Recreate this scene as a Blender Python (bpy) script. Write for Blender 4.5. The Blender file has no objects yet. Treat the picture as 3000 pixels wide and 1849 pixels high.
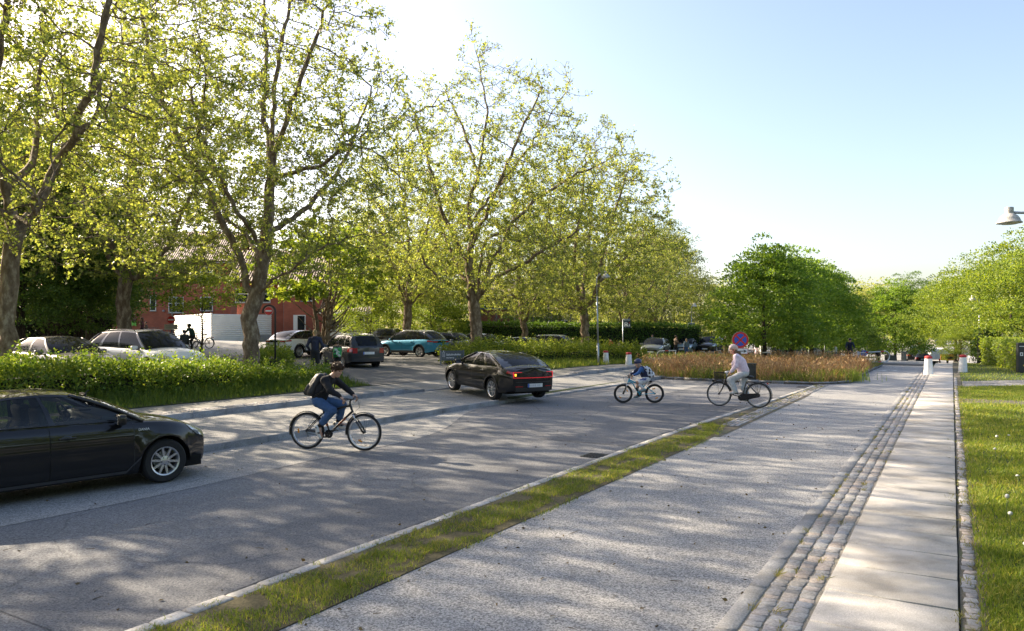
import bpy, bmesh, math, random
import numpy as np
from mathutils import Vector, Matrix, noise as mnoise
from math import sin, cos, pi, radians, sqrt, atan2
random.seed(11)
rng = np.random.default_rng(7)
SC = bpy.context.scene
COL = SC.collection
F = 2170.0            # focal length in photo pixels
CAMH = 2.25
HOR = 965.0
ANG = radians(30.7)   # road direction, clockwise from +Y
UX, UY = sin(ANG), cos(ANG)
def W2(s, t):
 """road coordinates (s along, t to the left) -> world x, y"""
 return (UX * s - UY * t, UY * s + UX * t)
def ST(x, y):
 return (UX * x + UY * y, -UY * x + UX * y)
def PX(px, d):
 return (px - 1500.0) / F * d
def PZ(py, d):
 return CAMH - (py - HOR) / F * d
def sm(a, b, x):
 u = min(1.0, max(0.0, (x - a) / (b - a)))
 return u * u * (3 - 2 * u)
def lerp_tab(tab, x):
 if x <= tab[0][0]:
  return tab[0][1]
 for (a, va), (b, vb) in zip(tab, tab[1:]):
  if x <= b:
   return va + (vb - va) * (x - a) / (b - a) if b > a else vb
 return tab[-1][1]
def smooth_tab(tab, x):
 if x <= tab[0][0]:
  return tab[0][1]
 n = len(tab)
 for i in range(n - 1):
  a, va = tab[i]
  b, vb = tab[i + 1]
  if x <= b:
   h = b - a
   u = (x - a) / h
   ma = ((vb - tab[i - 1][1]) / (b - tab[i - 1][0]) if i > 0 else (vb - va) / h) * h
   mb = ((tab[i + 2][1] - va) / (tab[i + 2][0] - a) if i + 2 < n else (vb - va) / h) * h
   return (2*u**3 - 3*u*u + 1) * va + (u**3 - 2*u*u + u) * ma + (-2*u**3 + 3*u*u) * vb + (u**3 - u*u) * mb
 return tab[-1][1]
LIFT = [(11.75, 0), (11.9, .12), (15.65, .15), (16.0, .28), (17, .31), (20.5, .52), (24, .58)]
def gz(s, t):
 z = lerp_tab(LIFT, t)
 z *= 1 - sm(34, 54, s) if t > 11.7 else 1
 z += .85 * sm(31, 50, t) * (1 - sm(46, 66, s))
 z += -2.0 * sm(52, 100, s) * (1 - sm(12, 26, t)) + 1.3 * sm(115, 190, s) * (1 - sm(12, 26, t))
 return z
def gxy(x, y):
 return gz(*ST(x, y))
# ------------------------------------------------------------------ meshes
class MB:
 def __init__(self):
  self.v = []; self.f = []; self.m = []
 def add(self, vs, fs, mi=0):
  o = len(self.v)
  self.v += [tuple(p) for p in vs]
  self.f += [tuple(i + o for i in f) for f in fs]
  self.m += [mi] * len(fs)
 def box(self, c, size, rz=0, mi=0, taper=1.0, rot=None):
  hx, hy, hz = size[0] / 2, size[1] / 2, size[2] / 2
  vs = []
  for z, k in ((-hz, 1.0), (hz, taper)):
   for x, y in ((-hx, -hy), (hx, -hy), (hx, hy), (-hx, hy)):
    vs.append(Vector((x * k, y * k, z)))
  if rot is not None:
   vs = [rot @ p for p in vs]
  elif rz:
   c0, s0 = cos(rz), sin(rz)
   vs = [Vector((p.x * c0 - p.y * s0, p.x * s0 + p.y * c0, p.z)) for p in vs]
  self.add([(p.x + c[0], p.y + c[1], p.z + c[2]) for p in vs],
    [(0, 3, 2, 1), (4, 5, 6, 7), (0, 1, 5, 4), (1, 2, 6, 5), (2, 3, 7, 6), (3, 0, 4, 7)], mi)
 def rbox(self, c, size, r=.02, rz=0, mi=0, rot=None):
  """box with bevelled edges (chamfer r)"""
  hx, hy, hz = [a / 2 for a in size]
  r = min(r, hx * .9, hy * .9, hz * .9)
  bm = bmesh.new()
  bmesh.ops.create_cube(bm, size=1)
  for v in bm.verts:
   v.co = Vector((v.co.x * size[0], v.co.y * size[1], v.co.z * size[2]))
  bmesh.ops.bevel(bm, geom=bm.edges[:], offset=r, segments=2, affect='EDGES', profile=.6)
  M = rot if rot is not None else Matrix.Rotation(rz, 3, 'Z')
  bm.verts.index_update()
  self.add([tuple((M @ v.co) + Vector(c)) for v in bm.verts], [tuple(v.index for v in f.verts) for f in bm.faces], mi)
  bm.free()
 def tube(self, pts, rad, n=6, mi=0, cap=True, closed=False):
  P = [Vector(p) for p in pts]
  R = rad if hasattr(rad, '__len__') else [rad] * len(P)
  N = len(P); vs = []; fs = []
  ref = None
  for i in range(N):
   if closed:
    d = P[(i + 1) % N] - P[i - 1]
   else:
    d = P[min(i + 1, N - 1)] - P[max(i - 1, 0)]
   if d.length < 1e-9:
    d = Vector((0, 0, 1))
   d.normalize()
   if ref is None:
    ref = Vector((0, 0, 1)) if abs(d.z) < .9 else Vector((1, 0, 0))
   a = (ref - d * ref.dot(d))
   if a.length < 1e-6:
    a = d.orthogonal()
   a.normalize(); ref = a
   b = d.cross(a)
   for k in range(n):
    an = 2 * pi * k / n
    vs.append(P[i] + (a * cos(an) + b * sin(an)) * R[i])
  for i in range(N if closed else N - 1):
   j = (i + 1) % N
   for k in range(n):
    k2 = (k + 1) % n
    fs.append((i * n + k, i * n + k2, j * n + k2, j * n + k))
  if cap and not closed:
   fs.append(tuple(range(n - 1, -1, -1)))
   fs.append(tuple((N - 1) * n + k for k in range(n)))
  self.add(vs, fs, mi)
 def lathe(self, prof, n=24, c=(0, 0, 0), axis='Z', mi=0, a0=0, a1=2 * pi):
  full = abs(a1 - a0 - 2 * pi) < 1e-6
  vs = []; fs = []
  steps = n if full else n + 1
  for i in range(steps):
   an = a0 + (a1 - a0) * i / n
   for r, h in prof:
    x, y, z = r * cos(an), r * sin(an), h
    if axis == 'Y':
     x, y, z = x, h, y
    elif axis == 'X':
     x, y, z = h, x, y
    vs.append((x + c[0], y + c[1], z + c[2]))
  m = len(prof)
  for i in range(n):
   j = (i + 1) % steps
   for k in range(m - 1):
    fs.append((i * m + k, j * m + k, j * m + k + 1, i * m + k + 1))
  self.add(vs, fs, mi)
 def torus(self, c, R, r, n=40, k=8, axis='Y', mi=0, sq=1.0, a0=0, a1=2 * pi):
  self.lathe([(R + r * cos(2 * pi * i / k), r * sq * sin(2 * pi * i / k)) for i in range(k + 1)], n, c, axis, mi, a0, a1)
 def prism(self, poly, depth, origin=(0, 0, 0), ux=(1, 0, 0), uy=(0, 0, 1), mi=0):
  """extrude a 2D polygon (in ux, uy) along ux x uy by depth, centred"""
  X, Y, O = Vector(ux), Vector(uy), Vector(origin)
  Nn = X.cross(Y).normalized()
  n = len(poly)
  vs = [O + X * p[0] + Y * p[1] + Nn * (depth / 2) for p in poly] + [O + X * p[0] + Y * p[1] - Nn * (depth / 2) for p in poly]
  fs = [tuple(range(n)), tuple(range(2 * n - 1, n - 1, -1))]
  for i in range(n):
   j = (i + 1) % n
   fs.append((i, i + n, j + n, j))
  self.add(vs, fs, mi)
 def ellipsoid(self, c, r, n=12, m=8, mi=0, rot=None, z0=-1.0):
  vs = []; fs = []
  a0 = math.asin(z0)
  for i in range(m + 1):
   la = a0 + (pi / 2 - a0) * i / m
   for k in range(n):
    lo = 2 * pi * k / n
    p = Vector((r[0] * cos(la) * cos(lo), r[1] * cos(la) * sin(lo), r[2] * sin(la)))
    if rot is not None:
     p = rot @ p
    vs.append(p + Vector(c))
  for i in range(m):
   for k in range(n):
    k2 = (k + 1) % n
    fs.append((i * n + k, i * n + k2, (i + 1) * n + k2, (i + 1) * n + k))
  self.add(vs, fs, mi)
 def build(self, name, mats, parent=None, smooth=False, loc=None, rz=0, auto=None):
  me = bpy.data.meshes.new(name)
  me.from_pydata(self.v, [], self.f)
  if not isinstance(mats, (list, tuple)):
   mats = [mats]
  for mt in mats:
   me.materials.append(mt)
  if len(mats) > 1:
   me.polygons.foreach_set('material_index', self.m)
  if smooth:
   me.polygons.foreach_set('use_smooth', [True] * len(self.f))
  me.update()
  if auto is not None:
   sharp(me, auto)
  o = bpy.data.objects.new(name, me)
  COL.objects.link(o)
  if parent is not None:
   o.parent = parent
  if loc is not None:
   o.location = loc
  o.rotation_euler = (0, 0, rz)
  return o
def sharp(me, deg):
 """smooth shading with edges sharper than deg kept hard"""
 bm = bmesh.new(); bm.from_mesh(me)
 bmesh.ops.remove_doubles(bm, verts=bm.verts, dist=1e-5)
 lim = radians(deg)
 for e in bm.edges:
  e.smooth = not (len(e.link_faces) == 2 and e.calc_face_angle(0) > lim)
 for f in bm.faces:
  f.smooth = True
 bm.to_mesh(me); bm.free(); me.update()
def npmesh(name, verts, faces, mats, mi=None, smooth=False):
 """faces: (M,k) int array, one polygon size"""
 me = bpy.data.meshes.new(name)
 V = np.asarray(verts, dtype=np.float32); Fc = np.asarray(faces, dtype=np.int32)
 k = Fc.shape[1]
 me.vertices.add(len(V)); me.vertices.foreach_set('co', V.ravel())
 me.loops.add(Fc.size); me.loops.foreach_set('vertex_index', Fc.ravel())
 me.polygons.add(len(Fc))
 me.polygons.foreach_set('loop_start', np.arange(0, Fc.size, k, dtype=np.int32))
 me.polygons.foreach_set('loop_total', np.full(len(Fc), k, dtype=np.int32))
 for m in (mats if isinstance(mats, (list, tuple)) else [mats]):
  me.materials.append(m)
 if mi is not None:
  me.polygons.foreach_set('material_index', np.asarray(mi, dtype=np.int32))
 if smooth:
  me.polygons.foreach_set('use_smooth', np.ones(len(Fc), dtype=bool))
 me.update(calc_edges=True)
 return me
def link(name, me, parent=None, loc=None, rz=0):
 o = bpy.data.objects.new(name, me)
 COL.objects.link(o)
 if parent is not None:
  o.parent = parent
 if loc is not None:
  o.location = loc
 o.rotation_euler = (0, 0, rz)
 return o
def tag(o, label=None, cat=None, group=None, kind=None):
 if label: o['label'] = label
 if cat: o['category'] = cat
 if group: o['group'] = group
 if kind: o['kind'] = kind
 return o
def empty(name, loc, rz=0, label=None, cat=None, group=None):
 o = bpy.data.objects.new(name, None)
 COL.objects.link(o)
 o.location = loc; o.rotation_euler = (0, 0, rz)
 o.empty_display_size = .2
 return tag(o, label, cat, group)
def copy_tree(o, parent=None):
 c = o.copy(); COL.objects.link(c)
 if parent is not None:
  c.parent = parent
 for ch in list(o.children):
  copy_tree(ch, c)
 return c
# ------------------------------------------------------------------ materials
_mats = {}
def nodes_of(name):
 m = bpy.data.materials.new(name); m.use_nodes = True
 nt = m.node_tree; nt.nodes.clear()
 out = nt.nodes.new('ShaderNodeOutputMaterial')
 return m, nt, out
def N(nt, typ, **kw):
 n = nt.nodes.new(typ)
 for k, v in kw.items():
  if k.startswith('i_'):
   key = k[2:]
   n.inputs[int(key) if key.isdigit() else key.replace('_', ' ')].default_value = v
  else:
   setattr(n, k, v)
 return n
def C4(c):
 return (c[0], c[1], c[2], 1.0)
def mat(name, col, rough=.6, metal=0.0, coat=0.0, var=.12, scale=6.0, bump=0.0, bscale=40.0, spec=.5, emit=None, estr=0):
 """principled with a mottled colour and optional bump"""
 if name in _mats:
  return _mats[name]
 m, nt, out = nodes_of(name)
 b = N(nt, 'ShaderNodeBsdfPrincipled')
 b.inputs['Roughness'].default_value = rough
 b.inputs['Metallic'].default_value = metal
 b.inputs['Coat Weight'].default_value = coat
 b.inputs['Coat Roughness'].default_value = .03
 b.inputs['Specular IOR Level'].default_value = spec
 tc = N(nt, 'ShaderNodeTexCoord')
 if var > 0:
  nz = N(nt, 'ShaderNodeTexNoise', i_Scale=scale, i_Detail=5.0, i_Roughness=.6)
  nt.links.new(tc.outputs['Object'], nz.inputs['Vector'])
  r = N(nt, 'ShaderNodeValToRGB')
  lo = [max(0, x * (1 - var)) for x in col]; hi = [min(1, x * (1 + var)) for x in col]
  r.color_ramp.elements[0].color = C4(lo); r.color_ramp.elements[0].position = .3
  r.color_ramp.elements[1].color = C4(hi); r.color_ramp.elements[1].position = .7
  nt.links.new(nz.outputs['Fac'], r.inputs['Fac'])
  nt.links.new(r.outputs['Color'], b.inputs['Base Color'])
 else:
  b.inputs['Base Color'].default_value = C4(col)
 if bump > 0:
  bz = N(nt, 'ShaderNodeTexNoise', i_Scale=bscale, i_Detail=4.0)
  nt.links.new(tc.outputs['Object'], bz.inputs['Vector'])
  bp = N(nt, 'ShaderNodeBump', i_Strength=bump, i_Distance=.02)
  nt.links.new(bz.outputs['Fac'], bp.inputs['Height'])
  nt.links.new(bp.outputs['Normal'], b.inputs['Normal'])
 if emit:
  b.inputs['Emission Color'].default_value = C4(emit)
  b.inputs['Emission Strength'].default_value = estr
 nt.links.new(b.outputs[0], out.inputs[0])
 _mats[name] = m
 return m
def leaf_mat(name, cols, trans=.45, rough=.5, tcol=None, patch=.6, g=1.5):
 """leaves: colour per leaf and per clump, light shining through"""
 if name in _mats:
  return _mats[name]
 m, nt, out = nodes_of(name)
 geo = N(nt, 'ShaderNodeNewGeometry')
 tc = N(nt, 'ShaderNodeTexCoord')
 nz = N(nt, 'ShaderNodeTexNoise', i_Scale=patch, i_Detail=3.0)
 nt.links.new(tc.outputs['Object'], nz.inputs['Vector'])
 mx = N(nt, 'ShaderNodeMath', operation='ADD')
 ml = N(nt, 'ShaderNodeMath', operation='MULTIPLY', i_1=.62)
 ml2 = N(nt, 'ShaderNodeMath', operation='MULTIPLY', i_1=.5)
 nt.links.new(geo.outputs['Random Per Island'], ml.inputs[0])
 nt.links.new(nz.outputs['Fac'], ml2.inputs[0])
 nt.links.new(ml.outputs[0], mx.inputs[0]); nt.links.new(ml2.outputs[0], mx.inputs[1])
 r = N(nt, 'ShaderNodeValToRGB')
 el = r.color_ramp.elements
 while len(el) < len(cols):
  el.new(.5)
 for i, c in enumerate(cols):
  el[i].position = .12 + .8 * i / max(1, len(cols) - 1)
  el[i].color = C4([x * g for x in c])
 nt.links.new(mx.outputs[0], r.inputs['Fac'])
 d = N(nt, 'ShaderNodeBsdfPrincipled', i_Roughness=rough)
 d.inputs['Specular IOR Level'].default_value = .3
 t = N(nt, 'ShaderNodeBsdfTranslucent')
 nt.links.new(r.outputs[0], d.inputs['Base Color'])
 tm = N(nt, 'ShaderNodeMixRGB', blend_type='MULTIPLY', i_0=1.0)
 tm.inputs[2].default_value = C4(tcol or (1.5, 1.45, .6))
 nt.links.new(r.outputs[0], tm.inputs[1]); nt.links.new(tm.outputs[0], t.inputs['Color'])
 mix = N(nt, 'ShaderNodeMixShader', i_0=trans)
 nt.links.new(d.outputs[0], mix.inputs[1]); nt.links.new(t.outputs[0], mix.inputs[2])
 nt.links.new(mix.outputs[0], out.inputs[0])
 _mats[name] = m
 return m
def ground_mat(name, c_lo, c_hi, fine=90.0, rough=.9, spots=None, patch=.35, pvar=.18, bump=.25, sp_amt=.5, cracks=0.0):
 """asphalt / gravel / concrete: fine aggregate speckle + large patches + bump"""
 if name in _mats:
  return _mats[name]
 m, nt, out = nodes_of(name)
 b = N(nt, 'ShaderNodeBsdfPrincipled', i_Roughness=rough)
 b.inputs['Specular IOR Level'].default_value = .3
 tc = N(nt, 'ShaderNodeTexCoord')
 v = N(nt, 'ShaderNodeTexVoronoi', i_Scale=fine, i_Randomness=1.0)
 n2 = N(nt, 'ShaderNodeTexNoise', i_Scale=patch, i_Detail=6.0, i_Roughness=.6)
 n3 = N(nt, 'ShaderNodeTexNoise', i_Scale=fine * .55, i_Detail=2.0)
 for x in (v, n2, n3):
  nt.links.new(tc.outputs['Object'], x.inputs['Vector'])
 sep = N(nt, 'ShaderNodeSeparateColor')
 nt.links.new(v.outputs['Color'], sep.inputs[0])
 add = N(nt, 'ShaderNodeMath', operation='MULTIPLY_ADD', i_1=.6)
 nt.links.new(sep.outputs[0], add.inputs[0])
 mul = N(nt, 'ShaderNodeMath', operation='MULTIPLY', i_1=.4)
 nt.links.new(n3.outputs['Fac'], mul.inputs[0]); nt.links.new(mul.outputs[0], add.inputs[2])
 r = N(nt, 'ShaderNodeValToRGB')
 r.color_ramp.elements[0].color = C4(c_lo); r.color_ramp.elements[0].position = .18
 r.color_ramp.elements[1].color = C4(c_hi); r.color_ramp.elements[1].position = .85
 nt.links.new(add.outputs[0], r.inputs['Fac'])
 pr = N(nt, 'ShaderNodeValToRGB')
 pr.color_ramp.elements[0].color = (1 - pvar,) * 3 + (1,); pr.color_ramp.elements[0].position = .35
 pr.color_ramp.elements[1].color = (1 + pvar * .6,) * 3 + (1,); pr.color_ramp.elements[1].position = .65
 nt.links.new(n2.outputs['Fac'], pr.inputs['Fac'])
 mm = N(nt, 'ShaderNodeMixRGB', blend_type='MULTIPLY', i_0=1.0)
 nt.links.new(r.outputs[0], mm.inputs[1]); nt.links.new(pr.outputs[0], mm.inputs[2])
 last = mm.outputs[0]
 if spots:
  n4 = N(nt, 'ShaderNodeTexNoise', i_Scale=1.7, i_Detail=8.0, i_Roughness=.7)
  nt.links.new(tc.outputs['Object'], n4.inputs['Vector'])
  r4 = N(nt, 'ShaderNodeValToRGB')
  r4.color_ramp.elements[0].position = .52; r4.color_ramp.elements[0].color = (0, 0, 0, 1)
  r4.color_ramp.elements[1].position = .75; r4.color_ramp.elements[1].color = (sp_amt,) * 3 + (1,)
  nt.links.new(n4.outputs['Fac'], r4.inputs['Fac'])
  m4 = N(nt, 'ShaderNodeMixRGB', blend_type='MIX'); m4.inputs[2].default_value = C4(spots)
  nt.links.new(r4.outputs[0], m4.inputs[0]); nt.links.new(last, m4.inputs[1])
  last = m4.outputs[0]
 if cracks:
  dn = N(nt, 'ShaderNodeTexNoise', i_Scale=.9, i_Detail=5.0)
  nt.links.new(tc.outputs['Object'], dn.inputs['Vector'])
  mixv = N(nt, 'ShaderNodeMixRGB', blend_type='ADD', i_0=.55)
  nt.links.new(tc.outputs['Object'], mixv.inputs[1]); nt.links.new(dn.outputs['Color'], mixv.inputs[2])
  cv = N(nt, 'ShaderNodeTexVoronoi', feature='DISTANCE_TO_EDGE', i_Scale=.33)
  nt.links.new(mixv.outputs[0], cv.inputs['Vector'])
  cr = N(nt, 'ShaderNodeValToRGB')
  cr.color_ramp.elements[0].position = 0.0; cr.color_ramp.elements[0].color = (1 - cracks,) * 3 + (1,)
  cr.color_ramp.elements[1].position = .006; cr.color_ramp.elements[1].color = (1, 1, 1, 1)
  nt.links.new(cv.outputs['Distance'], cr.inputs['Fac'])
  m5 = N(nt, 'ShaderNodeMixRGB', blend_type='MULTIPLY', i_0=1.0)
  nt.links.new(last, m5.inputs[1]); nt.links.new(cr.outputs[0], m5.inputs[2])
  last = m5.outputs[0]
 nt.links.new(last, b.inputs['Base Color'])
 if bump:
  bp = N(nt, 'ShaderNodeBump', i_Strength=bump, i_Distance=.012)
  nt.links.new(add.outputs[0], bp.inputs['Height'])
  nt.links.new(bp.outputs['Normal'], b.inputs['Normal'])
 nt.links.new(b.outputs[0], out.inputs[0])
 _mats[name] = m
 return m
def island_mat(name, cols, rough=.85, fine=60.0, bump=.3):
 """stones: one tint per stone with grain"""
 if name in _mats:
  return _mats[name]
 m, nt, out = nodes_of(name)
 b = N(nt, 'ShaderNodeBsdfPrincipled', i_Roughness=rough)
 geo = N(nt, 'ShaderNodeNewGeometry'); tc = N(nt, 'ShaderNodeTexCoord')
 r = N(nt, 'ShaderNodeValToRGB')
 el = r.color_ramp.elements
 while len(el) < len(cols):
  el.new(.5)
 for i, c in enumerate(cols):
  el[i].position = i / max(1, len(cols) - 1); el[i].color = C4(c)
 nt.links.new(geo.outputs['Random Per Island'], r.inputs['Fac'])
 nz = N(nt, 'ShaderNodeTexNoise', i_Scale=fine, i_Detail=4.0, i_Roughness=.7)
 nt.links.new(tc.outputs['Object'], nz.inputs['Vector'])
 pr = N(nt, 'ShaderNodeValToRGB')
 pr.color_ramp.elements[0].color = (.6, .6, .6, 1); pr.color_ramp.elements[0].position = .3
 pr.color_ramp.elements[1].color = (1.25, 1.25, 1.25, 1); pr.color_ramp.elements[1].position = .7
 nt.links.new(nz.outputs['Fac'], pr.inputs['Fac'])
 mm = N(nt, 'ShaderNodeMixRGB', blend_type='MULTIPLY', i_0=1.0)
 nt.links.new(r.outputs[0], mm.inputs[1]); nt.links.new(pr.outputs[0], mm.inputs[2])
 nw = N(nt, 'ShaderNodeTexNoise', i_Scale=1.3, i_Detail=7.0, i_Roughness=.65)
 nt.links.new(tc.outputs['Object'], nw.inputs['Vector'])
 pw = N(nt, 'ShaderNodeValToRGB')
 pw.color_ramp.elements[0].color = (.68, .66, .62, 1); pw.color_ramp.elements[0].position = .36
 pw.color_ramp.elements[1].color = (1.08, 1.08, 1.08, 1); pw.color_ramp.elements[1].position = .58
 nt.links.new(nw.outputs['Fac'], pw.inputs['Fac'])
 m0 = mm; mm = N(nt, 'ShaderNodeMixRGB', blend_type='MULTIPLY', i_0=1.0)
 nt.links.new(m0.outputs[0], mm.inputs[1]); nt.links.new(pw.outputs[0], mm.inputs[2])
 nt.links.new(mm.outputs[0], b.inputs['Base Color'])
 bp = N(nt, 'ShaderNodeBump', i_Strength=bump, i_Distance=.015)
 nt.links.new(nz.outputs['Fac'], bp.inputs['Height']); nt.links.new(bp.outputs['Normal'], b.inputs['Normal'])
 nt.links.new(b.outputs[0], out.inputs[0])
 _mats[name] = m
 return m
def bark_mat(name, c_dark, c_mid, c_light):
 if name in _mats:
  return _mats[name]
 m, nt, out = nodes_of(name)
 b = N(nt, 'ShaderNodeBsdfPrincipled', i_Roughness=.9)
 b.inputs['Specular IOR Level'].default_value = .2
 tc = N(nt, 'ShaderNodeTexCoord')
 mp = N(nt, 'ShaderNodeMapping'); mp.inputs['Scale'].default_value = (1, 1, .45)
 nt.links.new(tc.outputs['Object'], mp.inputs[0])
 v = N(nt, 'ShaderNodeTexNoise', i_Scale=7.0, i_Detail=6.0, i_Roughness=.65)
 n2 = N(nt, 'ShaderNodeTexNoise', i_Scale=30.0, i_Detail=4.0)
 nt.links.new(mp.outputs[0], v.inputs[0]); nt.links.new(mp.outputs[0], n2.inputs[0])
 r = N(nt, 'ShaderNodeValToRGB')
 e = r.color_ramp.elements
 e[0].position = .33; e[0].color = C4(c_dark)
 e[1].position = .5; e[1].color = C4(c_mid)
 x = e.new(.64); x.color = C4(c_light)
 nt.links.new(v.outputs['Fac'], r.inputs[0])
 nt.links.new(r.outputs[0], b.inputs['Base Color'])
 ad = N(nt, 'ShaderNodeMath', operation='ADD')
 nt.links.new(v.outputs['Fac'], ad.inputs[0]); nt.links.new(n2.outputs['Fac'], ad.inputs[1])
 bp = N(nt, 'ShaderNodeBump', i_Strength=.55, i_Distance=.04)
 nt.links.new(ad.outputs[0], bp.inputs['Height']); nt.links.new(bp.outputs[0], b.inputs['Normal'])
 nt.links.new(b.outputs[0], out.inputs[0])
 _mats[name] = m
 return m
def glass_mat(name, tint, alpha, rough=.02):
 """window glass: tinted, see-through by (1-alpha), glossy"""
 if name in _mats:
  return _mats[name]
 m, nt, out = nodes_of(name)
 g = N(nt, 'ShaderNodeBsdfGlossy', i_Roughness=rough); g.inputs[0].default_value = (.55, .55, .56, 1) if alpha > .5 else (1, 1, 1, 1)
 d = N(nt, 'ShaderNodeBsdfDiffuse'); d.inputs[0].default_value = C4(tint)
 t = N(nt, 'ShaderNodeBsdfTransparent'); t.inputs[0].default_value = (.75, .8, .8, 1)
 m1 = N(nt, 'ShaderNodeMixShader', i_0=1 - alpha)
 nt.links.new(d.outputs[0], m1.inputs[1]); nt.links.new(t.outputs[0], m1.inputs[2])
 fr = N(nt, 'ShaderNodeFresnel', i_IOR=1.42)
 m2 = N(nt, 'ShaderNodeMixShader')
 nt.links.new(fr.outputs[0], m2.inputs[0]); nt.links.new(m1.outputs[0], m2.inputs[1]); nt.links.new(g.outputs[0], m2.inputs[2])
 nt.links.new(m2.outputs[0], out.inputs[0])
 _mats[name] = m
 return m
BLACKP = mat('black_plastic', (.012, .012, .013), .45, var=.1)
BLACKG = mat('black_gloss', (.008, .008, .009), .12, coat=.6, var=0)
RUBBER = mat('rubber', (.014, .014, .015), .75, var=.2, scale=20)
STEEL = mat('galvanised_steel', (.42, .44, .45), .42, metal=.7, var=.12, scale=9)
CHROME = mat('chrome', (.75, .76, .78), .15, metal=1.0, var=.05)
WHITE = mat('white_paint', (.8, .8, .79), .5, var=.05)
RED = mat('red_paint', (.55, .02, .02), .45, var=.08)
def text_mesh(name, body, size, mt, parent, loc, rot=(pi / 2, 0, 0), ext=.002, align='LEFT', shear=0):
 cu = bpy.data.curves.new(name, 'FONT'); cu.body = body; cu.size = size; cu.extrude = ext; cu.align_x = align; cu.align_y = 'CENTER'; cu.shear = shear
 to = bpy.data.objects.new('t', cu); COL.objects.link(to)
 me = bpy.data.meshes.new_from_object(to.evaluated_get(bpy.context.evaluated_depsgraph_get())); bpy.data.objects.remove(to)
 me.materials.clear(); me.materials.append(mt)
 o = link(name, me, parent, loc); o.rotation_euler = rot
 return o
SKY_STR, SUN_STR, EXPOSURE = .125, 5.2, 1.52
# ================================================================== GROUND
M_ASPH = ground_mat('road_asphalt', (.092, .094, .1), (.262, .262, .266), 75, pvar=.16, cracks=.3, spots=(.15, .145, .135), sp_amt=.28)
M_ASPH_L = ground_mat('pale_asphalt', (.15, .148, .145), (.42, .41, .39), 70, pvar=.15, cracks=.25)
M_ASPH_D = ground_mat('dark_asphalt', (.065, .065, .068), (.17, .168, .165), 80, pvar=.14)
M_PATCH = ground_mat('patched_asphalt', (.08, .082, .088), (.225, .225, .23), 85, pvar=.14, cracks=.25)
M_EARTH = ground_mat('verge_earth', (.075, .062, .03), (.17, .145, .075), 60, pvar=.35)
M_GRAVEL = ground_mat('bound_gravel', (.11, .11, .112), (.52, .51, .495), 80, pvar=.13, bump=.4, spots=(.2, .19, .17), sp_amt=.45)
M_SLAB = island_mat('slab_concrete', [(.38, .36, .33), (.55, .52, .48), (.45, .425, .39), (.5, .47, .43)], fine=110, bump=.12)
M_SETT = island_mat('granite_sett', [(.24, .24, .245), (.36, .35, .34), (.43, .37, .33), (.31, .32, .34), (.48, .46, .43)], fine=38, bump=.6)
M_KERB = island_mat('granite_kerb', [(.25, .25, .255), (.34, .34, .34), (.29, .285, .28)], fine=55, bump=.5)
M_KERBW = island_mat('pale_kerb', [(.42, .4, .38), (.52, .5, .47), (.36, .35, .34)], fine=45, bump=.4)
M_SAND = ground_mat('joint_sand', (.07, .06, .042), (.2, .175, .13), 120, pvar=.3, spots=(.09, .13, .03), sp_amt=.8)
M_SOIL = ground_mat('lawn_soil', (.035, .05, .014), (.075, .1, .028), 45, pvar=.35, spots=(.12, .1, .05), sp_amt=.35)
M_DIRT = ground_mat('dry_soil', (.09, .07, .045), (.2, .165, .11), 60, pvar=.3)
def strip(name, sA, sB, tl, tr, mt, zl=None, zr=None, off=0.0, n=None, m=2, structure=True):
 """sheet between t=tl(s) and t=tr(s), z from the ground or given"""
 tl_ = tl if callable(tl) else (lambda s: tl)
 tr_ = tr if callable(tr) else (lambda s: tr)
 n = n or max(2, int(abs(sB - sA) / 2.0))
 mb = MB(); vs = []; fs = []
 for i in range(n + 1):
  s = sA + (sB - sA) * i / n
  a, b = tl_(s), tr_(s)
  for k in range(m + 1):
   t = a + (b - a) * k / m
   if zl is None:
    z = gz(s, t)
   else:
    za = zl(s) if callable(zl) else zl
    zb = (zr(s) if callable(zr) else zr) if zr is not None else za
    z = za + (zb - za) * k / m
   x, y = W2(s, t)
   vs.append((x, y, z + off))
 for i in range(n):
  for k in range(m):
   a = i * (m + 1) + k
   fs.append((a, a + 1, a + m + 2, a + m + 1))
 mb.add(vs, fs)
 o = mb.build(name, mt)
 # make it face up
 me = o.data
 if me.polygons[0].normal.z < 0:
  me.flip_normals()
 if structure:
  tag(o, kind='structure')
 return o
FD = lambda s: (1 - sm(34, 54, s))            # the raised side sinks to the junction
DW0, DW1 = 20.0, 29.6                          # driveway opening along s
def drop(s):
 return sm(DW0 - 1.2, DW0 + .2, s) * (1 - sm(DW1 - .2, DW1 + 1.6, s))
# --- base terrain reaching the horizon
def terrain():
 ss = [-120, -60, -30, -15] + list(np.arange(-8, 60, 4)) + list(np.arange(60, 130, 8)) + [140, 160, 190, 230, 300, 420, 650, 900]
 tt = [-500, -250, -120, -70, -45, -30, -20, -12, -8, -4, -2, 0, 2, 4, 6, 9, 11.7, 12, 15, 15.5, 17, 19, 21, 24, 28, 32, 36, 40, 45, 50, 56, 64, 80, 110, 160, 260, 500]
 vs = []; fs = []
 for s in ss:
  for t in tt:
   x, y = W2(s, t)
   vs.append((x, y, gz(s, t) - .07))
 m = len(tt)
 for i in range(len(ss) - 1):
  for k in range(m - 1):
   a = i * m + k
   fs.append((a, a + m, a + m + 1, a + 1))
 mb = MB(); mb.add(vs, fs)
 o = mb.build('ground', M_SOIL)
 if o.data.polygons[0].normal.z < 0:
  o.data.flip_normals()
 tag(o, kind='structure')
terrain()
GR = lambda s: 4.32 - .06 * sm(5, 18, s)
TK = lambda s: 5.2 - .5 * sm(14, 32, s)       # pale kerb line of the main road
KA = lambda s: 11.9 - .45 * sm(14, 40, s)     # kerb of the cycle track
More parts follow.
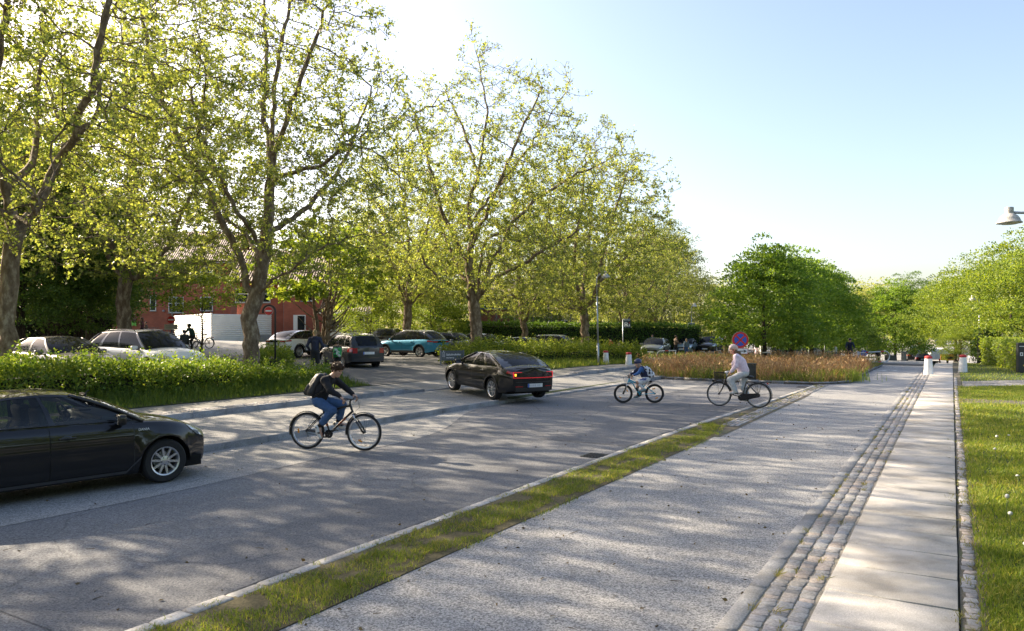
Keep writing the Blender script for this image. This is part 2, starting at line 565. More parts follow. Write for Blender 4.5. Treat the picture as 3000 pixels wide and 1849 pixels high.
KB = lambda s: 15.45 - .95 * sm(14, 36, s)    # kerb of the far pavement
PB = lambda s: 17.2 - .7 * sm(16, 36, s)
strip('service_road', -6, 60, lambda s: max(GR(s), 4.3) if s < 18 else 4.3 + .5 * sm(26, 33, s) + 1.6 * sm(30, 50, s), 1.5, M_GRAVEL, zl=0, n=40, off=.0)
strip('service_road_far', 52, 130, lambda s: 6.4, 1.5, M_ASPH_D, off=.03, n=30)
strip('main_road', -8, 60, KA, lambda s: TK(s), M_ASPH, zl=0, n=40, m=4, off=-.004)
strip('road_edge_band', -8, 19, lambda s: KA(s) + .02, lambda s: 9.35 + .1 * sin(s * .8) + 2.2 * sm(11, 18.5, s), M_ASPH_L, zl=.0, n=40, off=.001)
strip('junction_road', 33, 78, 22.5, 4.5, M_ASPH_L, off=.012, n=24, m=8)
strip('far_street', 40, 95, 34, 21, M_ASPH_L, off=.01, n=26, m=6)
strip('far_car_park', 96, 230, 30, -4, M_ASPH_L, off=.03, n=30, m=8)
strip('cycle_track', -8, 44, lambda s: KB(s) + .02, lambda s: KA(s) - .02, M_ASPH_L, zl=lambda s: (.16) * FD(s), zr=lambda s: .115 * FD(s) * (1 - .72 * drop(s)), n=60, m=3)
strip('far_pavement', -8, 40, lambda s: PB(s) + .05, lambda s: KB(s) + .14, ground_mat('pavement_far', (.16, .155, .145), (.3, .29, .27), 80, pvar=.15), zl=lambda s: .31 * FD(s), zr=lambda s: (.285 - .1 * drop(s)) * FD(s), n=60)
strip('grass_bank', -8, DW0 - .5, 21, PB, M_SOIL, zl=.52, zr=.32, n=20, m=3, off=.006)
strip('grass_bank_far', DW1 + .3, 44, 21.5, PB, M_SOIL, zl=lambda s: .52 * FD(s), zr=lambda s: .31 * FD(s) + .01, n=14, m=3, off=.008)
strip('driveway', DW0 - .4, DW1, 20.85, lambda s: PB(s) - .02, M_ASPH_D, zl=.532, zr=.315, n=8, m=4, off=.0)
strip('car_park', -10, 46, 36, 20.8, M_ASPH_D, off=.004, n=28, m=8)
strip('school_yard', 5, 60, 54, 36, M_ASPH_L, off=.006, n=28, m=8)
strip('sett_bed', -4, 48, 1.38, .94, ground_mat('sett_joint', (.15, .135, .105), (.34, .31, .26), 120, pvar=.3, spots=(.1, .12, .05), sp_amt=.8), zl=.012, n=12)
strip('edge_bed', -4, 60, -.06, -.36, M_SAND, zl=.006, n=12)
strip('verge_soil', -6, 18.6, lambda s: TK(s) - .06, lambda s: GR(s) + .45 * sm(15, 18.6, s), M_EARTH, zl=.02, zr=.004, n=30, off=.004)
strip('verge_setts_bed', 15.5, 33, lambda s: TK(s) - .05, lambda s: GR(s) - .1 + .55 * sm(26, 33, s), M_SAND, zl=.008, n=20)
strip('lawn_soil', -6, 80, -.34, -30, M_SOIL, n=40, m=8, off=.012)
# --- stones and slabs laid one by one inside one sheet each
def stones(name, sA, sB, rows, ln, mt, gap=.012, h=.05, top=lambda s, t: .02, jit=.12, curve=None, tilt=.0, rnd=.15, tj=0, bv=.012):
 """rows: list of (t0,t1) strips filled with stones of length ~ln along s"""
 V = []; Fc = []
 for ri, (ta, tb) in enumerate(rows):
  s = sA + random.uniform(0, ln)
  while s < sB:
   l = ln * random.uniform(1 - rnd, 1 + rnd)
   a0, a1 = s + gap / 2, s + l - gap / 2
   c0 = curve(s) if curve else 0
   c1 = curve(s + l) if curve else 0
   w = (tb - ta); tq = random.uniform(-tj, tj); c0 += tq; c1 += tq + random.uniform(-tj, tj) * .4
   e = lambda: random.uniform(-jit, jit) * gap
   q = [(a0 + e(), ta + c0 + gap / 2 + e()), (a1 + e(), ta + c1 + gap / 2 + e()), (a1 + e(), tb + c1 - gap / 2 + e()), (a0 + e(), tb + c0 - gap / 2 + e())]
   zt = top((a0 + a1) / 2, (ta + tb) / 2 + c0) + random.uniform(-tilt, tilt)
   o = len(V)
   cs = sum(p[0] for p in q) / 4; ct = sum(p[1] for p in q) / 4
   bev = min(bv, gap * .8)
   for p in q:
    V.append(W2(*p) + (zt - h,))
   for p in q:
    V.append(W2(*p) + (zt - bev * .8,))
   for p in q:
    k = 1 - bev / max(.02, min(l, w) / 2)
    V.append(W2(cs + (p[0] - cs) * k, ct + (p[1] - ct) * k) + (zt + random.uniform(-.5, .5) * tilt,))
   for i in range(4):
    j = (i + 1) % 4
    Fc.append((o + i, o + j, o + 4 + j, o + 4 + i))
    Fc.append((o + 4 + i, o + 4 + j, o + 8 + j, o + 8 + i))
   Fc.append((o + 8, o + 9, o + 10, o + 11))
   s += l
 me = npmesh(name, V, Fc, mt)
 me.flip_normals() if me.polygons[len(me.polygons) - 1].normal.z < 0 else None
 o = link(name, me)
 tag(o, kind='structure')
 return o
stones('sidewalk', -4, 62, [(-.06, .95)], .805, M_SLAB, gap=.028, top=lambda s, t: .026 + min(0, gz(s, 0)), rnd=.004, h=.06, jit=.12, tilt=.0025, bv=.004)
strip('slab_bed', -4, 50, .955, -.07, mat('slab_bed_soil', (.035, .028, .018), .95, var=.3), zl=-.012, n=12)
stones('sidewalk_setts', -4, 46, [(.96, 1.092), (1.094, 1.226), (1.228, 1.36)], .112, M_SETT, gap=.012, top=lambda s, t: .02, jit=.5, tilt=.0025, rnd=.28, tj=.009, bv=.006)
stones('sidewalk_kerb', -4, 60, [(1.365, 1.53)], 1.02, M_KERB, gap=.012, top=lambda s, t: .021, rnd=.1, jit=.3)
stones('lawn_edge_setts', -4, 40, [(-.2, -.075)], .13, M_SETT, gap=.024, top=lambda s, t: .012, jit=.5, tilt=.005, rnd=.3, tj=.012, bv=.008)
stones('road_kerb', -6, 31, [(-.01, .155)], .36, M_KERBW, gap=.018, top=lambda s, t: .03, curve=lambda s: TK(s) - .1, jit=.5, tilt=.004, rnd=.22)
stones('verge_setts', 17.3, 33, [(4.25 + .1 * i, 4.35 + .1 * i) for i in range(4)], .15, M_SETT, gap=.02, top=lambda s, t: .018, jit=.5, tilt=.005, rnd=.25)
stones('cycle_track_kerb', -8, 42, [(0, .16)], .98, M_KERB, gap=.012, h=.22, top=lambda s, t: .118 * FD(s) * (1 - .66 * drop(s)) + .006, curve=lambda s: KA(s) - .16, rnd=.06, jit=.3)
stones('pavement_kerb', -8, 39, [(0, .15)], .98, M_KERB, gap=.012, h=.25, top=lambda s, t: (.29 - .1 * drop(s)) * FD(s), curve=KB, rnd=.06, jit=.3)
stones('pavement_setts', -8, 39, [(.16 + .11 * i, .265 + .11 * i) for i in range(4)], .12, M_SETT, gap=.02, h=.05, top=lambda s, t: (.298 - .1 * drop(s)) * FD(s), curve=KB, tilt=.003, jit=.4, bv=.006)
# cobbled driveway crossing the lawn, and a worn strip before it
def quad_setts(name, A, B, C, D, nu, nv, mt, z=.03):
 V = []; Fc = []
 A, B, C, D = [Vector(p) for p in (A, B, C, D)]
 for i in range(nu):
  for k in range(nv):
   def P(u, v):
    return (A * (1 - u) + B * u) * (1 - v) + (D * (1 - u) + C * u) * v
   e = .07
   off = .5 / nu if k % 2 else 0
   q = [P((i + e) / nu + off, (k + e) / nv), P((i + 1 - e) / nu + off, (k + e) / nv), P((i + 1 - e) / nu + off, (k + 1 - e) / nv), P((i + e) / nu + off, (k + 1 - e) / nv)]
   o = len(V); zt = z + random.uniform(-.006, .006)
   cx = sum(p.x for p in q) / 4; cy = sum(p.y for p in q) / 4
   V += [(p.x, p.y, zt - .05) for p in q] + [(cx + (p.x - cx) * .9, cy + (p.y - cy) * .9, zt) for p in q]
   Fc += [(o + a, o + b, o + 4 + b, o + 4 + a) for a, b in ((0, 1), (1, 2), (2, 3), (3, 0))] + [(o + 4, o + 5, o + 6, o + 7)]
 me = npmesh(name, V, Fc, mt)
 if me.polygons[4].normal.z < 0:
  me.flip_normals()
 tag(link(name, me), kind='structure')
qa, qb, qc, qd = W2(33.4, -.36), W2(47, -14), W2(50.5, -14), W2(37.0, -.36)
quad_setts('cobbled_path', qa, qb, qc, qd, 110, 20, island_mat('cobble_pale', [(.3, .29, .27), (.42, .4, .37), (.36, .34, .32)], fine=30), z=.035)
mb = MB(); mb.add([p + (.02,) for p in (qa, qb, qc, qd)], [(0, 1, 2, 3)]); tag(mb.build('path_bed', M_SAND), kind='structure')
mb = MB(); mb.add([W2(*p) + (.019,) for p in ((26.2, -.36), (26.8, -12), (28.3, -12), (28.0, -.36))], [(0, 1, 2, 3)]); tag(mb.build('worn_path', M_SAND), kind='structure')
# white chevrons painted on the far service road, a thin line in the driveway
# repair patches and a sealed seam in the road
for nm, s0, s1, t0, t1, mt_ in (('road_patch', 13.4, 22.5, 5.35, 7.3, M_PATCH), ('road_patch', 3.0, 10.6, 5.3, 6.6, M_PATCH), ('road_patch', 23.0, 29.5, 8.6, 10.6, M_ASPH_L)):
 strip(nm, s0, s1, lambda s, a=t1: a + .03 * sin(s * 2.1), lambda s, a=t0: a + .02 * sin(s * 3.0), mt_, zl=.0, n=14, off=.0025)
MKW = mat('road_marking', (.62, .62, .6), .7, var=.25, scale=30)
mb = MB()
for k in range(6):
 s0 = 44.5; t0 = 2.4 + k * .55
 mb.add([W2(s0, t0) + (.004,), W2(s0 + 1.0, t0 + .27) + (.004,), W2(s0, t0 + .5) + (.004,), W2(s0 + .45, t0 + .27) + (.004,)], [(0, 3, 1), (3, 2, 1)])
tag(mb.build('road_marking', MKW), kind='structure')
mb = MB()
mb.add([W2(28.4, 16.7) + (.33,), W2(28.5, 16.7) + (.33,), W2(23.6, 23.6) + (.59,), W2(23.5, 23.6) + (.59,)], [(0, 1, 2, 3)])
tag(mb.build('driveway_marking', MKW), kind='structure')
# drain grate in the road beside the pale kerb
def drain(s, t, label):
 x, y = W2(s, t)
 r = empty('drain_grate', (x, y, 0.0), -ANG, label, 'drain')
 m2 = MB(); m2.box((0, 0, .003), (.42, .42, .012)); m2.build('frame', BLACKP, r)
 m2 = MB()
 for i in range(6):
  m2.box((-.15 + i * .06, 0, .012), (.03, .34, .012))
 m2.build('grille', mat('cast_iron', (.05, .045, .04), .7, metal=.4), r)
drain(12.1, 5.45, 'cast iron drain grate in the road against the pale kerb beside the grass verge')
drain(30.6, 5.0, 'small cast iron drain in the road by the corner of the dry grass bed')
# ================================================================== VEGETATION
L_PLANE = leaf_mat('plane_leaf', [(.06, .085, .026), (.125, .15, .042), (.205, .215, .062), (.31, .3, .095)], trans=.52, patch=.5, g=1.65, tcol=(1.3, 1.36, .6))
L_LIME = leaf_mat('lime_leaf', [(.033, .06, .013), (.065, .105, .018), (.12, .155, .03)], trans=.48, patch=.7, tcol=(1.5, 1.5, .5), g=2.2)
L_FRESH = leaf_mat('fresh_leaf', [(.06, .1, .018), (.11, .155, .028), (.19, .215, .045)], trans=.46, patch=.6, tcol=(1.5, 1.45, .5))
L_PALE = leaf_mat('pale_leaf', [(.12, .15, .045), (.18, .2, .06), (.25, .25, .09)], trans=.45, patch=.5)
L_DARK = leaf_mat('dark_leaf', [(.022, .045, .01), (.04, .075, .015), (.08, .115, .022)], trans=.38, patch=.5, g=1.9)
L_HEDGE = leaf_mat('hedge_leaf', [(.035, .07, .012), (.07, .12, .018), (.12, .165, .028), (.19, .22, .045)], trans=.4, patch=1.1, g=1.55)
L_HEDGE2 = leaf_mat('clipped_hedge_leaf', [(.022, .05, .01), (.05, .095, .016), (.09, .14, .024)], trans=.38, patch=.8)
L_YEW = leaf_mat('yew_leaf', [(.012, .03, .008), (.02, .05, .012), (.035, .07, .016)], trans=.2, patch=1.5)
L_GRASS = leaf_mat('grass_blade', [(.05, .085, .014), (.085, .125, .02), (.14, .165, .03), (.24, .21, .07)], trans=.42, patch=.9, tcol=(1.4, 1.4, .5), g=1.9)
L_TALL = leaf_mat('tall_grass_blade', [(.04, .075, .014), (.075, .115, .02), (.12, .15, .035)], trans=.4, patch=.8)
L_DRY = leaf_mat('dry_grass_blade', [(.14, .075, .04), (.22, .13, .07), (.3, .2, .1), (.38, .28, .15)], trans=.35, patch=.5, tcol=(1.3, 1.1, .8))
L_MEADOW = leaf_mat('meadow_leaf', [(.07, .09, .02), (.12, .15, .03), (.2, .2, .05)], trans=.4, patch=.8)
B_PLANE = bark_mat('plane_bark', (.1, .07, .045), (.19, .14, .095), (.34, .28, .2))
B_DARK = bark_mat('dark_bark', (.03, .022, .016), (.055, .042, .03), (.1, .08, .06))
B_TWIG = mat('twig_bark', (.12, .09, .06), .9, var=.25, scale=8)
CORE = mat('hedge_core', (.018, .022, .01), .95, var=.4, scale=14, bump=.5, bscale=30)
T_STAR = np.array([(0, 0, 0), (.52, .22, .06), (.27, .48, 0), (.16, .78, -.03), (0, 1.0, -.1), (-.16, .78, -.03), (-.27, .48, 0), (-.52, .22, .06)], dtype=np.float32)
T_OVAL = np.array([(0, 0, 0), (.32, .45, .08), (0, 1, -.06), (-.32, .45, .08)], dtype=np.float32)
T_THIN = np.array([(0, 0, 0), (.15, .4, .03), (0, 1, -.12), (-.15, .4, .03)], dtype=np.float32)
def scatter(name, P, size, template, mt, dirs=None, spread=1.0, up=0.0, r=None, droop=0.0, mi=None):
 """leaf polygons at P; dirs = preferred leaf direction"""
 r = r or rng
 P = np.asarray(P, dtype=np.float32); n = len(P)
 D = r.normal(size=(n, 3)).astype(np.float32) * spread
 if dirs is not None:
  D += dirs
 D[:, 2] += up - droop
 D /= np.linalg.norm(D, axis=1, keepdims=True) + 1e-6
 R2 = r.normal(size=(n, 3)).astype(np.float32); R2[:, 2] += .8
 X = np.cross(D, R2); X /= np.linalg.norm(X, axis=1, keepdims=True) + 1e-6
 Z = np.cross(X, D)
 sz = (np.asarray(size) * r.uniform(.65, 1.25, n)).astype(np.float32)[:, None, None]
 T = template
 V = P[:, None, :] + sz * (T[None, :, 0:1] * X[:, None, :] + T[None, :, 1:2] * D[:, None, :] + T[None, :, 2:3] * Z[:, None, :])
 k = len(T)
 Fc = np.arange(n * k).reshape(n, k)
 return npmesh(name, V.reshape(-1, 3), Fc, mt)
def edges_mesh(A, B, ra, rb, n=3):
 """separate little prisms for thin twigs, vectorised"""
 A = np.asarray(A, np.float32); B = np.asarray(B, np.float32)
 d = B - A; d /= np.linalg.norm(d, axis=1, keepdims=True) + 1e-9
 ref = np.where(np.abs(d[:, 2:3]) < .9, np.array([[0, 0, 1.0]]), np.array([[1.0, 0, 0]]))
 a = np.cross(d, ref); a /= np.linalg.norm(a, axis=1, keepdims=True) + 1e-9
 b = np.cross(d, a)
 V = []
 for Pp, rr in ((A, ra), (B, rb)):
  for k in range(n):
   an = 2 * pi * k / n
   V.append(Pp + (a * cos(an) + b * sin(an)) * np.asarray(rr)[:, None])
 V = np.stack(V, 1)
 m = len(A)
 base = (np.arange(m) * 2 * n)[:, None]
 fs = [np.stack([base[:, 0] + k, base[:, 0] + (k + 1) % n, base[:, 0] + n + (k + 1) % n, base[:, 0] + n + k], 1) for k in range(n)]
 return V.reshape(-1, 3), np.concatenate(fs)
def plane_tree(seed, skel, centre, radii, zmin, trunk_r, n_attr=2000, leaves=9.0, leaf=.16, ext=None, twig=3.9):
 """branches grown through the crown's volume from limbs laid out as in the photo; returns (wood mesh, leaf mesh)"""
 r = np.random.default_rng(seed)
 D = .36
 P = []; par = []
 def addline(pts, start):
  idx = start
  prev = Vector(pts[0])
  for q in pts[1:]:
   q = Vector(q); L = (q - prev).length; k = max(1, int(round(L / D)))
   for i in range(1, k + 1):
    p = prev.lerp(q, i / k) + Vector(r.normal(size=3) * .035)
    P.append(tuple(p)); par.append(idx); idx = len(P) - 1
   prev = q
  return idx
 P.append(skel[0][0]); par.append(-1)
 for line in skel:
  a = np.array(P) - np.array(line[0])
  st = int(np.argmin((a * a).sum(1)))
  addline([P[st]] + [tuple(q) for q in line[1:]], st)
 # attractors
 A = []
 c = np.array(centre); R = np.array(radii)
 while len(A) < n_attr:
  d = r.normal(size=3); d /= np.linalg.norm(d)
  f = r.uniform(.05, 1) ** .5
  bump = 1 + .16 * mnoise.noise(Vector(d * 2.2) + Vector((seed * 3.1, 0, 0))) * 2
  q = c + d * R * f * bump
  if q[2] > zmin + .12 * np.hypot(q[0], q[1]) * (0 if q[2] > zmin + 3 else .3):
   A.append(q)
 if ext is not None:
  for (ec, er, en) in ext:
   for _ in range(en):
    d = r.normal(size=3); d /= np.linalg.norm(d)
    A.append(np.array(ec) + d * np.array(er) * r.uniform(0, 1) ** .4)
 A = np.array(A)
 Pn = np.array(P)
 best = np.full(len(A), 1e9); bi = np.zeros(len(A), int)
 def upd(new, off):
  nonlocal best, bi
  for i0 in range(0, len(new), 400):
   q = new[i0:i0 + 400]
   d2 = ((A[:, None, :] - q[None]) ** 2).sum(2)
   k = d2.argmin(1); m = d2[np.arange(len(A)), k]
   u = m < best
   best[u] = m[u]; bi[u] = k[u] + i0 + off
 upd(Pn, 0)
 for it in range(130):
  alive = best > (.62 ** 2)
  act = alive & (best < 5.5 ** 2)
  if not act.any() or len(P) > 5200:
   break
  ids = np.unique(bi[act]); new = []
  for i in ids:
   m = act & (bi == i)
   v = A[m] - Pn[i]; v /= np.linalg.norm(v, axis=1, keepdims=True)
   v = v.mean(0) + r.normal(size=3) * .22 + np.array([0, 0, .06])
   nv = np.linalg.norm(v)
   if nv < 1e-3:
    continue
   q = Pn[i] + v / nv * D
   new.append(q); P.append(tuple(q)); par.append(int(i))
  A = A[alive]; best = best[alive]; bi = bi[alive]
  if not new:
   break
  new = np.array(new)
  off = len(Pn); Pn = np.vstack([Pn, new])
  upd(new, off)
 n = len(P); par = np.array(par)
 e = 2.25
 acc = np.full(n, .0105 ** e); kids = [[] for _ in range(n)]
 for i in range(n - 1, 0, -1):
  kids[par[i]].append(i)
 has = np.array([len(k) > 0 for k in kids])
 acc[has] = 0
 for i in range(n - 1, -1, -1):
  for k in kids[i]:
   acc[i] += acc[k]
 rad = acc ** (1 / e)
 # scale the thick end to the wanted trunk radius, keep twigs thin
 f = math.log(trunk_r / .0105) / math.log(max(1.01, rad[0] / .0105))
 rad = .0105 * (rad / .0105) ** f
 # a swelling foot
 for i in range(n):
  z = P[i][2]
  if rad[i] > trunk_r * .7 and z < .8:
   rad[i] *= 1 + .35 * (1 - max(0, z) / .8) ** 2
 # a little sway of young shoots
 mb = MB()
 done = np.zeros(n, bool)
 stack = [0]
 thinA, thinB, ra, rb = [], [], [], []
 starts = [(0, -1)]
 while starts:
  i, p = starts.pop()
  chain = [p] if p >= 0 else []
  j = i
  while True:
   chain.append(j)
   ks = kids[j]
   if not ks:
    break
   k = max(ks, key=lambda a: rad[a])
   for a in ks:
    if a != k:
     starts.append((a, j))
   j = k
  rr = [rad[q] for q in chain]
  if p >= 0:
   rr[0] = min(rr[0], rr[1] * 1.35)
  # split chain in thick and thin part
  cut = len(chain)
  for q in range(1, len(chain)):
   if rr[q] < .022:
    cut = q; break
  if cut >= 2:
   c2 = chain[:cut + 1]
   mb.tube([P[q] for q in c2], rr[:len(c2)], 9 if rr[1] > .12 else (6 if rr[1] > .05 else 4), cap=False)
  for q in range(max(0, cut - 1), len(chain) - 1):
   thinA.append(P[chain[q]]); thinB.append(P[chain[q + 1]]); ra.append(rr[q]); rb.append(rr[q + 1])
 # twigs and leaves on thin wood
 thin = np.where((rad < .034))[0]
 LP = []; LD = []
 for i in thin:
  if par[i] < 0:
   continue
  base = np.array(P[i]); dirn = base - np.array(P[par[i]]); dirn /= np.linalg.norm(dirn) + 1e-9
  tip = not kids[i]
  nt = r.poisson(twig if tip else twig * .55)
  for _ in range(nt):
   v = dirn * .8 + r.normal(size=3) * .75 + np.array([0, 0, .25]); v /= np.linalg.norm(v)
   L = r.uniform(.22, .6)
   m1 = base + v * L * .5 + r.normal(size=3) * .03
   v2 = v + r.normal(size=3) * .35 + np.array([0, 0, .15]); v2 /= np.linalg.norm(v2)
   m2 = m1 + v2 * L * .5
   thinA += [tuple(base), tuple(m1)]; thinB += [tuple(m1), tuple(m2)]
   ra += [.0075, .006]; rb += [.006, .0035]
   top = max(0.0, (m2[2] - (c[2] - R[2] * .1)) / (R[2] * .95))
   nl = r.poisson(leaves * (1 - .68 * min(1, top)))
   for _k in range(nl):
    u = r.uniform(.3, 1.05)
    LP.append(base + (m2 - base) * u + r.normal(size=3) * .045)
    LD.append(v2 * .5)
 V2, F2 = edges_mesh(thinA, thinB, ra, rb)
 V1 = np.array([tuple(p) for p in mb.v], np.float32); F1 = np.array(mb.f)
 V = np.vstack([V1, V2]); Fc = np.vstack([F1, F2 + len(V1)])
 mi = np.r_[np.zeros(len(F1)), np.ones(len(F2))]
 wood = npmesh('trunk', V, Fc, [B_PLANE, B_TWIG], mi, smooth=True)
 lv = scatter('crown', LP, leaf, T_STAR, L_PLANE, dirs=np.array(LD, np.float32), spread=.8, r=r, droop=.25)
 return wood, lv
def put_tree(name, wood, crown, x, y, z, rz=0, sc=1.0, label=None, group=None, cat='tree'):
 e = empty(name, (x, y, z), rz, label, cat, group)
 e.scale = (sc, sc, sc)
 link('trunk', wood, e); link('crown', crown, e)
 return e
def from_px(px0, d, zb):
 """limb points of a photographed tree -> local coordinates (x to the right, z up, y = depth given)"""
 k = F / d
 def conv(pts):
  out = []
  for p in pts:
   px, py = p[0], p[1]; dy = p[2] if len(p) > 2 else 0.0
   out.append(((px - px0) / k * (1 + dy / d), dy, CAMH - (py - HOR) / k - zb))
  return out
 return conv
# --- the four photographed trunks in the front row, each with its own limbs
def hero_trees():
 G = 'plane trees in the front row along the hedge'
 # trunk at the left edge
 d, px0, zb = 20.0, 1, .5
 c = from_px(px0, d, zb)
 sk = [c([(14, 1160), (15, 1030), (22, 830), (40, 680, .1), (34, 590, 0), (10, 480, -.2), (12, 265, -.4), (58, 53, -.5), (70, -120, -.5)]),
  c([(38, 660, .1), (80, 580, .5), (96, 465, .9), (108, 397, 1.2), (180, 280, 1.6), (150, 120, 2.0), (170, -60, 2.2)]),
  c([(38, 655, 0), (100, 650, -.6), (175, 677, -1.2), (222, 652, -1.6), (285, 618, -2.2), (340, 640, -2.6)]),
  c([(96, 450, .9), (212, 385, .2), (222, 345, 0), (307, 275, -.4), (345, 175, -.7), (402, 53, -1.0), (420, -60, -1.2)]),
  c([(34, 620, 0), (-60, 560, -1), (-160, 480, -1.6), (-220, 330, -2)]),
  c([(25, 560, 0), (-10, 430, 1.6), (-60, 250, 2.6), (-90, 60, 3.2)])]
 w, l = plane_tree(3, sk, (.3, 0, 9.3), (6.8, 6.2, 7.6), 3.3, .22, n_attr=2400, leaf=.09)
 put_tree('plane_tree', w, l, PX(px0, d), d, zb, 0, 1, 'leaning plane tree behind the hedge at the left edge, its trunk cut by the frame', G)
 # big tree behind the right end of the left hedge
 d, px0, zb = 27.7, 737, .55
 c = from_px(px0, d, zb)
 sk = [c([(737, 1105), (737, 1040), (733, 930), (750, 868), (764, 800), (778, 740), (788, 640), (793, 520), (798, 400), (806, 250), (830, 100), (846, 0), (855, -130)]),
  c([(742, 880), (722, 840, -.2), (719, 780, -.3), (690, 705, -.5), (656, 624, -.8), (640, 550, -.9), (582, 476, -1.1), (550, 423, -1.2), (502, 296, -1.4), (470, 160, -1.6), (455, 20, -1.7)]),
  c([(760, 860), (795, 832, -.4), (830, 815, -.7), (900, 796, -1.3), (960, 760, -1.7), (1020, 735, -2)]),
  c([(792, 560), (846, 518, -.5), (978, 508, -1.2), (1058, 460, -1.8), (1120, 470, -2)]),
  c([(793, 476), (762, 344, .5), (756, 159, .9), (745, 0, 1.2), (740, -110, 1.3)]),
  c([(770, 780), (700, 690, 1.2), (640, 640, 2.2), (590, 610, 3.0)]),
  c([(785, 690), (850, 600, 1.5), (920, 470, 2.6), (960, 330, 3.3), (1000, 160, 3.8)]),
  c([(793, 470), (860, 380, -.8), (930, 250, -1.5), (1040, 60, -2.2)]),
  c([(776, 745), (740, 640, -1.5), (700, 520, -2.6), (670, 380, -3.4)]),
  c([(700, 720, -.4), (735, 690, -.6), (780, 665, -1.4)])]
 w, l = plane_tree(5, sk, (.2, 0, 9.2), (6.2, 6.2, 8.0), 3.4, .30, n_attr=3200, leaf=.095)
 T3 = put_tree('plane_tree', w, l, PX(px0, d), d, zb, 0, 1, 'tall plane tree rising behind the end of the left hedge beside a no entry sign', G)
 # round crowned tree behind the school sign
 d, px0, zb = 40.7, 1393, .5
 c = from_px(px0, d, zb)
 sk = [c([(1393, 1060), (1393, 1010), (1394, 940), (1388, 895), (1380, 850), (1376, 780), (1380, 690), (1372, 600), (1402, 508), (1428, 328), (1410, 220), (1391, 130)]),
  c([(1386, 890), (1348, 852, -.3), (1328, 834, -.5), (1279, 812, -1.0), (1250, 775, -1.4), (1236, 745, -1.7), (1190, 700, -2.2)]),
  c([(1394, 885), (1403, 850, .3), (1405, 771, .7), (1420, 700, 1.2), (1500, 640, 2.4)]),
  c([(1396, 880), (1414, 858, -.3), (1438, 828, -.7), (1466, 812, -1.1), (1528, 787, -1.8), (1589, 755, -2.3), (1638, 730, -2.7), (1700, 700, -3)]),
  c([(1400, 870), (1446, 752, .2), (1476, 715, .4), (1489, 661, .6), (1550, 595, .8), (1608, 545, 1.2), (1688, 492, 1.6), (1770, 450, 2.0)]),
  c([(1384, 880), (1330, 760, 1.4), (1290, 660, 2.4), (1240, 560, 3.2)]),
  c([(1376, 780), (1300, 640, -1.6), (1260, 500, -2.6), (1220, 380, -3)]),
  c([(1390, 720), (1470, 560, -2.2), (1540, 420, -3.2), (1600, 330, -3.8)]),
  c([(1402, 500), (1350, 350, 1), (1290, 220, 1.6)]),
  c([(1410, 640, .5), (1520, 450, 1.5), (1600, 320, 2.2), (1640, 240, 2.6)])]
 w, l = plane_tree(8, sk, (.9, 0, 8.9), (7.6, 6.6, 7.9), 3.3, .33, n_attr=3400, leaf=.108, ext=[((8.3, 1, 11.0), (1.6, 2, 1.6), 60)])
 T4 = put_tree('plane_tree', w, l, PX(px0, d), d, zb, 0, 1, 'wide round crowned plane tree directly behind the school name sign', G)
 # next in the row, by the lamp post
 d, px0, zb = 52.8, 1713, .12
 c = from_px(px0, d, zb)
 sk = [c([(1714, 1050), (1714, 999), (1712, 925), (1705, 890), (1690, 840), (1680, 760), (1700, 640), (1710, 520), (1720, 420)]),
  c([(1708, 905), (1691, 905, -.3), (1662, 875, -.8), (1645, 842, -1.2), (1630, 780, -1.6), (1600, 700, -2.2)]),
  c([(1691, 905, -.3), (1650, 905, -1.4), (1622, 880, -1.8), (1605, 850, -2)]),
  c([(1714, 910), (1734, 888, .2), (1752, 828, .5), (1790, 800, .9), (1830, 760, 1.4), (1880, 700, 2)]),
  c([(1714, 905), (1745, 870, -.5), (1760, 760, -1), (1790, 640, -1.6), (1830, 520, -2.2)]),
  c([(1706, 890), (1720, 800, 1.2), (1735, 680, 2.2), (1750, 540, 3)])]
 w, l = plane_tree(12, sk, (.4, 0, 9.0), (6.6, 6.2, 7.6), 3.0, .3, n_attr=2500, leaf=.125)
 T5 = put_tree('plane_tree', w, l, PX(px0, d), d, zb, 0, 1, 'plane tree with a forked trunk just behind the grey lamp post with hedge below', G)
 # second row and further trees reuse these
 G2 = 'plane trees in the second row across the car park'
 def again(T, px, d, zb, rz, sc, label, g=G2):
  o = copy_tree(T); o.location = (PX(px, d), d, zb); o.rotation_euler = (0, 0, rz); o.scale = (sc,) * 3
  o['label'] = label; o['group'] = g
  return o
 again(T5, 362, 36.0, .9, 2.6, 1.08, 'dark trunked plane tree behind the white parked car in front of the brick school')
 again(T4, 1193, 52.0, .8, 2.1, .9, 'plane tree between the teal car and the low tiled building')
 again(T3, 1537, 60.0, .25, 2.4, .84, 'plane tree with a low curved limb against the tall clipped hedge')
 again(T4, 1826, 72.0, .0, 3.6, .82, 'plane tree standing behind the first drop off sign')
 again(T5, 1925, 84.0, -.3, 1.2, .85, 'farthest plane tree above the parked grey car', G2)
 # trees just out of frame on the left whose shade falls on the road
 x, y = W2(2.2, 22.8); again(T4, 1500 + x / y * F, y, .5, 1.0, .92, 'plane tree just beyond the left edge of the view', G)
 x, y = W2(-5.5, 22.5); again(T3, 1500 + x / y * F, y, .5, 2.2, 1.0, 'plane tree outside the view, second from the left edge', G)
 x, y = W2(-13.5, 22.5); again(T5, 1500 + x / max(y, .5) * F, max(y, .5), .5, 4.0, 1.05, 'plane tree outside the view behind the black car', G)
hero_trees()
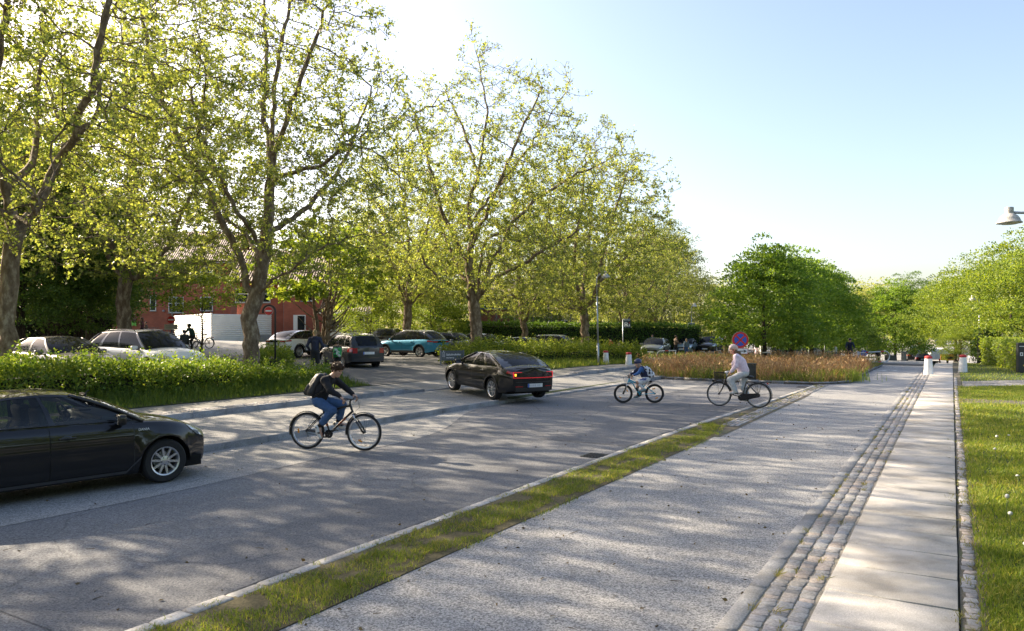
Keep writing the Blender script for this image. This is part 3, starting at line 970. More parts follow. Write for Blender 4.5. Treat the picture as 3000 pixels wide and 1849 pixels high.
# ------------------------------------------------------------------ dense trees
def dense_crown(seed, centre, radii, n_clump, n_leaf, leaf, mt, clump=.75, template=T_OVAL, egg=.0, zmin=None, droop=0.0, inner=.35, skirt=0):
 r = np.random.default_rng(seed)
 c = np.array(centre, float); R = np.array(radii, float)
 P = []; Dr = []
 for i in range(n_clump):
  d = r.normal(size=3); d /= np.linalg.norm(d)
  if d[2] < -.75:
   d[2] *= -.5
  f = r.uniform(inner, 1.0) ** .6
  bump = 1 + .17 * mnoise.noise(Vector(d * 1.9) + Vector((seed * 1.7, seed * .3, 0)))
  k = 1 - egg * d[2]
  q = c + d * R * np.array([k, k, 1]) * f * bump
  if zmin is not None and q[2] < zmin:
   q[2] = zmin + r.uniform(0, .8)
  m = max(4, int(r.normal(n_leaf, n_leaf * .3)))
  v = r.normal(size=(m, 3)); v /= np.linalg.norm(v, axis=1, keepdims=True)
  v[:, 2] = np.where(v[:, 2] < -.2, -v[:, 2] * .6, v[:, 2])
  rr = clump * r.uniform(.6, 1.25)
  sh = r.uniform(.35, 1.0, (m, 1)) ** .5
  off = v * np.array([1, 1, .62]) * rr * sh
  P.append(q + off); Dr.append(v * .8 + d * .5)
 for i in range(skirt):
  a = r.uniform(0, 2 * pi); q = c + np.array([cos(a), sin(a), 0]) * R[0] * r.uniform(.1, 1) ** .5 * .98; q[2] = zmin + r.uniform(-.1, 1.1)
  v = r.normal(size=(n_leaf, 3)); v /= np.linalg.norm(v, axis=1, keepdims=True)
  P.append(q + v * clump * .9 * np.array([1, 1, .6]) * r.uniform(.4, 1, (n_leaf, 1))); Dr.append(v * .8)
 P = np.vstack(P); Dr = np.vstack(Dr).astype(np.float32)
 return scatter('crown', P, leaf, template, mt, dirs=Dr, spread=.55, r=r, droop=droop)
def dense_wood(seed, h, r0, spread, top, mt, nlimb=9, lean=.03, stems=1):
 r = random.Random(seed)
 mb = MB()
 for st in range(stems):
  bx, by = (0, 0) if stems == 1 else (r.uniform(-.15, .15), r.uniform(-.15, .15))
  tx, ty = (r.uniform(-lean, lean) * top, r.uniform(-lean, lean) * top) if stems == 1 else (r.uniform(-.35, .35) * spread, r.uniform(-.35, .35) * spread)
  pts = [(bx, by, -.3), (bx, by, 0.05)]
  for i in range(1, 9):
   u = i / 8
   pts.append((bx + tx * u + r.uniform(-.05, .05), by + ty * u + r.uniform(-.05, .05), top * u))
  rad = [r0 * 1.5, r0 * 1.25] + [r0 * (1 - .88 * i / 8) for i in range(1, 9)]
  mb.tube(pts, rad, 9)
  for k in range(nlimb):
   u = r.uniform(h / top, .85)
   b = Vector((bx + tx * u, by + ty * u, top * u)); an = r.uniform(0, 2 * pi)
   L = spread * r.uniform(.55, .95) * (1 - .4 * u)
   lp = [b]; dv = Vector((cos(an), sin(an), r.uniform(.3, .9))).normalized()
   for q in range(5):
    dv = (dv + Vector((r.uniform(-.2, .2), r.uniform(-.2, .2), r.uniform(-.05, .2)))).normalized()
    lp.append(lp[-1] + dv * L / 5)
   ra = r0 * (1 - .8 * u) * .5
   mb.tube(lp, [ra * (1 - .17 * q) for q in range(6)], 5)
 me = bpy.data.meshes.new('trunk')
 me.from_pydata([tuple(p) for p in mb.v], [], mb.f); me.materials.append(mt)
 me.polygons.foreach_set('use_smooth', [True] * len(mb.f)); me.update()
 return me
def dense_trees():
 # --- limes beyond the dry grass bed
 limeA = dense_crown(21, (0, 0, 4.9), (3.6, 3.6, 4.0), 420, 52, .19, L_LIME, .72, egg=.28, zmin=1.6, skirt=110)
 limeB = dense_crown(22, (0, 0, 5.0), (3.5, 3.5, 3.9), 400, 52, .19, L_LIME, .72, egg=.22, zmin=1.6, skirt=110)
 woodA = dense_wood(31, 2.0, .17, 2.6, 7.6, B_DARK, 12)
 G = 'round crowned lime trees beyond the dry grass bed'
 for px, d, k, rz, sc, lab in [(2242, 45.5, 0, 0, .86, 'dark green lime tree with a tied stake, first of the row beyond the dry grass'),
        (2318, 52.5, 1, 1.4, .9, 'lime tree second from the tied stake in the row beyond the dry grass'),
        (2377, 58.5, 0, 2.5, .93, 'lime tree third from the tied stake in the row beyond the dry grass'),
        (2412, 66, 1, 3.9, .95, 'lime tree fourth from the tied stake, last crown before the shrubs'),
        (2623, 88, 1, .6, 1.12, 'lone dark lime tree standing beside the road in front of the far car park')]:
  x = PX(px, d)
  put_tree('lime_tree', woodA, [limeA, limeB][k], x, d, gxy(x, d), rz, sc, lab, G if px != 2623 else None)
 # --- generic crowns reused
 fresh = dense_crown(41, (0, 0, 6.0), (4.6, 4.6, 4.8), 340, 72, .175, L_FRESH, 1.0, zmin=.9)
 fresh2 = dense_crown(42, (0, 0, 4.6), (4.0, 4.0, 4.2), 270, 72, .17, L_FRESH, .95, zmin=.4)
 pale = dense_crown(43, (0, 0, 6.6), (4.0, 4.0, 5.6), 260, 36, .24, L_PALE, 1.1, zmin=1.0, inner=.2)
 dark = dense_crown(44, (0, 0, 6.6), (4.4, 4.4, 6.4), 360, 66, .18, L_DARK, .95, zmin=.3)
 dark2 = dense_crown(45, (0, 0, 4.4), (3.6, 3.6, 4.2), 260, 66, .17, L_DARK, .85, zmin=.2)
 willow = dense_crown(46, (0, 0, 9.6), (4.2, 4.2, 8.6), 420, 44, .3, leaf_mat('willow_leaf', [(.06, .085, .02), (.1, .125, .03), (.15, .165, .05)], trans=.4), 1.1, template=T_THIN, zmin=1.2, droop=1.1)
 wF = dense_wood(51, 1.2, .2, 3.4, 8.5, B_DARK, 12)
 wS = dense_wood(52, .6, .12, 3.0, 6.0, B_DARK, 10, stems=3)
 def T(name, w, c, px, d, rz, sc, lab, g=None, z=None):
  x = PX(px, d)
  return put_tree(name, w, c, x, d, gxy(x, d) - .05 if z is None else z, rz, sc, lab, g)
 # dark wall of trees on the left
 G = 'dark trees behind the parked cars on the left'
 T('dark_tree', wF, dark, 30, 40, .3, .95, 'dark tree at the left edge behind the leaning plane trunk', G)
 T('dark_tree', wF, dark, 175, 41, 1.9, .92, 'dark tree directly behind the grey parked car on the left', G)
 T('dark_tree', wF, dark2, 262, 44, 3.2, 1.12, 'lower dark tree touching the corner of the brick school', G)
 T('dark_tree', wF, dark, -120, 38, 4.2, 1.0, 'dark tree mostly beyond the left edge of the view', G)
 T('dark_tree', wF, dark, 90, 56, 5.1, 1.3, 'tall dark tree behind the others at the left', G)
 for i_, (x_, y_) in enumerate([(-46, 31), (-56, 22), (-50, 40), (-60, 8)]):  # unseen trees added to darken the reflections in the parked cars' windows
  put_tree('dark_tree', wF, dark, x_, y_, .6, i_ * 1.4, 1.0, 'unseen dark tree added beyond the left edge of the view behind the hedge', G)
 T('dark_tree', wS, dark2, 60, 35, 2.2, .8, 'dark bush low behind the leaning plane trunk at the left edge', G)
 T('dark_tree', wS, dark2, 150, 37.5, .9, .84, 'dark bush low behind the grey parked car on the left', G)
 T('dark_tree', wS, dark2, 232, 39.5, 5.0, .8, 'dark bush behind the gap between the two left parked cars', G)
 T('dark_tree', wS, dark2, 300, 50, 3.9, .75, 'dark bush at the foot of the brick school corner', G)
 # small trees before the school
 maple = dense_crown(47, (0, 0, 3.6), (2.5, 2.3, 1.7), 130, 40, .16, L_FRESH, .55, zmin=1.7)
 T('maple_tree', dense_wood(53, 1.4, .08, 1.9, 3.6, B_DARK, 9), maple, 590, 43, 0, 1.0, 'small yellow green tree in front of the white corrugated shed')
 chest = dense_crown(48, (0, 0, 5.2), (3.7, 3.4, 3.0), 150, 26, .27, L_FRESH, .75, template=T_STAR, zmin=2.6)
 T('chestnut_tree', dense_wood(54, .9, .17, 3.6, 6.0, B_PLANE, 9, stems=5), chest, 950, 43, .4, .98, 'bright green chestnut tree with several stems before the low tiled building')
 # shrubs and young trees between the cars and the hedge
 G = 'leafy young trees behind the parked cars'
 T('young_tree', wS, fresh2, 1075, 56, .5, .62, 'light green bush to the left of the second row plane trunk, by the tiled roof', G)
 T('young_tree', wS, fresh2, 1268, 58, 1.5, .74, 'light green young tree between the plane trunks behind the teal car', G)
 T('young_tree', wS, fresh, 1150, 68, 2.5, .95, 'taller young tree behind the tiled roof', G)
 T('young_tree', wS, dark2, 1310, 60, 3.5, .55, 'dark green shrub left of the wide plane trunk', G)
 T('young_tree', wF, fresh, 1010, 78, 4.4, 1.25, 'tall light green tree above the low tiled building', G)
 T('young_tree', wF, fresh, 1290, 84, 5.2, 1.2, 'tall light green tree behind the wide plane crown', G)
 # beyond the clipped hedge
 G = 'trees beyond the tall clipped hedge'
 T('willow_tree', wF, willow, 1905, 92, .4, 1.0, 'tall drooping dark green tree at the right end of the plane crowns', G)
 T('willow_tree', wF, willow, 1975, 98, 2.4, .92, 'drooping tree standing against the sky at the right of the group', G)
 T('pale_tree', wF, pale, 1640, 82, 1.2, .95, 'pale feathery tree behind the grey lamp post', G)
 T('pale_tree', wF, pale, 1760, 86, 2.2, .9, 'pale tree behind the first drop off sign', G)
 T('dark_tree', wF, dark2, 1560, 80, 2.9, .85, 'dark shrub tree behind the ball court fence', G)
 T('dark_tree', wF, dark2, 1850, 88, .9, .75, 'dark low tree behind the hedge near the parked queue', G)
 T('pale_tree', wF, pale, 2050, 96, 3.3, .86, 'pale yellowish tree behind the second lamp post', G)
 T('pale_tree', wF, pale, 2120, 104, 4.6, .8, 'pale tree left of the limes, against the sky', G)
 T('young_tree', wS, fresh2, 2085, 82, 3.0, .62, 'light green bush behind the queue of cars', G)
 T('young_tree', wS, fresh2, 2165, 86, 3.7, .55, 'light green bush behind the no stopping sign', G)
 T('dark_tree', wS, dark2, 2280, 84, 4.1, .5, 'dark shrub behind the first limes', G)
 # centre background
 G = 'trees along the far road'
 T('pale_tree', wF, pale, 2480, 92, .7, .86, 'pale thin leaved tree to the right of the limes', G)
 T('pale_tree', wF, pale, 2545, 130, 1.7, 1.1, 'pale airy tree above the far car park', G)
 T('dark_tree', wS, dark2, 2462, 74, 2.7, .62, 'dark rounded shrub at the end of the lime row', G)
 T('dark_tree', wS, dark2, 2520, 82, 3.7, .6, 'dark shrub behind the blue cycle sign', G)
 T('dark_tree', wF, dark, 2660, 150, .2, 1.15, 'dark tree on the skyline behind the lone lime', G)
 T('dark_tree', wF, dark, 2725, 160, 1.4, 1.05, 'dark tree on the skyline above the white trailer', G)
 T('young_tree', wF, fresh, 2590, 170, 2.0, 1.0, 'light green tree on the skyline, left of the lone lime', G)
 T('young_tree', wF, fresh2, 2705, 120, 2.9, .9, 'light green tree behind the lone lime', G)
 # right side
 G = 'leafy trees above the hedges on the right'
 T('garden_tree', wF, fresh, 2812, 104, .3, 1.0, 'garden tree farthest down the sidewalk on the right', G)
 T('garden_tree', wF, fresh, 2800, 76, 1.2, .92, 'garden tree left of the two street lamps on the right', G)
 T('garden_tree', wF, fresh, 2880, 68, 2.4, .98, 'garden tree behind the street lamp on the right', G)
 T('garden_tree', wF, fresh, 2960, 60, 3.1, .84, 'bright garden tree above the clipped hedge at the right', G)
 T('garden_tree', wF, fresh2, 3010, 50, 4.4, .88, 'bright garden tree at the right edge of the view', G)
 T('garden_tree', wS, fresh2, 2812, 64, 5.2, .42, 'small leafy tree beside the sidewalk before the topiary arch', G)
 T('garden_tree', wF, fresh, 2700, 135, 5.6, 1.0, 'garden tree at the far end of the sidewalk', G)
 T('garden_tree', wF, fresh, 3080, 62, 5.9, 1.1, 'garden tree just outside the right edge', G)
dense_trees()
# a far wood closing the view
def far_wood():
 r = np.random.default_rng(90)
 P = []; Dr = []
 for i in range(520):
  a = r.uniform(-.75, .75); d = r.uniform(190, 260)
  x, y = d * sin(a), d * cos(a)
  h = 6.5 + 4 * mnoise.noise(Vector((a * 7, 2.2, 0))) + (3.5 if a < .1 else 0)
  zc = r.uniform(0, 1) ** .7 * h
  v = r.normal(size=(60, 3)); v /= np.linalg.norm(v, axis=1, keepdims=True)
  P.append(np.array([x, y, zc - 2]) + v * np.array([3.2, 3.2, 2.0]) * r.uniform(.4, 1, (60, 1))); Dr.append(v)
 me = scatter('distant_wood', np.vstack(P), 1.0, T_OVAL, L_PALE, dirs=np.vstack(Dr).astype(np.float32), spread=.5, r=r)
 tag(link('distant_wood', me), 'distant wood of green trees closing the view', 'wood', kind='stuff')
far_wood()
# ------------------------------------------------------------------ hedges
def hedge(name, path, width, z0, h, mt, dens, leaf, label, cat='hedge', rough=.1, sprays=0, spray_h=.35, group=None, template=T_OVAL, seed=1, zfun=None):
 """path: list of world (x,y) along the middle"""
 r = np.random.default_rng(seed)
 root = empty(name, (path[0][0], path[0][1], z0), 0, label, cat, group)
 o0 = np.array([path[0][0], path[0][1], z0])
 P = []; Dr = []; SP = []; SD = []; core = MB()
 zf = zfun or (lambda x, y: z0)
 segs = list(zip(path, path[1:]))
 for si, (a, b) in enumerate(segs):
  a = np.array(a); b = np.array(b); L = np.linalg.norm(b - a); d = (b - a) / L; nrm = np.array([-d[1], d[0]])
  hw = width / 2
  def surf(n, kind):
   u = r.uniform(0, L, n)
   if kind == 'top':
    off = r.uniform(-hw, hw, n); zz = np.full(n, h) - .25 * np.maximum(0, np.abs(off) / hw - .75) * h * .4
    nn = np.tile([0, 0, 1.0], (n, 1))
   elif kind in ('+', '-'):
    sg = 1 if kind == '+' else -1
    off = np.full(n, sg * hw); zz = r.uniform(0, 1, n) ** .9 * h
    nn = np.tile([nrm[0] * sg, nrm[1] * sg, .15], (n, 1))
   else:
    u = np.full(n, 0.0 if kind == 's' else L); off = r.uniform(-hw, hw, n); zz = r.uniform(0, h, n)
    sg = -1 if kind == 's' else 1
    nn = np.tile([d[0] * sg, d[1] * sg, .1], (n, 1))
   base = a[None] + d[None] * u[:, None] + nrm[None] * off[:, None]
   bump = np.array([mnoise.noise(Vector((p[0] * .9, p[1] * .9, z * 1.3 + seed))) + .5 * mnoise.noise(Vector((p[0] * 2.6, p[1] * 2.6, z * 2.8))) for p, z in zip(base, zz)])
   q = np.c_[base, np.array([zf(p[0], p[1]) for p in base]) + zz]
   depth = r.uniform(-.12 - rough * .8, .05, n) + rough * bump
   q = q + nn * depth[:, None]
   return q, nn
  kinds = [('top', width * L), ('+', h * L), ('-', h * L)]
  if si == 0: kinds.append(('s', h * width))
  if si == len(segs) - 1: kinds.append(('e', h * width))
  for k, area in kinds:
   q, nn = surf(int(area * dens), k)
   P.append(q); Dr.append(nn)
  for _ in range(int(sprays * L)):
   u = r.uniform(0, L); off = r.uniform(-hw, hw)
   p = a + d * u + nrm * off
   bz = zf(p[0], p[1]) + h + rough * .8 * mnoise.noise(Vector((p[0] * .9, p[1] * .9, h * 1.3 + seed)))
   H = spray_h * r.uniform(.4, 1.2); lean = r.normal(size=2) * .25
   m = int(7 + 8 * H / spray_h)
   v = np.linspace(-.2, 1, m)
   SP.append(np.c_[p[0] + lean[0] * v * H, p[1] + lean[1] * v * H, bz + v * H] + r.normal(size=(m, 3)) * .035)
   SD.append(np.tile([lean[0], lean[1], .5], (m, 1)))
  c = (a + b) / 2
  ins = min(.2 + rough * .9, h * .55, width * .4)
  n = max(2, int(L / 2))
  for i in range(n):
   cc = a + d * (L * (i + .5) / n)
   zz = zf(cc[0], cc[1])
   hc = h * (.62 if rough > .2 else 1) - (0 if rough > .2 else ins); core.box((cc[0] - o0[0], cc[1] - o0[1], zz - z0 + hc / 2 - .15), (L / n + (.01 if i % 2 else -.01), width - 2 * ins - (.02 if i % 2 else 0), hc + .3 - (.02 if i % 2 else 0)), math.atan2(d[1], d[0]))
 allP = np.vstack(P + SP) - o0; allD = np.vstack(Dr + SD).astype(np.float32)
 link('foliage', scatter('foliage', allP, leaf, template, mt, dirs=allD * .6, spread=.75, r=r, up=.25), root)
 core.build('stems', CORE, root)  # solid dark boxes inside the leaves, sized to stop sun shining through
 return root
gzz = lambda x, y: gxy(x, y)
hedge('shrub_hedge', [W2(-9, 19.6), W2(5, 19.7), W2(13, 19.6), W2(19.4, 19.5)], 2.1, .5, .93, L_HEDGE, 900, .082, 'long wild shrub hedge in front of the parked cars on the left', rough=.34, sprays=15, spray_h=.36, seed=2, zfun=lambda x, y: .5 - .62 * sm(10.5, 20, ST(x, y)[0]))
hedge('shrub_hedge', [W2(29.8, 21.2), W2(34, 20.2), W2(41, 19.0), W2(46.5, 18.0)], 1.8, .42, .92, leaf_mat('shrub_leaf', [(.045, .08, .012), (.085, .125, .018), (.14, .17, .028), (.2, .22, .04)], trans=.45, patch=1.0), 330, .1, 'lower sunlit shrub hedge running from the school sign to the bollards', rough=.34, sprays=20, spray_h=.42, seed=3, zfun=lambda x, y: gxy(x, y) - .02)
hedge('shrub_hedge', [W2(20.3, 23.2), W2(22.6, 25.2)], 1.2, .55, .8, L_FRESH, 300, .1, 'small bright bush at the foot of the no entry sign', cat='bush', rough=.2, sprays=10, seed=4)
HB = [(-4.5, 61.5), (4, 66), (11, 69.5), (18, 72.5)]
hedge('clipped_hedge', HB, 1.6, .1, 2.75, L_HEDGE2, 150, .16, 'tall straight clipped hedge running behind the second row of parked cars', rough=.12, sprays=3, spray_h=.2, seed=5, zfun=lambda x, y: gxy(x, y))
hedge('garden_hedge', [(27.6, 38.5), (30.1, 44.0), (32.6, 49.5)], 2.2, 0, 1.6, L_FRESH, 150, .13, 'clipped bright hedge along the garden at the right with a square top', rough=.1, sprays=3, spray_h=.12, seed=6)
hedge('garden_hedge', [(35.8, 54.5), (40.4, 63.5)], 1.8, 0, 1.35, L_FRESH, 130, .14, 'farther clipped hedge beyond the topiary arch on the right', rough=.12, sprays=2, seed=7)
# topiary arch over a garden gate
def arch_hedge():
 r = np.random.default_rng(77)
 x0, y0 = 33.0, 51.5
 root = empty('topiary_arch', (x0, y0, 0), radians(40), 'dark clipped yew arch rising over the bright garden hedge', 'hedge')
 P = []; Dr = []
 core = MB()
 n = 2600
 for part, cnt in (('l', 700), ('r', 700), ('t', 1300)):
  for _ in range(cnt):
   if part == 't':
    an = r.uniform(0, pi); rr = 1.12; q = np.array([cos(an) * rr * 1.15, r.uniform(-.5, .5), 1.35 + sin(an) * .9]); d = np.array([cos(an), r.normal() * .6, sin(an)])
    if r.uniform() < .3:
     k = r.uniform(.45, 1); q[0] *= k; q[2] = 1.35 + (q[2] - 1.35) * k; q[1] = -.52; d = np.array([0, -1, 0])
   else:
    sx = -1 if part == 'l' else 1
    th = r.uniform(0, 2 * pi); q = np.array([sx * 1.05 + .3 * cos(th), .5 * sin(th), r.uniform(0, 1.5)]); d = np.array([cos(th), sin(th), 0])
   P.append(q + r.normal(size=3) * .05); Dr.append(d)
 link('foliage', scatter('foliage', np.array(P), .11, T_OVAL, L_YEW, dirs=np.array(Dr, np.float32) * .8, spread=.6, r=r), root)
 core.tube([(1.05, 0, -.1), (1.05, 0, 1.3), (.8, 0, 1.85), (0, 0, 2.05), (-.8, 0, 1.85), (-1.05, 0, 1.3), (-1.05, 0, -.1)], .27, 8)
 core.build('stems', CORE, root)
arch_hedge()
# ------------------------------------------------------------------ grass
def blades(name, P, h, w, mt, lean=.35, r=None, kind='stuff', bend=True):
 r = r or rng
 P = np.asarray(P, np.float32); n = len(P)
 a = r.uniform(0, 2 * pi, n)
 ax = np.c_[np.cos(a), np.sin(a), np.zeros(n)]
 b = r.uniform(0, 2 * pi, n); ln = np.abs(r.normal(0, lean, n))
 dv = np.c_[np.cos(b) * ln, np.sin(b) * ln, np.ones(n)]
 H = (np.asarray(h) * r.uniform(.5, 1.25, n))[:, None]; Wd = (np.asarray(w) * r.uniform(.7, 1.3, n))[:, None]
 m = P + dv * H * .55
 t = P + dv * H * np.array([[1.25, 1.25, .93]])
 V = np.stack([P - ax * Wd, P + ax * Wd, m + ax * Wd * .7, t, m - ax * Wd * .7], 1)
 me = npmesh(name, V.reshape(-1, 3), np.arange(n * 5).reshape(n, 5), mt)
 return tag(link(name, me), kind=kind)
def grass_all():
 r = np.random.default_rng(5)
 # verge
 P = []
 while len(P) < 34000:
  s = 18.4 * r.uniform(0, 1) ** 1.35 - 1.0 if r.uniform() < .9 else r.uniform(-4, 18)
  a, b = GR(s) + .45 * sm(15, 18.4, s), TK(s) - .08
  if b - a < .02: continue
  t = r.uniform(a - .09, b + .06)
  e = min(t - a, b - t)
  if e < .05 and r.uniform() < .5: continue
  if mnoise.noise(Vector((s * 1.6, t * 3.5, 3))) + .5 * mnoise.noise(Vector((s * 5, t * 9, 1))) < -.28 + (.0 if e > .12 else .3): continue
  x, y = W2(s, t)
  if y < 1.5: continue
  P.append((x, y, .015))
 P = np.array(P)
 hv = .05 + .03 * np.array([mnoise.noise(Vector((p[0] * 2, p[1] * 2, 0))) for p in P])
 blades('verge_grass', P, hv, .0032, leaf_mat('verge_blade', [(.05, .085, .015), (.1, .145, .025), (.15, .175, .04), (.26, .22, .08)], trans=.42, patch=1.6, g=1.75, tcol=(1.35, 1.3, .6)), .6, r)
 # lawn on the right
 P = []
 while len(P) < 70000:
  u = r.uniform(0, 1)
  s = 4.2 + 33 * u ** 1.9
  wmax = .25 + .1 * s
  t = -.2 - wmax * r.uniform(0, 1) ** 1.1
  x, y = W2(s, t)
  if 26.3 + (-t) * .05 < s < 27.9 and r.uniform() < .8: continue
  if 33.5 - 1.0 * (t + .36) < s < 37.2 - 1.0 * (t + .36): continue
  if t > -.26 and r.uniform() < .5: continue
  P.append((x, y, .014))
 P = np.array(P)
 d = P[:, 1]
 hv = (.055 + .03 * np.array([mnoise.noise(Vector((p[0] * 1.5, p[1] * 1.5, 7))) for p in P])) * (1 + d * .012)
 blades('lawn_grass', P, hv, .0028 + d * .00022, L_GRASS, .5, r)
 P = []
 for _ in range(16000):
  s = r.uniform(30, 75); t = -.35 - r.uniform(0, 7) * (.3 + s / 60)
  if 33.5 - 1.0 * (t + .36) < s < 37.2 - 1.0 * (t + .36): continue
  P.append(W2(s, t) + (.014 + gz(s, t),))
 blades('far_lawn_grass', P, .08, .012, L_GRASS, .5, r)
 # bank under the hedges
 P = []
 for _ in range(15000):
  s = r.uniform(-4, 19.4); t = r.uniform(17.2, 18.9)
  P.append(W2(s, t) + (.33 + .2 * (t - 17.2) / 3.8,))
 P = np.array(P); tt = np.array([ST(p[0], p[1])[1] for p in P])
 blades('bank_grass', P, .1 + .28 * np.clip((tt - 17.2) / 1.2, 0, 1), .008, L_TALL, .35, r)
 P = []
 for _ in range(9000):
  s = r.uniform(29.8, 46); t = PB(s) + r.uniform(.0, 2.6)
  P.append(W2(s, t) + (gz(s, t) - .02,))
 P = np.array(P)
 blades('bank_grass', P, r.uniform(.12, .4, len(P)), .011, L_GRASS, .35, r)
 # tufts between the setts
 P = []
 for _ in range(90):
  s = 3 + 30 * r.uniform(0, 1) ** 1.6
  t = r.choice([.97, 1.09, 1.225, 1.362, 1.362, 1.362]) + r.normal() * .012
  for _k in range(22):
   P.append(W2(s + r.normal() * .05, t + r.normal() * .016) + (.008,))
 for _ in range(260):
  s = 4 + 30 * r.uniform(0, 1) ** 1.5; t = -.2 + r.normal() * .1
  for _k in range(14):
   P.append(W2(s + r.normal() * .05, t + r.normal() * .025) + (.004,))
 for _ in range(120):
  s = r.uniform(17, 32); t = r.uniform(4.3, 4.8)
  for _k in range(14):
   P.append(W2(s + r.normal() * .12, t + r.normal() * .03) + (.008,))
 blades('joint_grass', P, .05, .003, leaf_mat('joint_grass_blade', [(.08, .1, .02), (.16, .16, .05), (.25, .2, .09)], trans=.35), .8, r)
 # dry grass bed at the junction
 BED = [(6.6, 33.9), (9.0, 31.7), (12.6, 30.0), (14.2, 31.0), (18.2, 38), (22.6, 45.2), (21.5, 50), (12, 50), (7.2, 42)]
 def inside(x, y, poly):
  c = False
  for (x1, y1), (x2, y2) in zip(poly, poly[1:] + poly[:1]):
   if (y1 > y) != (y2 > y) and x < (x2 - x1) * (y - y1) / (y2 - y1) + x1: c = not c
  return c
 mb = MB(); mb.add([p + (.07,) for p in BED] + [p + (-.05,) for p in BED], [tuple(range(len(BED)))] + [(i, (i + 1) % len(BED), (i + 1) % len(BED) + len(BED), i + len(BED)) for i in range(len(BED))])
 o = mb.build('grass_bed', M_DIRT); tag(o, kind='structure')
 V = []; Fc = []
 kb = BED + [BED[0]]
 for (x1, y1), (x2, y2) in zip(kb[:6], kb[1:7]):
  L = math.hypot(x2 - x1, y2 - y1); k = int(L / .45)
  dx, dy = (x2 - x1) / L, (y2 - y1) / L
  for i in range(k):
   a, b = L * i / k + .01, L * (i + 1) / k - .01
   z = .11 + r.uniform(-.012, .012); o_ = len(V)
   for zz in (-.02, z):
    for u, v in ((a, .0), (b, .0), (b, -.13), (a, -.13)):
     V.append((x1 + dx * u + dy * v, y1 + dy * u - dx * v, zz))
   Fc += [(o_ + 4, o_ + 5, o_ + 6, o_ + 7), (o_, o_ + 1, o_ + 5, o_ + 4), (o_ + 1, o_ + 2, o_ + 6, o_ + 5), (o_ + 2, o_ + 3, o_ + 7, o_ + 6), (o_ + 3, o_, o_ + 4, o_ + 7)]
 tag(link('bed_kerb', npmesh('bed_kerb', V, Fc, M_KERB)), kind='structure')
 Pd, Pg, Ph = [], [], []
 while len(Pd) < 17000:
  x, y = r.uniform(6.4, 22.8), r.uniform(29.8, 51)
  if y > 40 and r.uniform() < .45: continue
  if not inside(x, y, BED): continue
  if abs(x / y - .3212) < .013 and y < 32.2: continue
  nz = mnoise.noise(Vector((x * .5, y * .5, 1)))
  Pd.append((x, y, .06)) if r.uniform() < .52 + nz * .7 else Pg.append((x, y, .06))
 Pd = np.array(Pd); Pg = np.array(Pg)
 hd = .62 + .2 * np.array([mnoise.noise(Vector((p[0] * .7, p[1] * .7, 4))) for p in Pd])
 blades('dry_grass', Pd, hd, .008, L_DRY, .3, r)
 hp = Pd[: 7000] + np.c_[r.normal(size=(7000, 2)) * .12, hd[:7000] * r.uniform(.75, 1.15, 7000)]
 tag(link('dry_grass', scatter('dry_grass', hp, .13, T_THIN, L_DRY, spread=.4, up=1.0, r=r)), kind='stuff')
 blades('bed_plants', Pg, .42, .014, L_MEADOW, .45, r)
 gp = Pg[:4200] + np.c_[r.normal(size=(len(Pg[:4200]), 2)) * .1, r.uniform(.05, .45, len(Pg[:4200]))]
 tag(link('bed_plants', scatter('bed_plants', gp, .1, T_OVAL, L_MEADOW, spread=.8, up=.3, r=r)), kind='stuff')
 # a clump of fresh iris-like leaves at the corner of the bed
 P = [(14.0 + r.normal() * .55, 31.6 + r.normal() * .35, .06) for _ in range(700)]
 blades('iris_leaves', P, .5, .014, L_GRASS, .2, r)
 # rough green grass behind the bed, under the limes
 P = []
 for _ in range(11000):
  x, y = r.uniform(9, 33), r.uniform(44, 70)
  if inside(x, y, BED): continue
  s, t = ST(x, y)
  if t < 6.6: continue
  if t > 16 and y < 56 and x < 14: continue
  P.append((x, y, gz(s, t)))
 P = np.array(P)
 blades('rough_grass', P, .45, .02, leaf_mat('rough_grass_blade', [(.06, .1, .02), (.1, .15, .03), (.16, .19, .05)], trans=.4), .35, r)
 mb = MB(); mb.add([(9.5, 50.2, .02), (21.5, 50.2, .02), (35, 69, -.3), (19, 66, .0)], [(0, 1, 2, 3)]); tag(mb.build('verge', M_SOIL), kind='structure')
grass_all()
# dandelion clocks in the lawn and twigs on the path
def dandelions():
 r = random.Random(4)
 st = mat('flower_stem', (.12, .17, .05), .7); pf = mat('dandelion_seed', (.6, .6, .56), .95, var=.2, scale=60); yl = mat('dandelion_petal', (.75, .5, .02), .7)
 root0 = None
 for i in range(13):
  s = 5.2 + i * 1.05 + r.uniform(-.4, .4); t = -.5 - r.uniform(.0, .055) * s
  x, y = W2(s, t); h = r.uniform(.14, .27)
  if root0 is None:
   root0 = empty('dandelion', (x, y, .01), 0, 'dandelion gone to seed on a bare stalk in the lawn', 'flower', 'dandelion clocks standing in the lawn')
   m2 = MB(); m2.tube([(0, 0, 0), (.01, 0, .1), (.004, .008, .2)], [.0035, .003, .0025], 5); m2.build('stem', st, root0, True)
   m2 = MB(); m2.ellipsoid((.004, .008, .215), (.02, .02, .02), 10, 8); m2.build('seed_head', pf, root0, True)
   o = root0
  else:
   o = copy_tree(root0)
  o.location = (x, y, .01); o.rotation_euler = (r.uniform(-.15, .15), r.uniform(-.15, .15), r.uniform(0, 6)); o.scale = (1.25, 1.25, h / .2)
 r2 = empty('dandelion', W2(8.9, -.78) + (.01,), 0, 'yellow dandelion flower low in the lawn near the slab edge', 'flower')
 m2 = MB(); m2.tube([(0, 0, 0), (.01, 0, .09)], .003, 5); m2.build('stem', st, r2)
 m2 = MB(); m2.ellipsoid((.01, 0, .095), (.024, .024, .012), 12, 6); m2.build('flower_head', yl, r2)
dandelions()
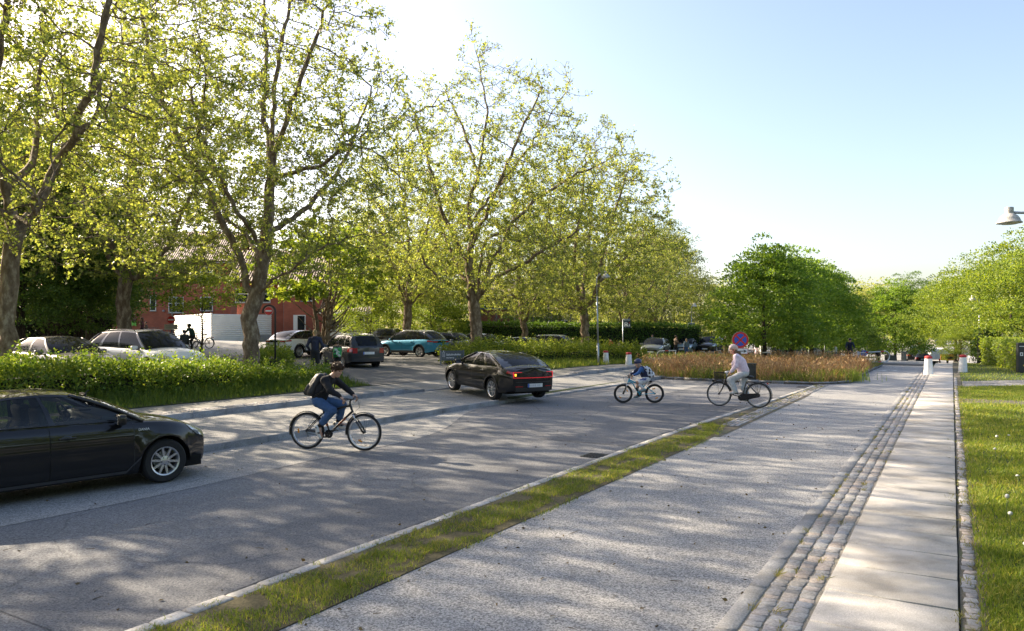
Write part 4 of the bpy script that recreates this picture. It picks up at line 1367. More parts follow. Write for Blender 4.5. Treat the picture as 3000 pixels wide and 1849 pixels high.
# gardens along the sidewalk on the near side, beside and behind the viewer (unseen, added to show as dark reflections in the paintwork of the cars)
hedge('garden_hedge', [W2(-32, -5.5), W2(4, -5.5), W2(24, -7.5)], 1.6, 0, 2.1, L_HEDGE2, 45, .2, 'unseen garden hedge added along the sidewalk beside the viewer', rough=.12, seed=15)
_g = [o for o in bpy.data.objects if o.name.startswith('garden_tree')][0]
for _i, (_s, _t) in enumerate([(-26, -10), (-18, -11), (-10, -9.5), (-3, -12), (5, -10), (13, -12), (22, -13)]):
 _o = copy_tree(_g); _x, _y = W2(_s, _t); _o.location = (_x, _y, 0); _o.rotation_euler = (0, 0, _i * 1.3); _o.scale = (1.0 + .06 * (_i % 3),) * 3
 _o['label'] = 'unseen garden tree added beyond the hedge beside the viewer'; _o['group'] = 'unseen garden trees added beside the viewer'
# dark hedge behind the left trees; unseen left end added to darken car reflections
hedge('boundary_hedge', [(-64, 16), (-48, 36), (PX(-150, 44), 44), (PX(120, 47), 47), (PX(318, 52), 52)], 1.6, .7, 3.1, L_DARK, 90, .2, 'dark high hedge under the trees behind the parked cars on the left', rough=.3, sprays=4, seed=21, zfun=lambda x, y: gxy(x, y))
def litter():
 r = np.random.default_rng(66); P = []
 for _ in range(420):
  s = 3.5 + 22 * r.uniform() ** 1.6; t = r.uniform(1.6, 4.3) if r.uniform() < .55 else r.uniform(5.3, 11.5)
  if r.uniform() < .35: t = r.choice([5.25, 1.55, 4.2, 11.7]) + r.normal() * .12
  P.append(W2(s, t) + (.012,))
 P = np.array(P); D = np.c_[r.normal(size=(len(P), 2)), np.zeros(len(P))].astype(np.float32) * 3
 tag(link('leaf_litter', scatter('leaf_litter', P, .045, T_OVAL, leaf_mat('dry_litter', [(.05, .035, .02), (.1, .07, .035), (.16, .12, .05)], trans=.15, g=1), dirs=D, spread=.3, r=r)), kind='stuff')
 P = [(*W2(3.5 + 18 * r.uniform() ** 1.5, r.uniform(1.6, 4.2) if r.uniform() < .6 else r.uniform(5.4, 10)), .01) for _ in range(70)]
 A = np.array(P); B = A + np.c_[r.normal(size=(len(P), 2)) * .06, np.zeros(len(P))]
 V, Fc = edges_mesh(A, B, np.full(len(P), .004), np.full(len(P), .002), 4)
 tag(link('fallen_twigs', npmesh('fallen_twigs', V, Fc, B_TWIG)), kind='stuff')
litter()
# ================================================================== BUILDINGS
def brick_mat(name, c1, c2, mortar):
 m, nt, out = nodes_of(name)
 b = N(nt, 'ShaderNodeBsdfPrincipled', i_Roughness=.85)
 tc = N(nt, 'ShaderNodeTexCoord'); sp = N(nt, 'ShaderNodeSeparateXYZ'); ad = N(nt, 'ShaderNodeMath', operation='ADD'); cb = N(nt, 'ShaderNodeCombineXYZ')
 nt.links.new(tc.outputs['Object'], sp.inputs[0]); nt.links.new(sp.outputs[0], ad.inputs[0]); nt.links.new(sp.outputs[1], ad.inputs[1])
 nt.links.new(ad.outputs[0], cb.inputs[0]); nt.links.new(sp.outputs[2], cb.inputs[1])
 br = N(nt, 'ShaderNodeTexBrick', i_Scale=1.0)
 br.inputs['Brick Width'].default_value = .24; br.inputs['Row Height'].default_value = .067; br.inputs['Mortar Size'].default_value = .006
 br.inputs['Color1'].default_value = C4(c1); br.inputs['Color2'].default_value = C4(c2); br.inputs['Mortar'].default_value = C4(mortar)
 nt.links.new(cb.outputs[0], br.inputs[0])
 nz = N(nt, 'ShaderNodeTexNoise', i_Scale=.8, i_Detail=6.0); nt.links.new(tc.outputs['Object'], nz.inputs[0])
 pr = N(nt, 'ShaderNodeValToRGB'); pr.color_ramp.elements[0].color = (.75, .75, .75, 1); pr.color_ramp.elements[1].color = (1.15, 1.12, 1.1, 1)
 pr.color_ramp.elements[0].position = .35; pr.color_ramp.elements[1].position = .65
 nt.links.new(nz.outputs[0], pr.inputs[0])
 mm = N(nt, 'ShaderNodeMixRGB', blend_type='MULTIPLY', i_0=1.0); nt.links.new(br.outputs[0], mm.inputs[1]); nt.links.new(pr.outputs[0], mm.inputs[2])
 nt.links.new(mm.outputs[0], b.inputs['Base Color']); nt.links.new(b.outputs[0], out.inputs[0])
 return m
BRICK = brick_mat('red_brick', (.42, .115, .062), (.34, .088, .05), (.2, .12, .095))
BRICK2 = brick_mat('dark_brick', (.26, .09, .06), (.2, .065, .045), (.15, .1, .09))
def wave_mat(name, col, scale, axis='X', rough=.7, dist=.03, var=.15):
 m = mat(name, col, rough, var=var, scale=3)
 nt = m.node_tree; b = [n for n in nt.nodes if n.type == 'BSDF_PRINCIPLED'][0]
 tc = N(nt, 'ShaderNodeTexCoord'); wv = N(nt, 'ShaderNodeTexWave', i_Scale=scale); wv.bands_direction = axis; wv.wave_profile = 'SIN'
 nt.links.new(tc.outputs['Object'], wv.inputs[0])
 bp = N(nt, 'ShaderNodeBump', i_Strength=1.0, i_Distance=dist); nt.links.new(wv.outputs['Fac'], bp.inputs['Height']); nt.links.new(bp.outputs[0], b.inputs['Normal'])
 return m
TILE = wave_mat('roof_tile', (.12, .05, .035), 1.4, 'X', dist=.08, var=.3)
TILE2 = wave_mat('brown_tile', (.15, .1, .075), 1.5, 'X', dist=.1, var=.35)
FRAME = mat('window_frame_white', (.7, .7, .68), .5, var=.05)
PANE = mat('window_pane', (.02, .024, .028), .06, coat=.5, var=.3, scale=.8)
ZINC = mat('zinc_pipe', (.3, .31, .32), .5, metal=.5, var=.15)
def window(parent, x, y, z, w_, h, nrm='-y', bars=0, tr=0, fm=None):
 """frame with a pane; y is the wall face"""
 e = empty('window', (x, y, z)); e.parent = parent
 if nrm == '-x': e.rotation_euler = (0, 0, -pi / 2)
 t = .07
 mb = MB()
 mb.box((-w_ / 2 + t / 2, -.03, 0), (t, .1, h)); mb.box((w_ / 2 - t / 2, -.03, 0), (t, .1, h))
 mb.box((0, -.03, h / 2 - t / 2), (w_ - 2 * t, .09, t)); mb.box((0, -.03, -h / 2 + t / 2), (w_ - 2 * t, .09, t))
 for i in range(bars):
  mb.box((-w_ / 2 + w_ * (i + 1) / (bars + 1), -.025, 0), (.06, .07, h - 2 * t))
 if tr: mb.box((0, -.02, h * tr), (w_ - 2 * t, .075, .06))
 mb.build('frame', fm or FRAME, e)
 mb = MB(); mb.box((0, -.005, 0), (w_ - 2 * t + .01, .03, h - 2 * t + .01)); mb.build('pane', PANE, e)
 mb = MB(); mb.box((0, -.06, -h / 2 - .03), (w_ + .1, .16, .05)); mb.build('sill', ZINC, e)
def block(root, x0, x1, y0, y1, z0, z1, mt, name='wall'):
 mb = MB(); mb.box(((x0 + x1) / 2, (y0 + y1) / 2, (z0 + z1) / 2), (x1 - x0, y1 - y0, z1 - z0)); return mb.build(name, mt, root)
def gable_roof(root, x0, x1, y0, y1, z, rise, mt, axis='x', over=.45, name='roof'):
 mb = MB()
 x0 -= over; x1 += over; y0 -= over; y1 += over
 th = .16
 if axis == 'x':
  ym = (y0 + y1) / 2
  P = [(x0, y0, z), (x1, y0, z), (x1, ym, z + rise), (x0, ym, z + rise), (x0, y1, z), (x1, y1, z)]
  mb.add(P + [(p[0], p[1], p[2] + th) for p in P], [(6, 7, 8, 9), (9, 8, 11, 10), (1, 0, 3, 2), (2, 3, 4, 5), (0, 1, 7, 6), (5, 4, 10, 11), (0, 6, 9, 3), (3, 9, 10, 4), (1, 2, 8, 7), (2, 5, 11, 8)])
 else:
  xm = (x0 + x1) / 2
  P = [(x0, y0, z), (x0, y1, z), (xm, y1, z + rise), (xm, y0, z + rise), (x1, y0, z), (x1, y1, z)]
  mb.add(P + [(p[0], p[1], p[2] + th) for p in P], [(6, 9, 8, 7), (9, 10, 11, 8), (0, 1, 2, 3), (3, 2, 5, 4), (0, 6, 7, 1), (4, 5, 11, 10), (0, 3, 9, 6), (3, 4, 10, 9), (1, 7, 8, 2), (2, 8, 11, 5)])
 o = mb.build(name, mt, root)
 bm = bmesh.new(); bm.from_mesh(o.data); bmesh.ops.recalc_face_normals(bm, faces=bm.faces); bm.to_mesh(o.data); bm.free()
 return o
def school():
 # tall block with its narrow windows, facing the car park
 d = 78; xl, xr_ = PX(322, d), PX(668, d)
 r = empty('brick_school', (xl, d, 1.0), radians(3), 'red brick school block with tall narrow white framed windows and tiled roof', 'school')
 L = xr_ - xl
 block(r, 0, L, 0, 9, -.5, 8.4, BRICK)
 # gable ends filled under the roof
 for gx in (.12, L - .12):
  mb = MB(); mb.prism([(0, 0), (9, 0), (4.5, 3.5)], .2, (gx, 0, 8.38), (0, 1, 0), (0, 0, 1)); mb.build('gable', BRICK, r)
 gable_roof(r, 0, L, 0, 9, 8.35, 3.7, TILE)
 k = L / (668 - 322)
 for px, py, w_, h in [(441, 801, .62, 1.6), (446, 888, .62, 1.65), (512, 893, 1.55, 1.7), (512, 801, 1.5, 1.7), (600, 801, 1.3, 1.5), (600, 890, 1.3, 1.5), (368, 801, .5, .5), (352, 801, .5, .5)]:
  window(r, (px - 322) * k, -.002, PZ(py, d) - 1.0, w_, h, bars=0 if w_ < 1 else 1, tr=.1 if w_ > 1 else 0)
 mb = MB(); mb.box((L / 2, -.5, 8.3), (L + .8, .12, .1)); mb.build('gutter', ZINC, r)
 mb = MB(); mb.tube([(L - 6, -.08, 8.2), (L - 6, -.08, 0)], .05, 8); mb.build('downpipe', ZINC, r)
 # round lamp on the wall
 mb = MB(); mb.ellipsoid(((477 - 322) * k, -.1, PZ(911, d) - 1.0), (.13, .13, .13), 14, 10); mb.build('wall_lamp', ZINC, r, True)
 # painted cut-out of a child on the wall
 e = empty('wall_figure', (PX(392, 78), 78.0, PZ(938, 78)), radians(3), 'flat painted child of a child in pink and green fixed to the brick wall', 'wall decoration')
 pk = mat('pink_board', (.5, .03, .25), .6, var=.05); gn = mat('green_board', (.18, .5, .08), .6, var=.05); sk = mat('skin_board', (.6, .38, .28), .6, var=.05); gr = mat('grey_board', (.06, .06, .07), .6)
 def board(nm, poly, mt):
  m = MB(); m.prism(poly, .03, (0, 0, 0), (1, 0, 0), (0, 0, 1)); m.build(nm, mt, e)
 board('head', [(.16 * cos(a), .55 + .18 * sin(a)) for a in np.linspace(0, 2 * pi, 14)[:-1]], sk)
 board('jumper', [(-.25, -.1), (.22, -.12), (.3, .3), (.1, .38), (-.12, .38), (-.33, .25)], pk)
 board('trousers', [(-.2, -.6), (-.05, -.6), (.02, -.35), (.1, -.62), (.27, -.6), (.22, -.125), (-.24, -.11)], gn)
 board('companion', [(-.75, -.6), (-.45, -.6), (-.42, .1), (-.52, .3), (-.68, .3), (-.78, .1)], gr)
 # lower wing to the right
 d = 65; xl, xr_ = PX(694, d), PX(966, d)
 r = empty('brick_wing', (xl, d, 1.0), radians(2), 'lower red brick wing of the school with a door and a grey downpipe', 'school')
 L = xr_ - xl; k = L / (966 - 694)
 block(r, 0, L, 0, 6.8, -.5, 5.3, BRICK)
 block(r, (838 - 694) * k, L + .0, -.9, -.002, -.5, 5.1, BRICK)
 gable_roof(r, 0, L, -.9, 6.8, 5.25, 3.1, TILE)
 for px, py, w_, h in [(709, 866, 1.15, 1.25), (770, 866, 1.3, 1.25)]:
  window(r, (px - 694) * k, -.002, PZ(py, d) - 1.0, w_, h, tr=.12)
 for px, py, w_, h in [(905, 862, 1.0, 1.2)]:
  window(r, (px - 694) * k, -.902, PZ(py, d - .9) - 1.0, w_, h, tr=.12)
 mb = MB(); mb.tube([((832 - 694) * k, -.1, 5.2), ((832 - 694) * k, -.1, -.2)], .055, 8); mb.build('downpipe', ZINC, r)
 e = empty('door', ((886 - 694) * k, -.93, 1.3)); e.parent = r
 mb = MB(); mb.box((-.42, 0, 0), (.36, .08, 2.4)); mb.box((.42, 0, 0), (.08, .08, 2.4)); mb.box((.08, 0, 1.16), (.6, .08, .08)); mb.build('frame', FRAME, e)
 mb = MB(); mb.box((.08, .02, -.04), (.6, .04, 2.32)); mb.build('leaf', PANE, e)
 block(r, -.02, L + .02, -.93, -.905, -.5, .75, mat('plinth', (.28, .27, .26), .8, var=.15), 'plinth')
 # low building with the tiled roof
 d = 62; xl, xr_ = PX(958, d), PX(1075, d)
 r = empty('low_building', (xl, d, 1.0), radians(-2), 'low building with ribbed brown tiled roof, dark windows over a white base', 'building')
 L = xr_ - xl
 block(r, 0, L, 0, 5, -.5, 1.05, mat('white_base', (.62, .61, .58), .8, var=.1), 'base')
 block(r, .02, L - .02, .03, 4.97, 1.05, 2.6, mat('dark_boards', (.05, .042, .036), .8, var=.3), 'wall')
 for i in range(3):
  window(r, .55 + i * 1.1, .03, 1.75, .85, 1.2, bars=0)
 gable_roof(r, -.1, L + .2, -.3, 5.3, 2.55, 2.3, TILE2)
 mb = MB(); mb.box((L / 2, -.78, 2.6), (L + 1.2, .1, .09)); mb.build('gutter', FRAME, r)
 # building with the blue window frames beyond the ball court
 d = 86; xl, xr_ = PX(1388, d), PX(1507, d)
 r = empty('brick_hall', (xl, d, .3), radians(-4), 'brick building with blue framed windows seen between the plane trunks', 'building')
 L = xr_ - xl
 block(r, 0, L, 0, 8, -.5, 6.0, BRICK2)
 gable_roof(r, 0, L, 0, 8, 5.95, 1.6, TILE2)
 BL = mat('blue_frame', (.05, .2, .4), .5, var=.1)
 window(r, (1450 - 1388) / (1507 - 1388) * L, -.002, PZ(886, d) - .3, 3.9, 1.5, bars=2, fm=BL)
 window(r, (1398 - 1388) / (1507 - 1388) * L + .4, -.002, PZ(886, d) - .3, 1.0, 1.5, bars=0, fm=BL)
 mb = MB(); mb.box((L / 2, -.46, 5.92), (L + .9, .1, .16)); mb.build('fascia', FRAME, r)
 d = 95; xl, xr_ = PX(1507, d), PX(1690, d)
 r = empty('pale_building', (xl, d, .2), radians(-4), 'pale rendered building glimpsed behind the ball court fence', 'building')
 L = xr_ - xl
 block(r, 0, L, 0, 6, -.5, 4.6, mat('pale_render', (.42, .37, .3), .9, var=.12))
 gable_roof(r, 0, L, 0, 6, 4.55, 1.5, TILE2)
 for i in range(3): window(r, 1.3 + i * 2.6, -.002, 2.6, 1.2, 1.2, bars=1)
 # ball court fence of tall posts and wires
 e = empty('ball_court_fence', (PX(1440, 76), 76, .1), radians(-8), 'tall thin post and wire fence of a ball court above the clipped hedge', 'fence')
 for i in range(8):
  m = MB(); m.tube([(i * 1.9 - 1.4, 0, 0), (i * 1.9 - 1.4, 0, 5.2 if i != 1 else 6.6)], .045, 6); m.build('post', mat('fence_post', (.1, .11, .11), .6, metal=.4), e)
 m = MB()
 for z in (1.5, 2.6, 3.7, 5.1): m.tube([(-1.4, 0, z), (11.9, 0, z)], .014, 4)
 m.tube([(.5, 0, 3.6), (-1.2, 1.2, .2)], .04, 5); m.tube([(.5, 0, 3.6), (2.1, 1.2, .2)], .04, 5)
 m.build('wire', mat('fence_wire', (.09, .1, .1), .6, metal=.4), e)
 # white corrugated shed in front of the school
 c = Vector((PX(620, 62), 62, 0)); zb = 1.25
 CORR = mat('corrugated_white', (.8, .8, .77), .55, var=.07, scale=1.5)
 dl = Vector((-.62, .785, 0)); dr = Vector((.785, .62, 0))
 r = empty('corrugated_shed', (c.x, c.y, zb), 0, 'white corrugated metal shed with a closed gate in front of the brick school', 'shed')
 def panel(nm, a, b, h0, h1, off):
  m = MB(); n = Vector((b - a).cross(Vector((0, 0, 1)))).normalized()
  k = int((h1 - h0) / .17); vs = []; fs = []
  for i in range(2 * k + 1):
   z = h0 + (h1 - h0) * i / (2 * k); o = off + (.045 if i % 2 else 0)
   vs += [tuple(a + n * o + Vector((0, 0, z))), tuple(b + n * o + Vector((0, 0, z)))]
  for i in range(2 * k): fs.append((2 * i, 2 * i + 1, 2 * i + 3, 2 * i + 2))
  m.add(vs, fs); m.build(nm, CORR, r)
 o0 = Vector((0, 0, 0))
 panel('left_wall', dl * 11.8, dl * 4.9, -.4, 2.3, .02); panel('gate', dl * 4.8, dl * .1, -.3, 2.34, .03); panel('right_wall', dr * .05, dr * 7.0, -.4, 2.28, .02)
 m = MB(); m.box(tuple(dl * 4.85 + Vector((0, 0, 1.0))), (.1, .1, 2.7), radians(45)); m.box((0, 0, 1.0), (.12, .12, 2.75), radians(45)); m.box(tuple(dr * 7.0 + Vector((0, 0, 1.0))), (.1, .1, 2.7), radians(45)); m.build('corner_post', FRAME, r)
 m = MB(); pts = [o0, dl * 11.8, dl * 11.8 + dr * 7, dr * 7]
 m.add([tuple(p * .985 + Vector((0, .15, 2.24))) for p in pts], [(0, 3, 2, 1)]); m.build('roof', CORR, r)
 m = MB(); m.ellipsoid(tuple(dl * 2.0 + Vector((-.1, -.1, 1.0))), (.05, .05, .12), 8, 6); m.build('latch', BLACKP, r)
school()
# ================================================================== CARS
def paint(name, col, flake=.0):
 return mat('paint_' + name, col, .45 if flake == 0 else .38, metal=flake, coat=1.0, var=0, spec=.12)
GLASS_D = glass_mat('car_glass', (.012, .014, .016), .86)
GLASS_C = glass_mat('car_glass_clear', (.02, .03, .03), .12)
TAIL = mat('tail_lamp', (.35, .008, .008), .15, coat=1, var=.05)
LAMP = mat('head_lamp', (.55, .57, .6), .08, metal=.6, coat=1, var=.1, scale=30)
PLATE = mat('plate_white', (.72, .72, .7), .4, var=.03)
PLATE_T = mat('plate_ink', (.55, .55, .55), .5, var=.25, scale=60)
EU = mat('plate_band', (.03, .12, .5), .4, var=0)
WELL = mat('wheel_well', (.006, .006, .006), .95, var=.1)
ALLOY = mat('alloy', (.62, .62, .63), .28, metal=.85, var=.05)
ALLOY_D = mat('alloy_dark', (.06, .06, .065), .35, metal=.6, var=.05)
TRIM = mat('car_trim', (.02, .02, .021), .55, var=.1)
GLOWR = mat('lit_tail_lamp', (.5, .01, .02), .3, var=0, emit=(1, .03, .05), estr=.18)
GLOWA = mat('lit_indicator', (.6, .25, .02), .3, var=0, emit=(1, .45, .04), estr=.9)
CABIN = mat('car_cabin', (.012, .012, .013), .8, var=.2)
class Car:
 """local x forward, y left; origin on the ground midway between the axles"""
 def __init__(s, name, spec, pcol, loc, heading, label, cat='car', group=None, tilt=0):
  s.sp = sp = dict(W=.9, wb=2.6, r=.32, zb=.24, xf=2.1, xr=-2.1, cl=.0, glass=GLASS_D, spokes=10, two=False, clad=None)
  sp.update(spec)
  s.paint = pcol
  s.root = empty(name, loc, 0, label, cat, group)
  s.root.rotation_euler = (0, -tilt, heading)
  s.name = name
 # ---- body surface
 def hw(s, x):
  sp = s.sp
  a = (sp['xf'] - x); b = (x - sp['xr'])
  k = 1.0
  for d, nf, rad in ((a, sp.get('nose', .80), sp.get('nr', .62)), (b, sp.get('tail', .84), sp.get('tr', .5))):
   if d < rad:
    u = 1 - max(0, d) / rad
    k = min(k, 1 - (1 - nf) * u ** 2.3)
  return sp['W'] * k
 def zs(s, x): return smooth_tab(s.sp['shoulder'], x)
 def zd(s, x): return max(smooth_tab(s.sp['deck'], x), s.zs(x) + .004)
 def arch(s, x):
  sp = s.sp
  R = sp['r'] * sp.get('archk', 1.17)
  for xc in (sp['wb'] / 2, -sp['wb'] / 2):
   d = abs(x - xc)
   if d < R:
    return sp['r'] + sqrt(R * R - d * d)
  return 0
 def zb(s, x):
  sp = s.sp
  z = sp['zb']
  f = sp['xf'] - x; b = x - sp['xr']
  if f < .45: z += .02 * (1 - f / .45)
  if b < .5: z += .10 * (1 - b / .5)
  return max(z, s.arch(x))
 VR = [0, .07, .2, .38, .56, .72, .86, .95, 1.0]
 def S(s, x, v):
  """v 0..1 sill to shoulder, 1..2 shoulder to the centre line of the deck (left side)"""
  w = s.hw(x); zb, zs, zd = s.zb(x), s.zs(x), s.zd(x)
  if v <= 1:
   z0 = s.sp['zb']
   z = zb + v * (zs - zb)
   u = (z - z0) / max(.05, zs - z0)
   prof = smooth_tab([(0, -.065), (.1, -.03), (.25, -.008), (.45, 0.0), (.62, -.004), (.74, .004), (.84, -.012), (.93, -.035), (1, -.075)], u)
   crease = s.sp.get('crease', .62)
   y = w + prof * (1 + .2 * (s.sp['W'] - .88)) + .012 * math.exp(-((u - crease) / .05) ** 2)
   # wheel arch lip
   for xc in (s.sp['wb'] / 2, -s.sp['wb'] / 2):
    d = math.hypot(x - xc, z - s.sp['r']); R = s.sp['r'] * s.sp.get('archk', 1.17)
    y += .028 * math.exp(-((d - R) / .09) ** 2)
   return Vector((x, y, z))
  u = v - 1
  y0 = w - .075
  zz = zs + (zd - zs) * (1 - (1 - u) ** 2.2) if zd > zs + .01 else zs + (zd - zs) * u
  return Vector((x, y0 * (1 - u), zz))
 def stations(s, dx=.07):
  sp = s.sp; xs = set()
  n = int((sp['xf'] - sp['xr']) / dx)
  for i in range(n + 1): xs.add(round(sp['xr'] + (sp['xf'] - sp['xr']) * i / n, 4))
  R = sp['r'] * sp.get('archk', 1.17)
  for xc in (sp['wb'] / 2, -sp['wb'] / 2):
   for i in range(13):
    xs.add(round(xc - R * cos(pi * i / 12) * .9999, 4))
  for e in (.03, .08, .15, .25): xs.add(round(sp['xf'] - e, 4)); xs.add(round(sp['xr'] + e, 4))
  xs = sorted(xs)
  out = [xs[0]]
  for x in xs[1:]:
   if x - out[-1] > .012: out.append(x)
  out[-1] = sp['xf']
  return out
 def body(s):
  xs = s.stations(); VR = s.VR + [1.12, 1.3, 1.5, 1.75, 2.0]
  mb = MB(); m = len(VR); grid = []
  for side in (1, -1):
   g = []
   for x in xs:
    for v in VR:
     p = s.S(x, v); g.append((p.x, p.y * side, p.z))
   fs = []
   for i in range(len(xs) - 1):
    for k in range(m - 1):
     a = i * m + k; q = (a, a + m, a + m + 1, a + 1)
     fs.append(q if side < 0 else q[::-1])
   mb.add(g, fs)
   # end caps, slightly domed
   for xi, sg in ((0, -1), (len(xs) - 1, 1)):
    row = [Vector(g[xi * m + k]) for k in range(m)]
    nc = 6; vs = []; fs = []
    for c in range(nc + 1):
     u = c / nc
     for k in range(m):
      p = row[k]
      bul = s.sp.get('bulge', .09) * (1 - (1 - u) ** 2)
      zz = p.z
      slope = s.sp.get('rake_f' if sg > 0 else 'rake_r', 0) * (zz - .55) * (1 - (1 - u) ** 2)
      vs.append((p.x + sg * (bul) * (1 - abs(zz - .5) * .35) - sg * slope, p.y * (1 - u), zz if k < m - 1 else row[-1].z))
    for c in range(nc):
     for k in range(m - 1):
      a = c * m + k; q = (a, a + 1, a + m + 1, a + m)
      fs.append(q if side * sg < 0 else q[::-1])
    mb.add(vs, fs)
  o = mb.build('body', s.paint, s.root)
  sharp(o.data, 42)
  # underbody and wheel wells
  sp = s.sp
  mb = MB()
  mb.box((0, 0, sp['zb'] + .06), (sp['xf'] - sp['xr'] - .5, 2 * sp['W'] - .3, .16))
  R = sp['r'] * sp.get('archk', 1.17) + .015
  for xc in (sp['wb'] / 2, -sp['wb'] / 2):
   for sd in (1, -1):
    y1 = s.hw(xc) - .05; y0 = y1 - .34
    mb.lathe([(R, y1 * sd), (R, y0 * sd), (.01, y0 * sd)], 20, (xc, 0, sp['r']), 'Y', 0, -.12, pi + .12)
  mb.build('underbody', WELL, s.root)
  return o
 def patch(s, name, x0, x1, v0, v1, mt, sides=(1,), off=.004, nx=8, nv=5, skirt=True, parent=None, corners=None, smooth=True):
  """panel lying on the body: x0..x1, v0..v1 (corners: x as function of v)"""
  objs = []
  for sd in sides:
   mb = MB(); vs = []
   for i in range(nx + 1):
    for k in range(nv + 1):
     v = v0 + (v1 - v0) * k / nv
     a, b = (corners(v) if corners else (x0, x1))
     x = a + (b - a) * i / nx
     p = s.S(x, v); px = s.S(x + .01, v); pv = s.S(x, v + .01 if v < .99 or v > 1.0 else v - .01)
     n = (px - p).cross(pv - p)
     if n.length < 1e-9: n = Vector((0, 1, 0))
     n.normalize()
     if n.y < 0 and v <= 1: n = -n
     if v > 1 and n.z < 0: n = -n
     q = p + n * off
     vs.append((q.x, q.y * sd, q.z))
   m = nv + 1
   fs = []
   for i in range(nx):
    for k in range(nv):
     a = i * m + k; q = (a, a + m, a + m + 1, a + 1)
     fs.append(q if sd < 0 else q[::-1])
   mb.add(vs, fs)
   o = mb.build(name, mt, parent or s.root, smooth)
   objs.append(o)
  return objs
 def capbox(s, name, end, y0, y1, z0, z1, mt, off=.012, th=.03, parent=None, r=.012, dome=True):
  """block set on the front (end=1) or rear (end=-1) face following its curve"""
  sp = s.sp; x0 = sp['xf'] if end > 0 else sp['xr']
  mb = MB(); n = 8; vs = []
  def xo(y, z):
   w = max(.1, s.hw(x0) - .02)
   u = 1 - min(1, abs(y) / w)
   k = 1 - (1 - u) ** 2
   bul = sp.get('bulge', .09) * k * (1 - abs(z - .5) * .35)
   slope = sp.get('rake_f' if end > 0 else 'rake_r', 0) * (z - .55) * k
   return x0 + end * (bul - slope)
  for i in range(n + 1):
   y = y0 + (y1 - y0) * i / n
   for z in (z0, z1):
    vs += [(xo(y, z) + end * off, y, z), (xo(y, z) + end * (off - th), y, z)]
  fs = []
  for i in range(n):
   a = i * 4
   fs += [(a, a + 4, a + 6, a + 2), (a + 2, a + 6, a + 7, a + 3), (a, a + 1, a + 5, a + 4)]
  fs += [(0, 2, 3, 1), (n * 4, n * 4 + 1, n * 4 + 3, n * 4 + 2)]
  mb.add(vs, fs)
  o = mb.build(name, mt, parent or s.root)
  bm = bmesh.new(); bm.from_mesh(o.data); bmesh.ops.recalc_face_normals(bm, faces=bm.faces); bm.to_mesh(o.data); bm.free()
  return o
 # ---- greenhouse
 def glasshouse(s, windows, pillar=None, roofmat=None):
  """spec: ab/at = x of the A pillar at belt / roof; cb/ct = same at the rear; zr roof height at rail; wr half width at roof"""
  sp = s.sp; P = pillar or s.paint
  ab, at, cb, ct = sp['ab'], sp['at'], sp['cb'], sp['ct']
  roofz = sp['roofz']     # table x -> z at centre
  wr = sp.get('wr', .62); crown = sp.get('crown', .05)
  def belt(u):
   x = cb + (ab - cb) * u
   return Vector((x, s.hw(x) - .085, s.zs(x) + .002))
  def rail(u):
   x = ct + (at - ct) * u
   return Vector((x, wr * (1 - .05 * abs(u - .6)), smooth_tab(roofz, x) - crown))
  def side(u, v, off=0.0):
   a, b = belt(u), rail(u)
   p = a.lerp(b, v)
   p.y += .05 * sin(pi * v) * .9 + off
   p.z += off * .35
   return p
  def spatch(name, u0, u1, v0, v1, mt, off, nu=8, nv=5, sides=(1, -1), parent=None, th=None, shape=None):
   res = []
   for sd in sides:
    mb = MB(); vs = []
    for i in range(nu + 1):
     for k in range(nv + 1):
      v = v0 + (v1 - v0) * k / nv
      ua, ub = shape(v) if shape else (u0, u1)
      p = side(ua + (ub - ua) * i / nu, v, off)
      vs.append((p.x, p.y * sd, p.z))
    m = nv + 1; fs = []
    for i in range(nu):
     for k in range(nv):
      a = i * m + k; q = (a, a + m, a + m + 1, a + 1)
      fs.append(q if sd < 0 else q[::-1])
    mb.add(vs, fs)
    res.append(mb.build(name, mt, parent or s.root, True))
   return res
  s.spatch = spatch; s.side = side
  # frame all around: shell with openings
  fr = MB()
  us = sorted({0.0, 1.0} | {a for w_ in windows for a in w_[:2]})
  V0, V1 = .05, sp.get('vtop', .93)
  def ring(mb, u0, u1, v0, v1, sd, nu=8, nv=4):
   vs = []
   for i in range(nu + 1):
    for k in range(nv + 1):
     p = side(u0 + (u1 - u0) * i / nu, v0 + (v1 - v0) * k / nv)
     vs.append((p.x, p.y * sd, p.z))
   m = nv + 1; fs = []
   for i in range(nu):
    for k in range(nv):
     a = i * m + k; q = (a, a + m, a + m + 1, a + 1)
     fs.append(q if sd < 0 else q[::-1])
   mb.add(vs, fs)
  for sd in (1, -1):
   ring(fr, 0, 1, V1, 1, sd, 14, 2); ring(fr, 0, 1, 0, V0, sd, 14, 1)
   for a, b in zip(us, us[1:]):
    if not any(abs(w_[0] - a) < 1e-6 and abs(w_[1] - b) < 1e-6 for w_ in windows):
     ring(fr, a, b, V0, V1, sd, 2, 4)
  fr.build('window_frame', P, s.root, True)
  for w_ in windows:
   spatch('side_window', w_[0], w_[1], V0, V1, sp['glass'], -.006)
  # roof
  mb = MB(); nu, nw = 16, 10; vs = []
  for i in range(nu + 1):
   u = i / nu; r_ = rail(u)
   for k in range(nw + 1):
    w_ = -1 + 2 * k / nw
    zc = r_.z + crown * (1 - w_ * w_) ** .8
    x = r_.x + (.06 * (1 - w_ * w_) if u == 1 else 0) - (.05 * (1 - w_ * w_) if u == 0 else 0)
    vs.append((x, r_.y * w_, zc))
  m = nw + 1
  mb.add(vs, [(i * m + k, (i + 1) * m + k, (i + 1) * m + k + 1, i * m + k + 1) for i in range(nu) for k in range(nw)])
  mb.build('roof', roofmat or s.paint, s.root, True)
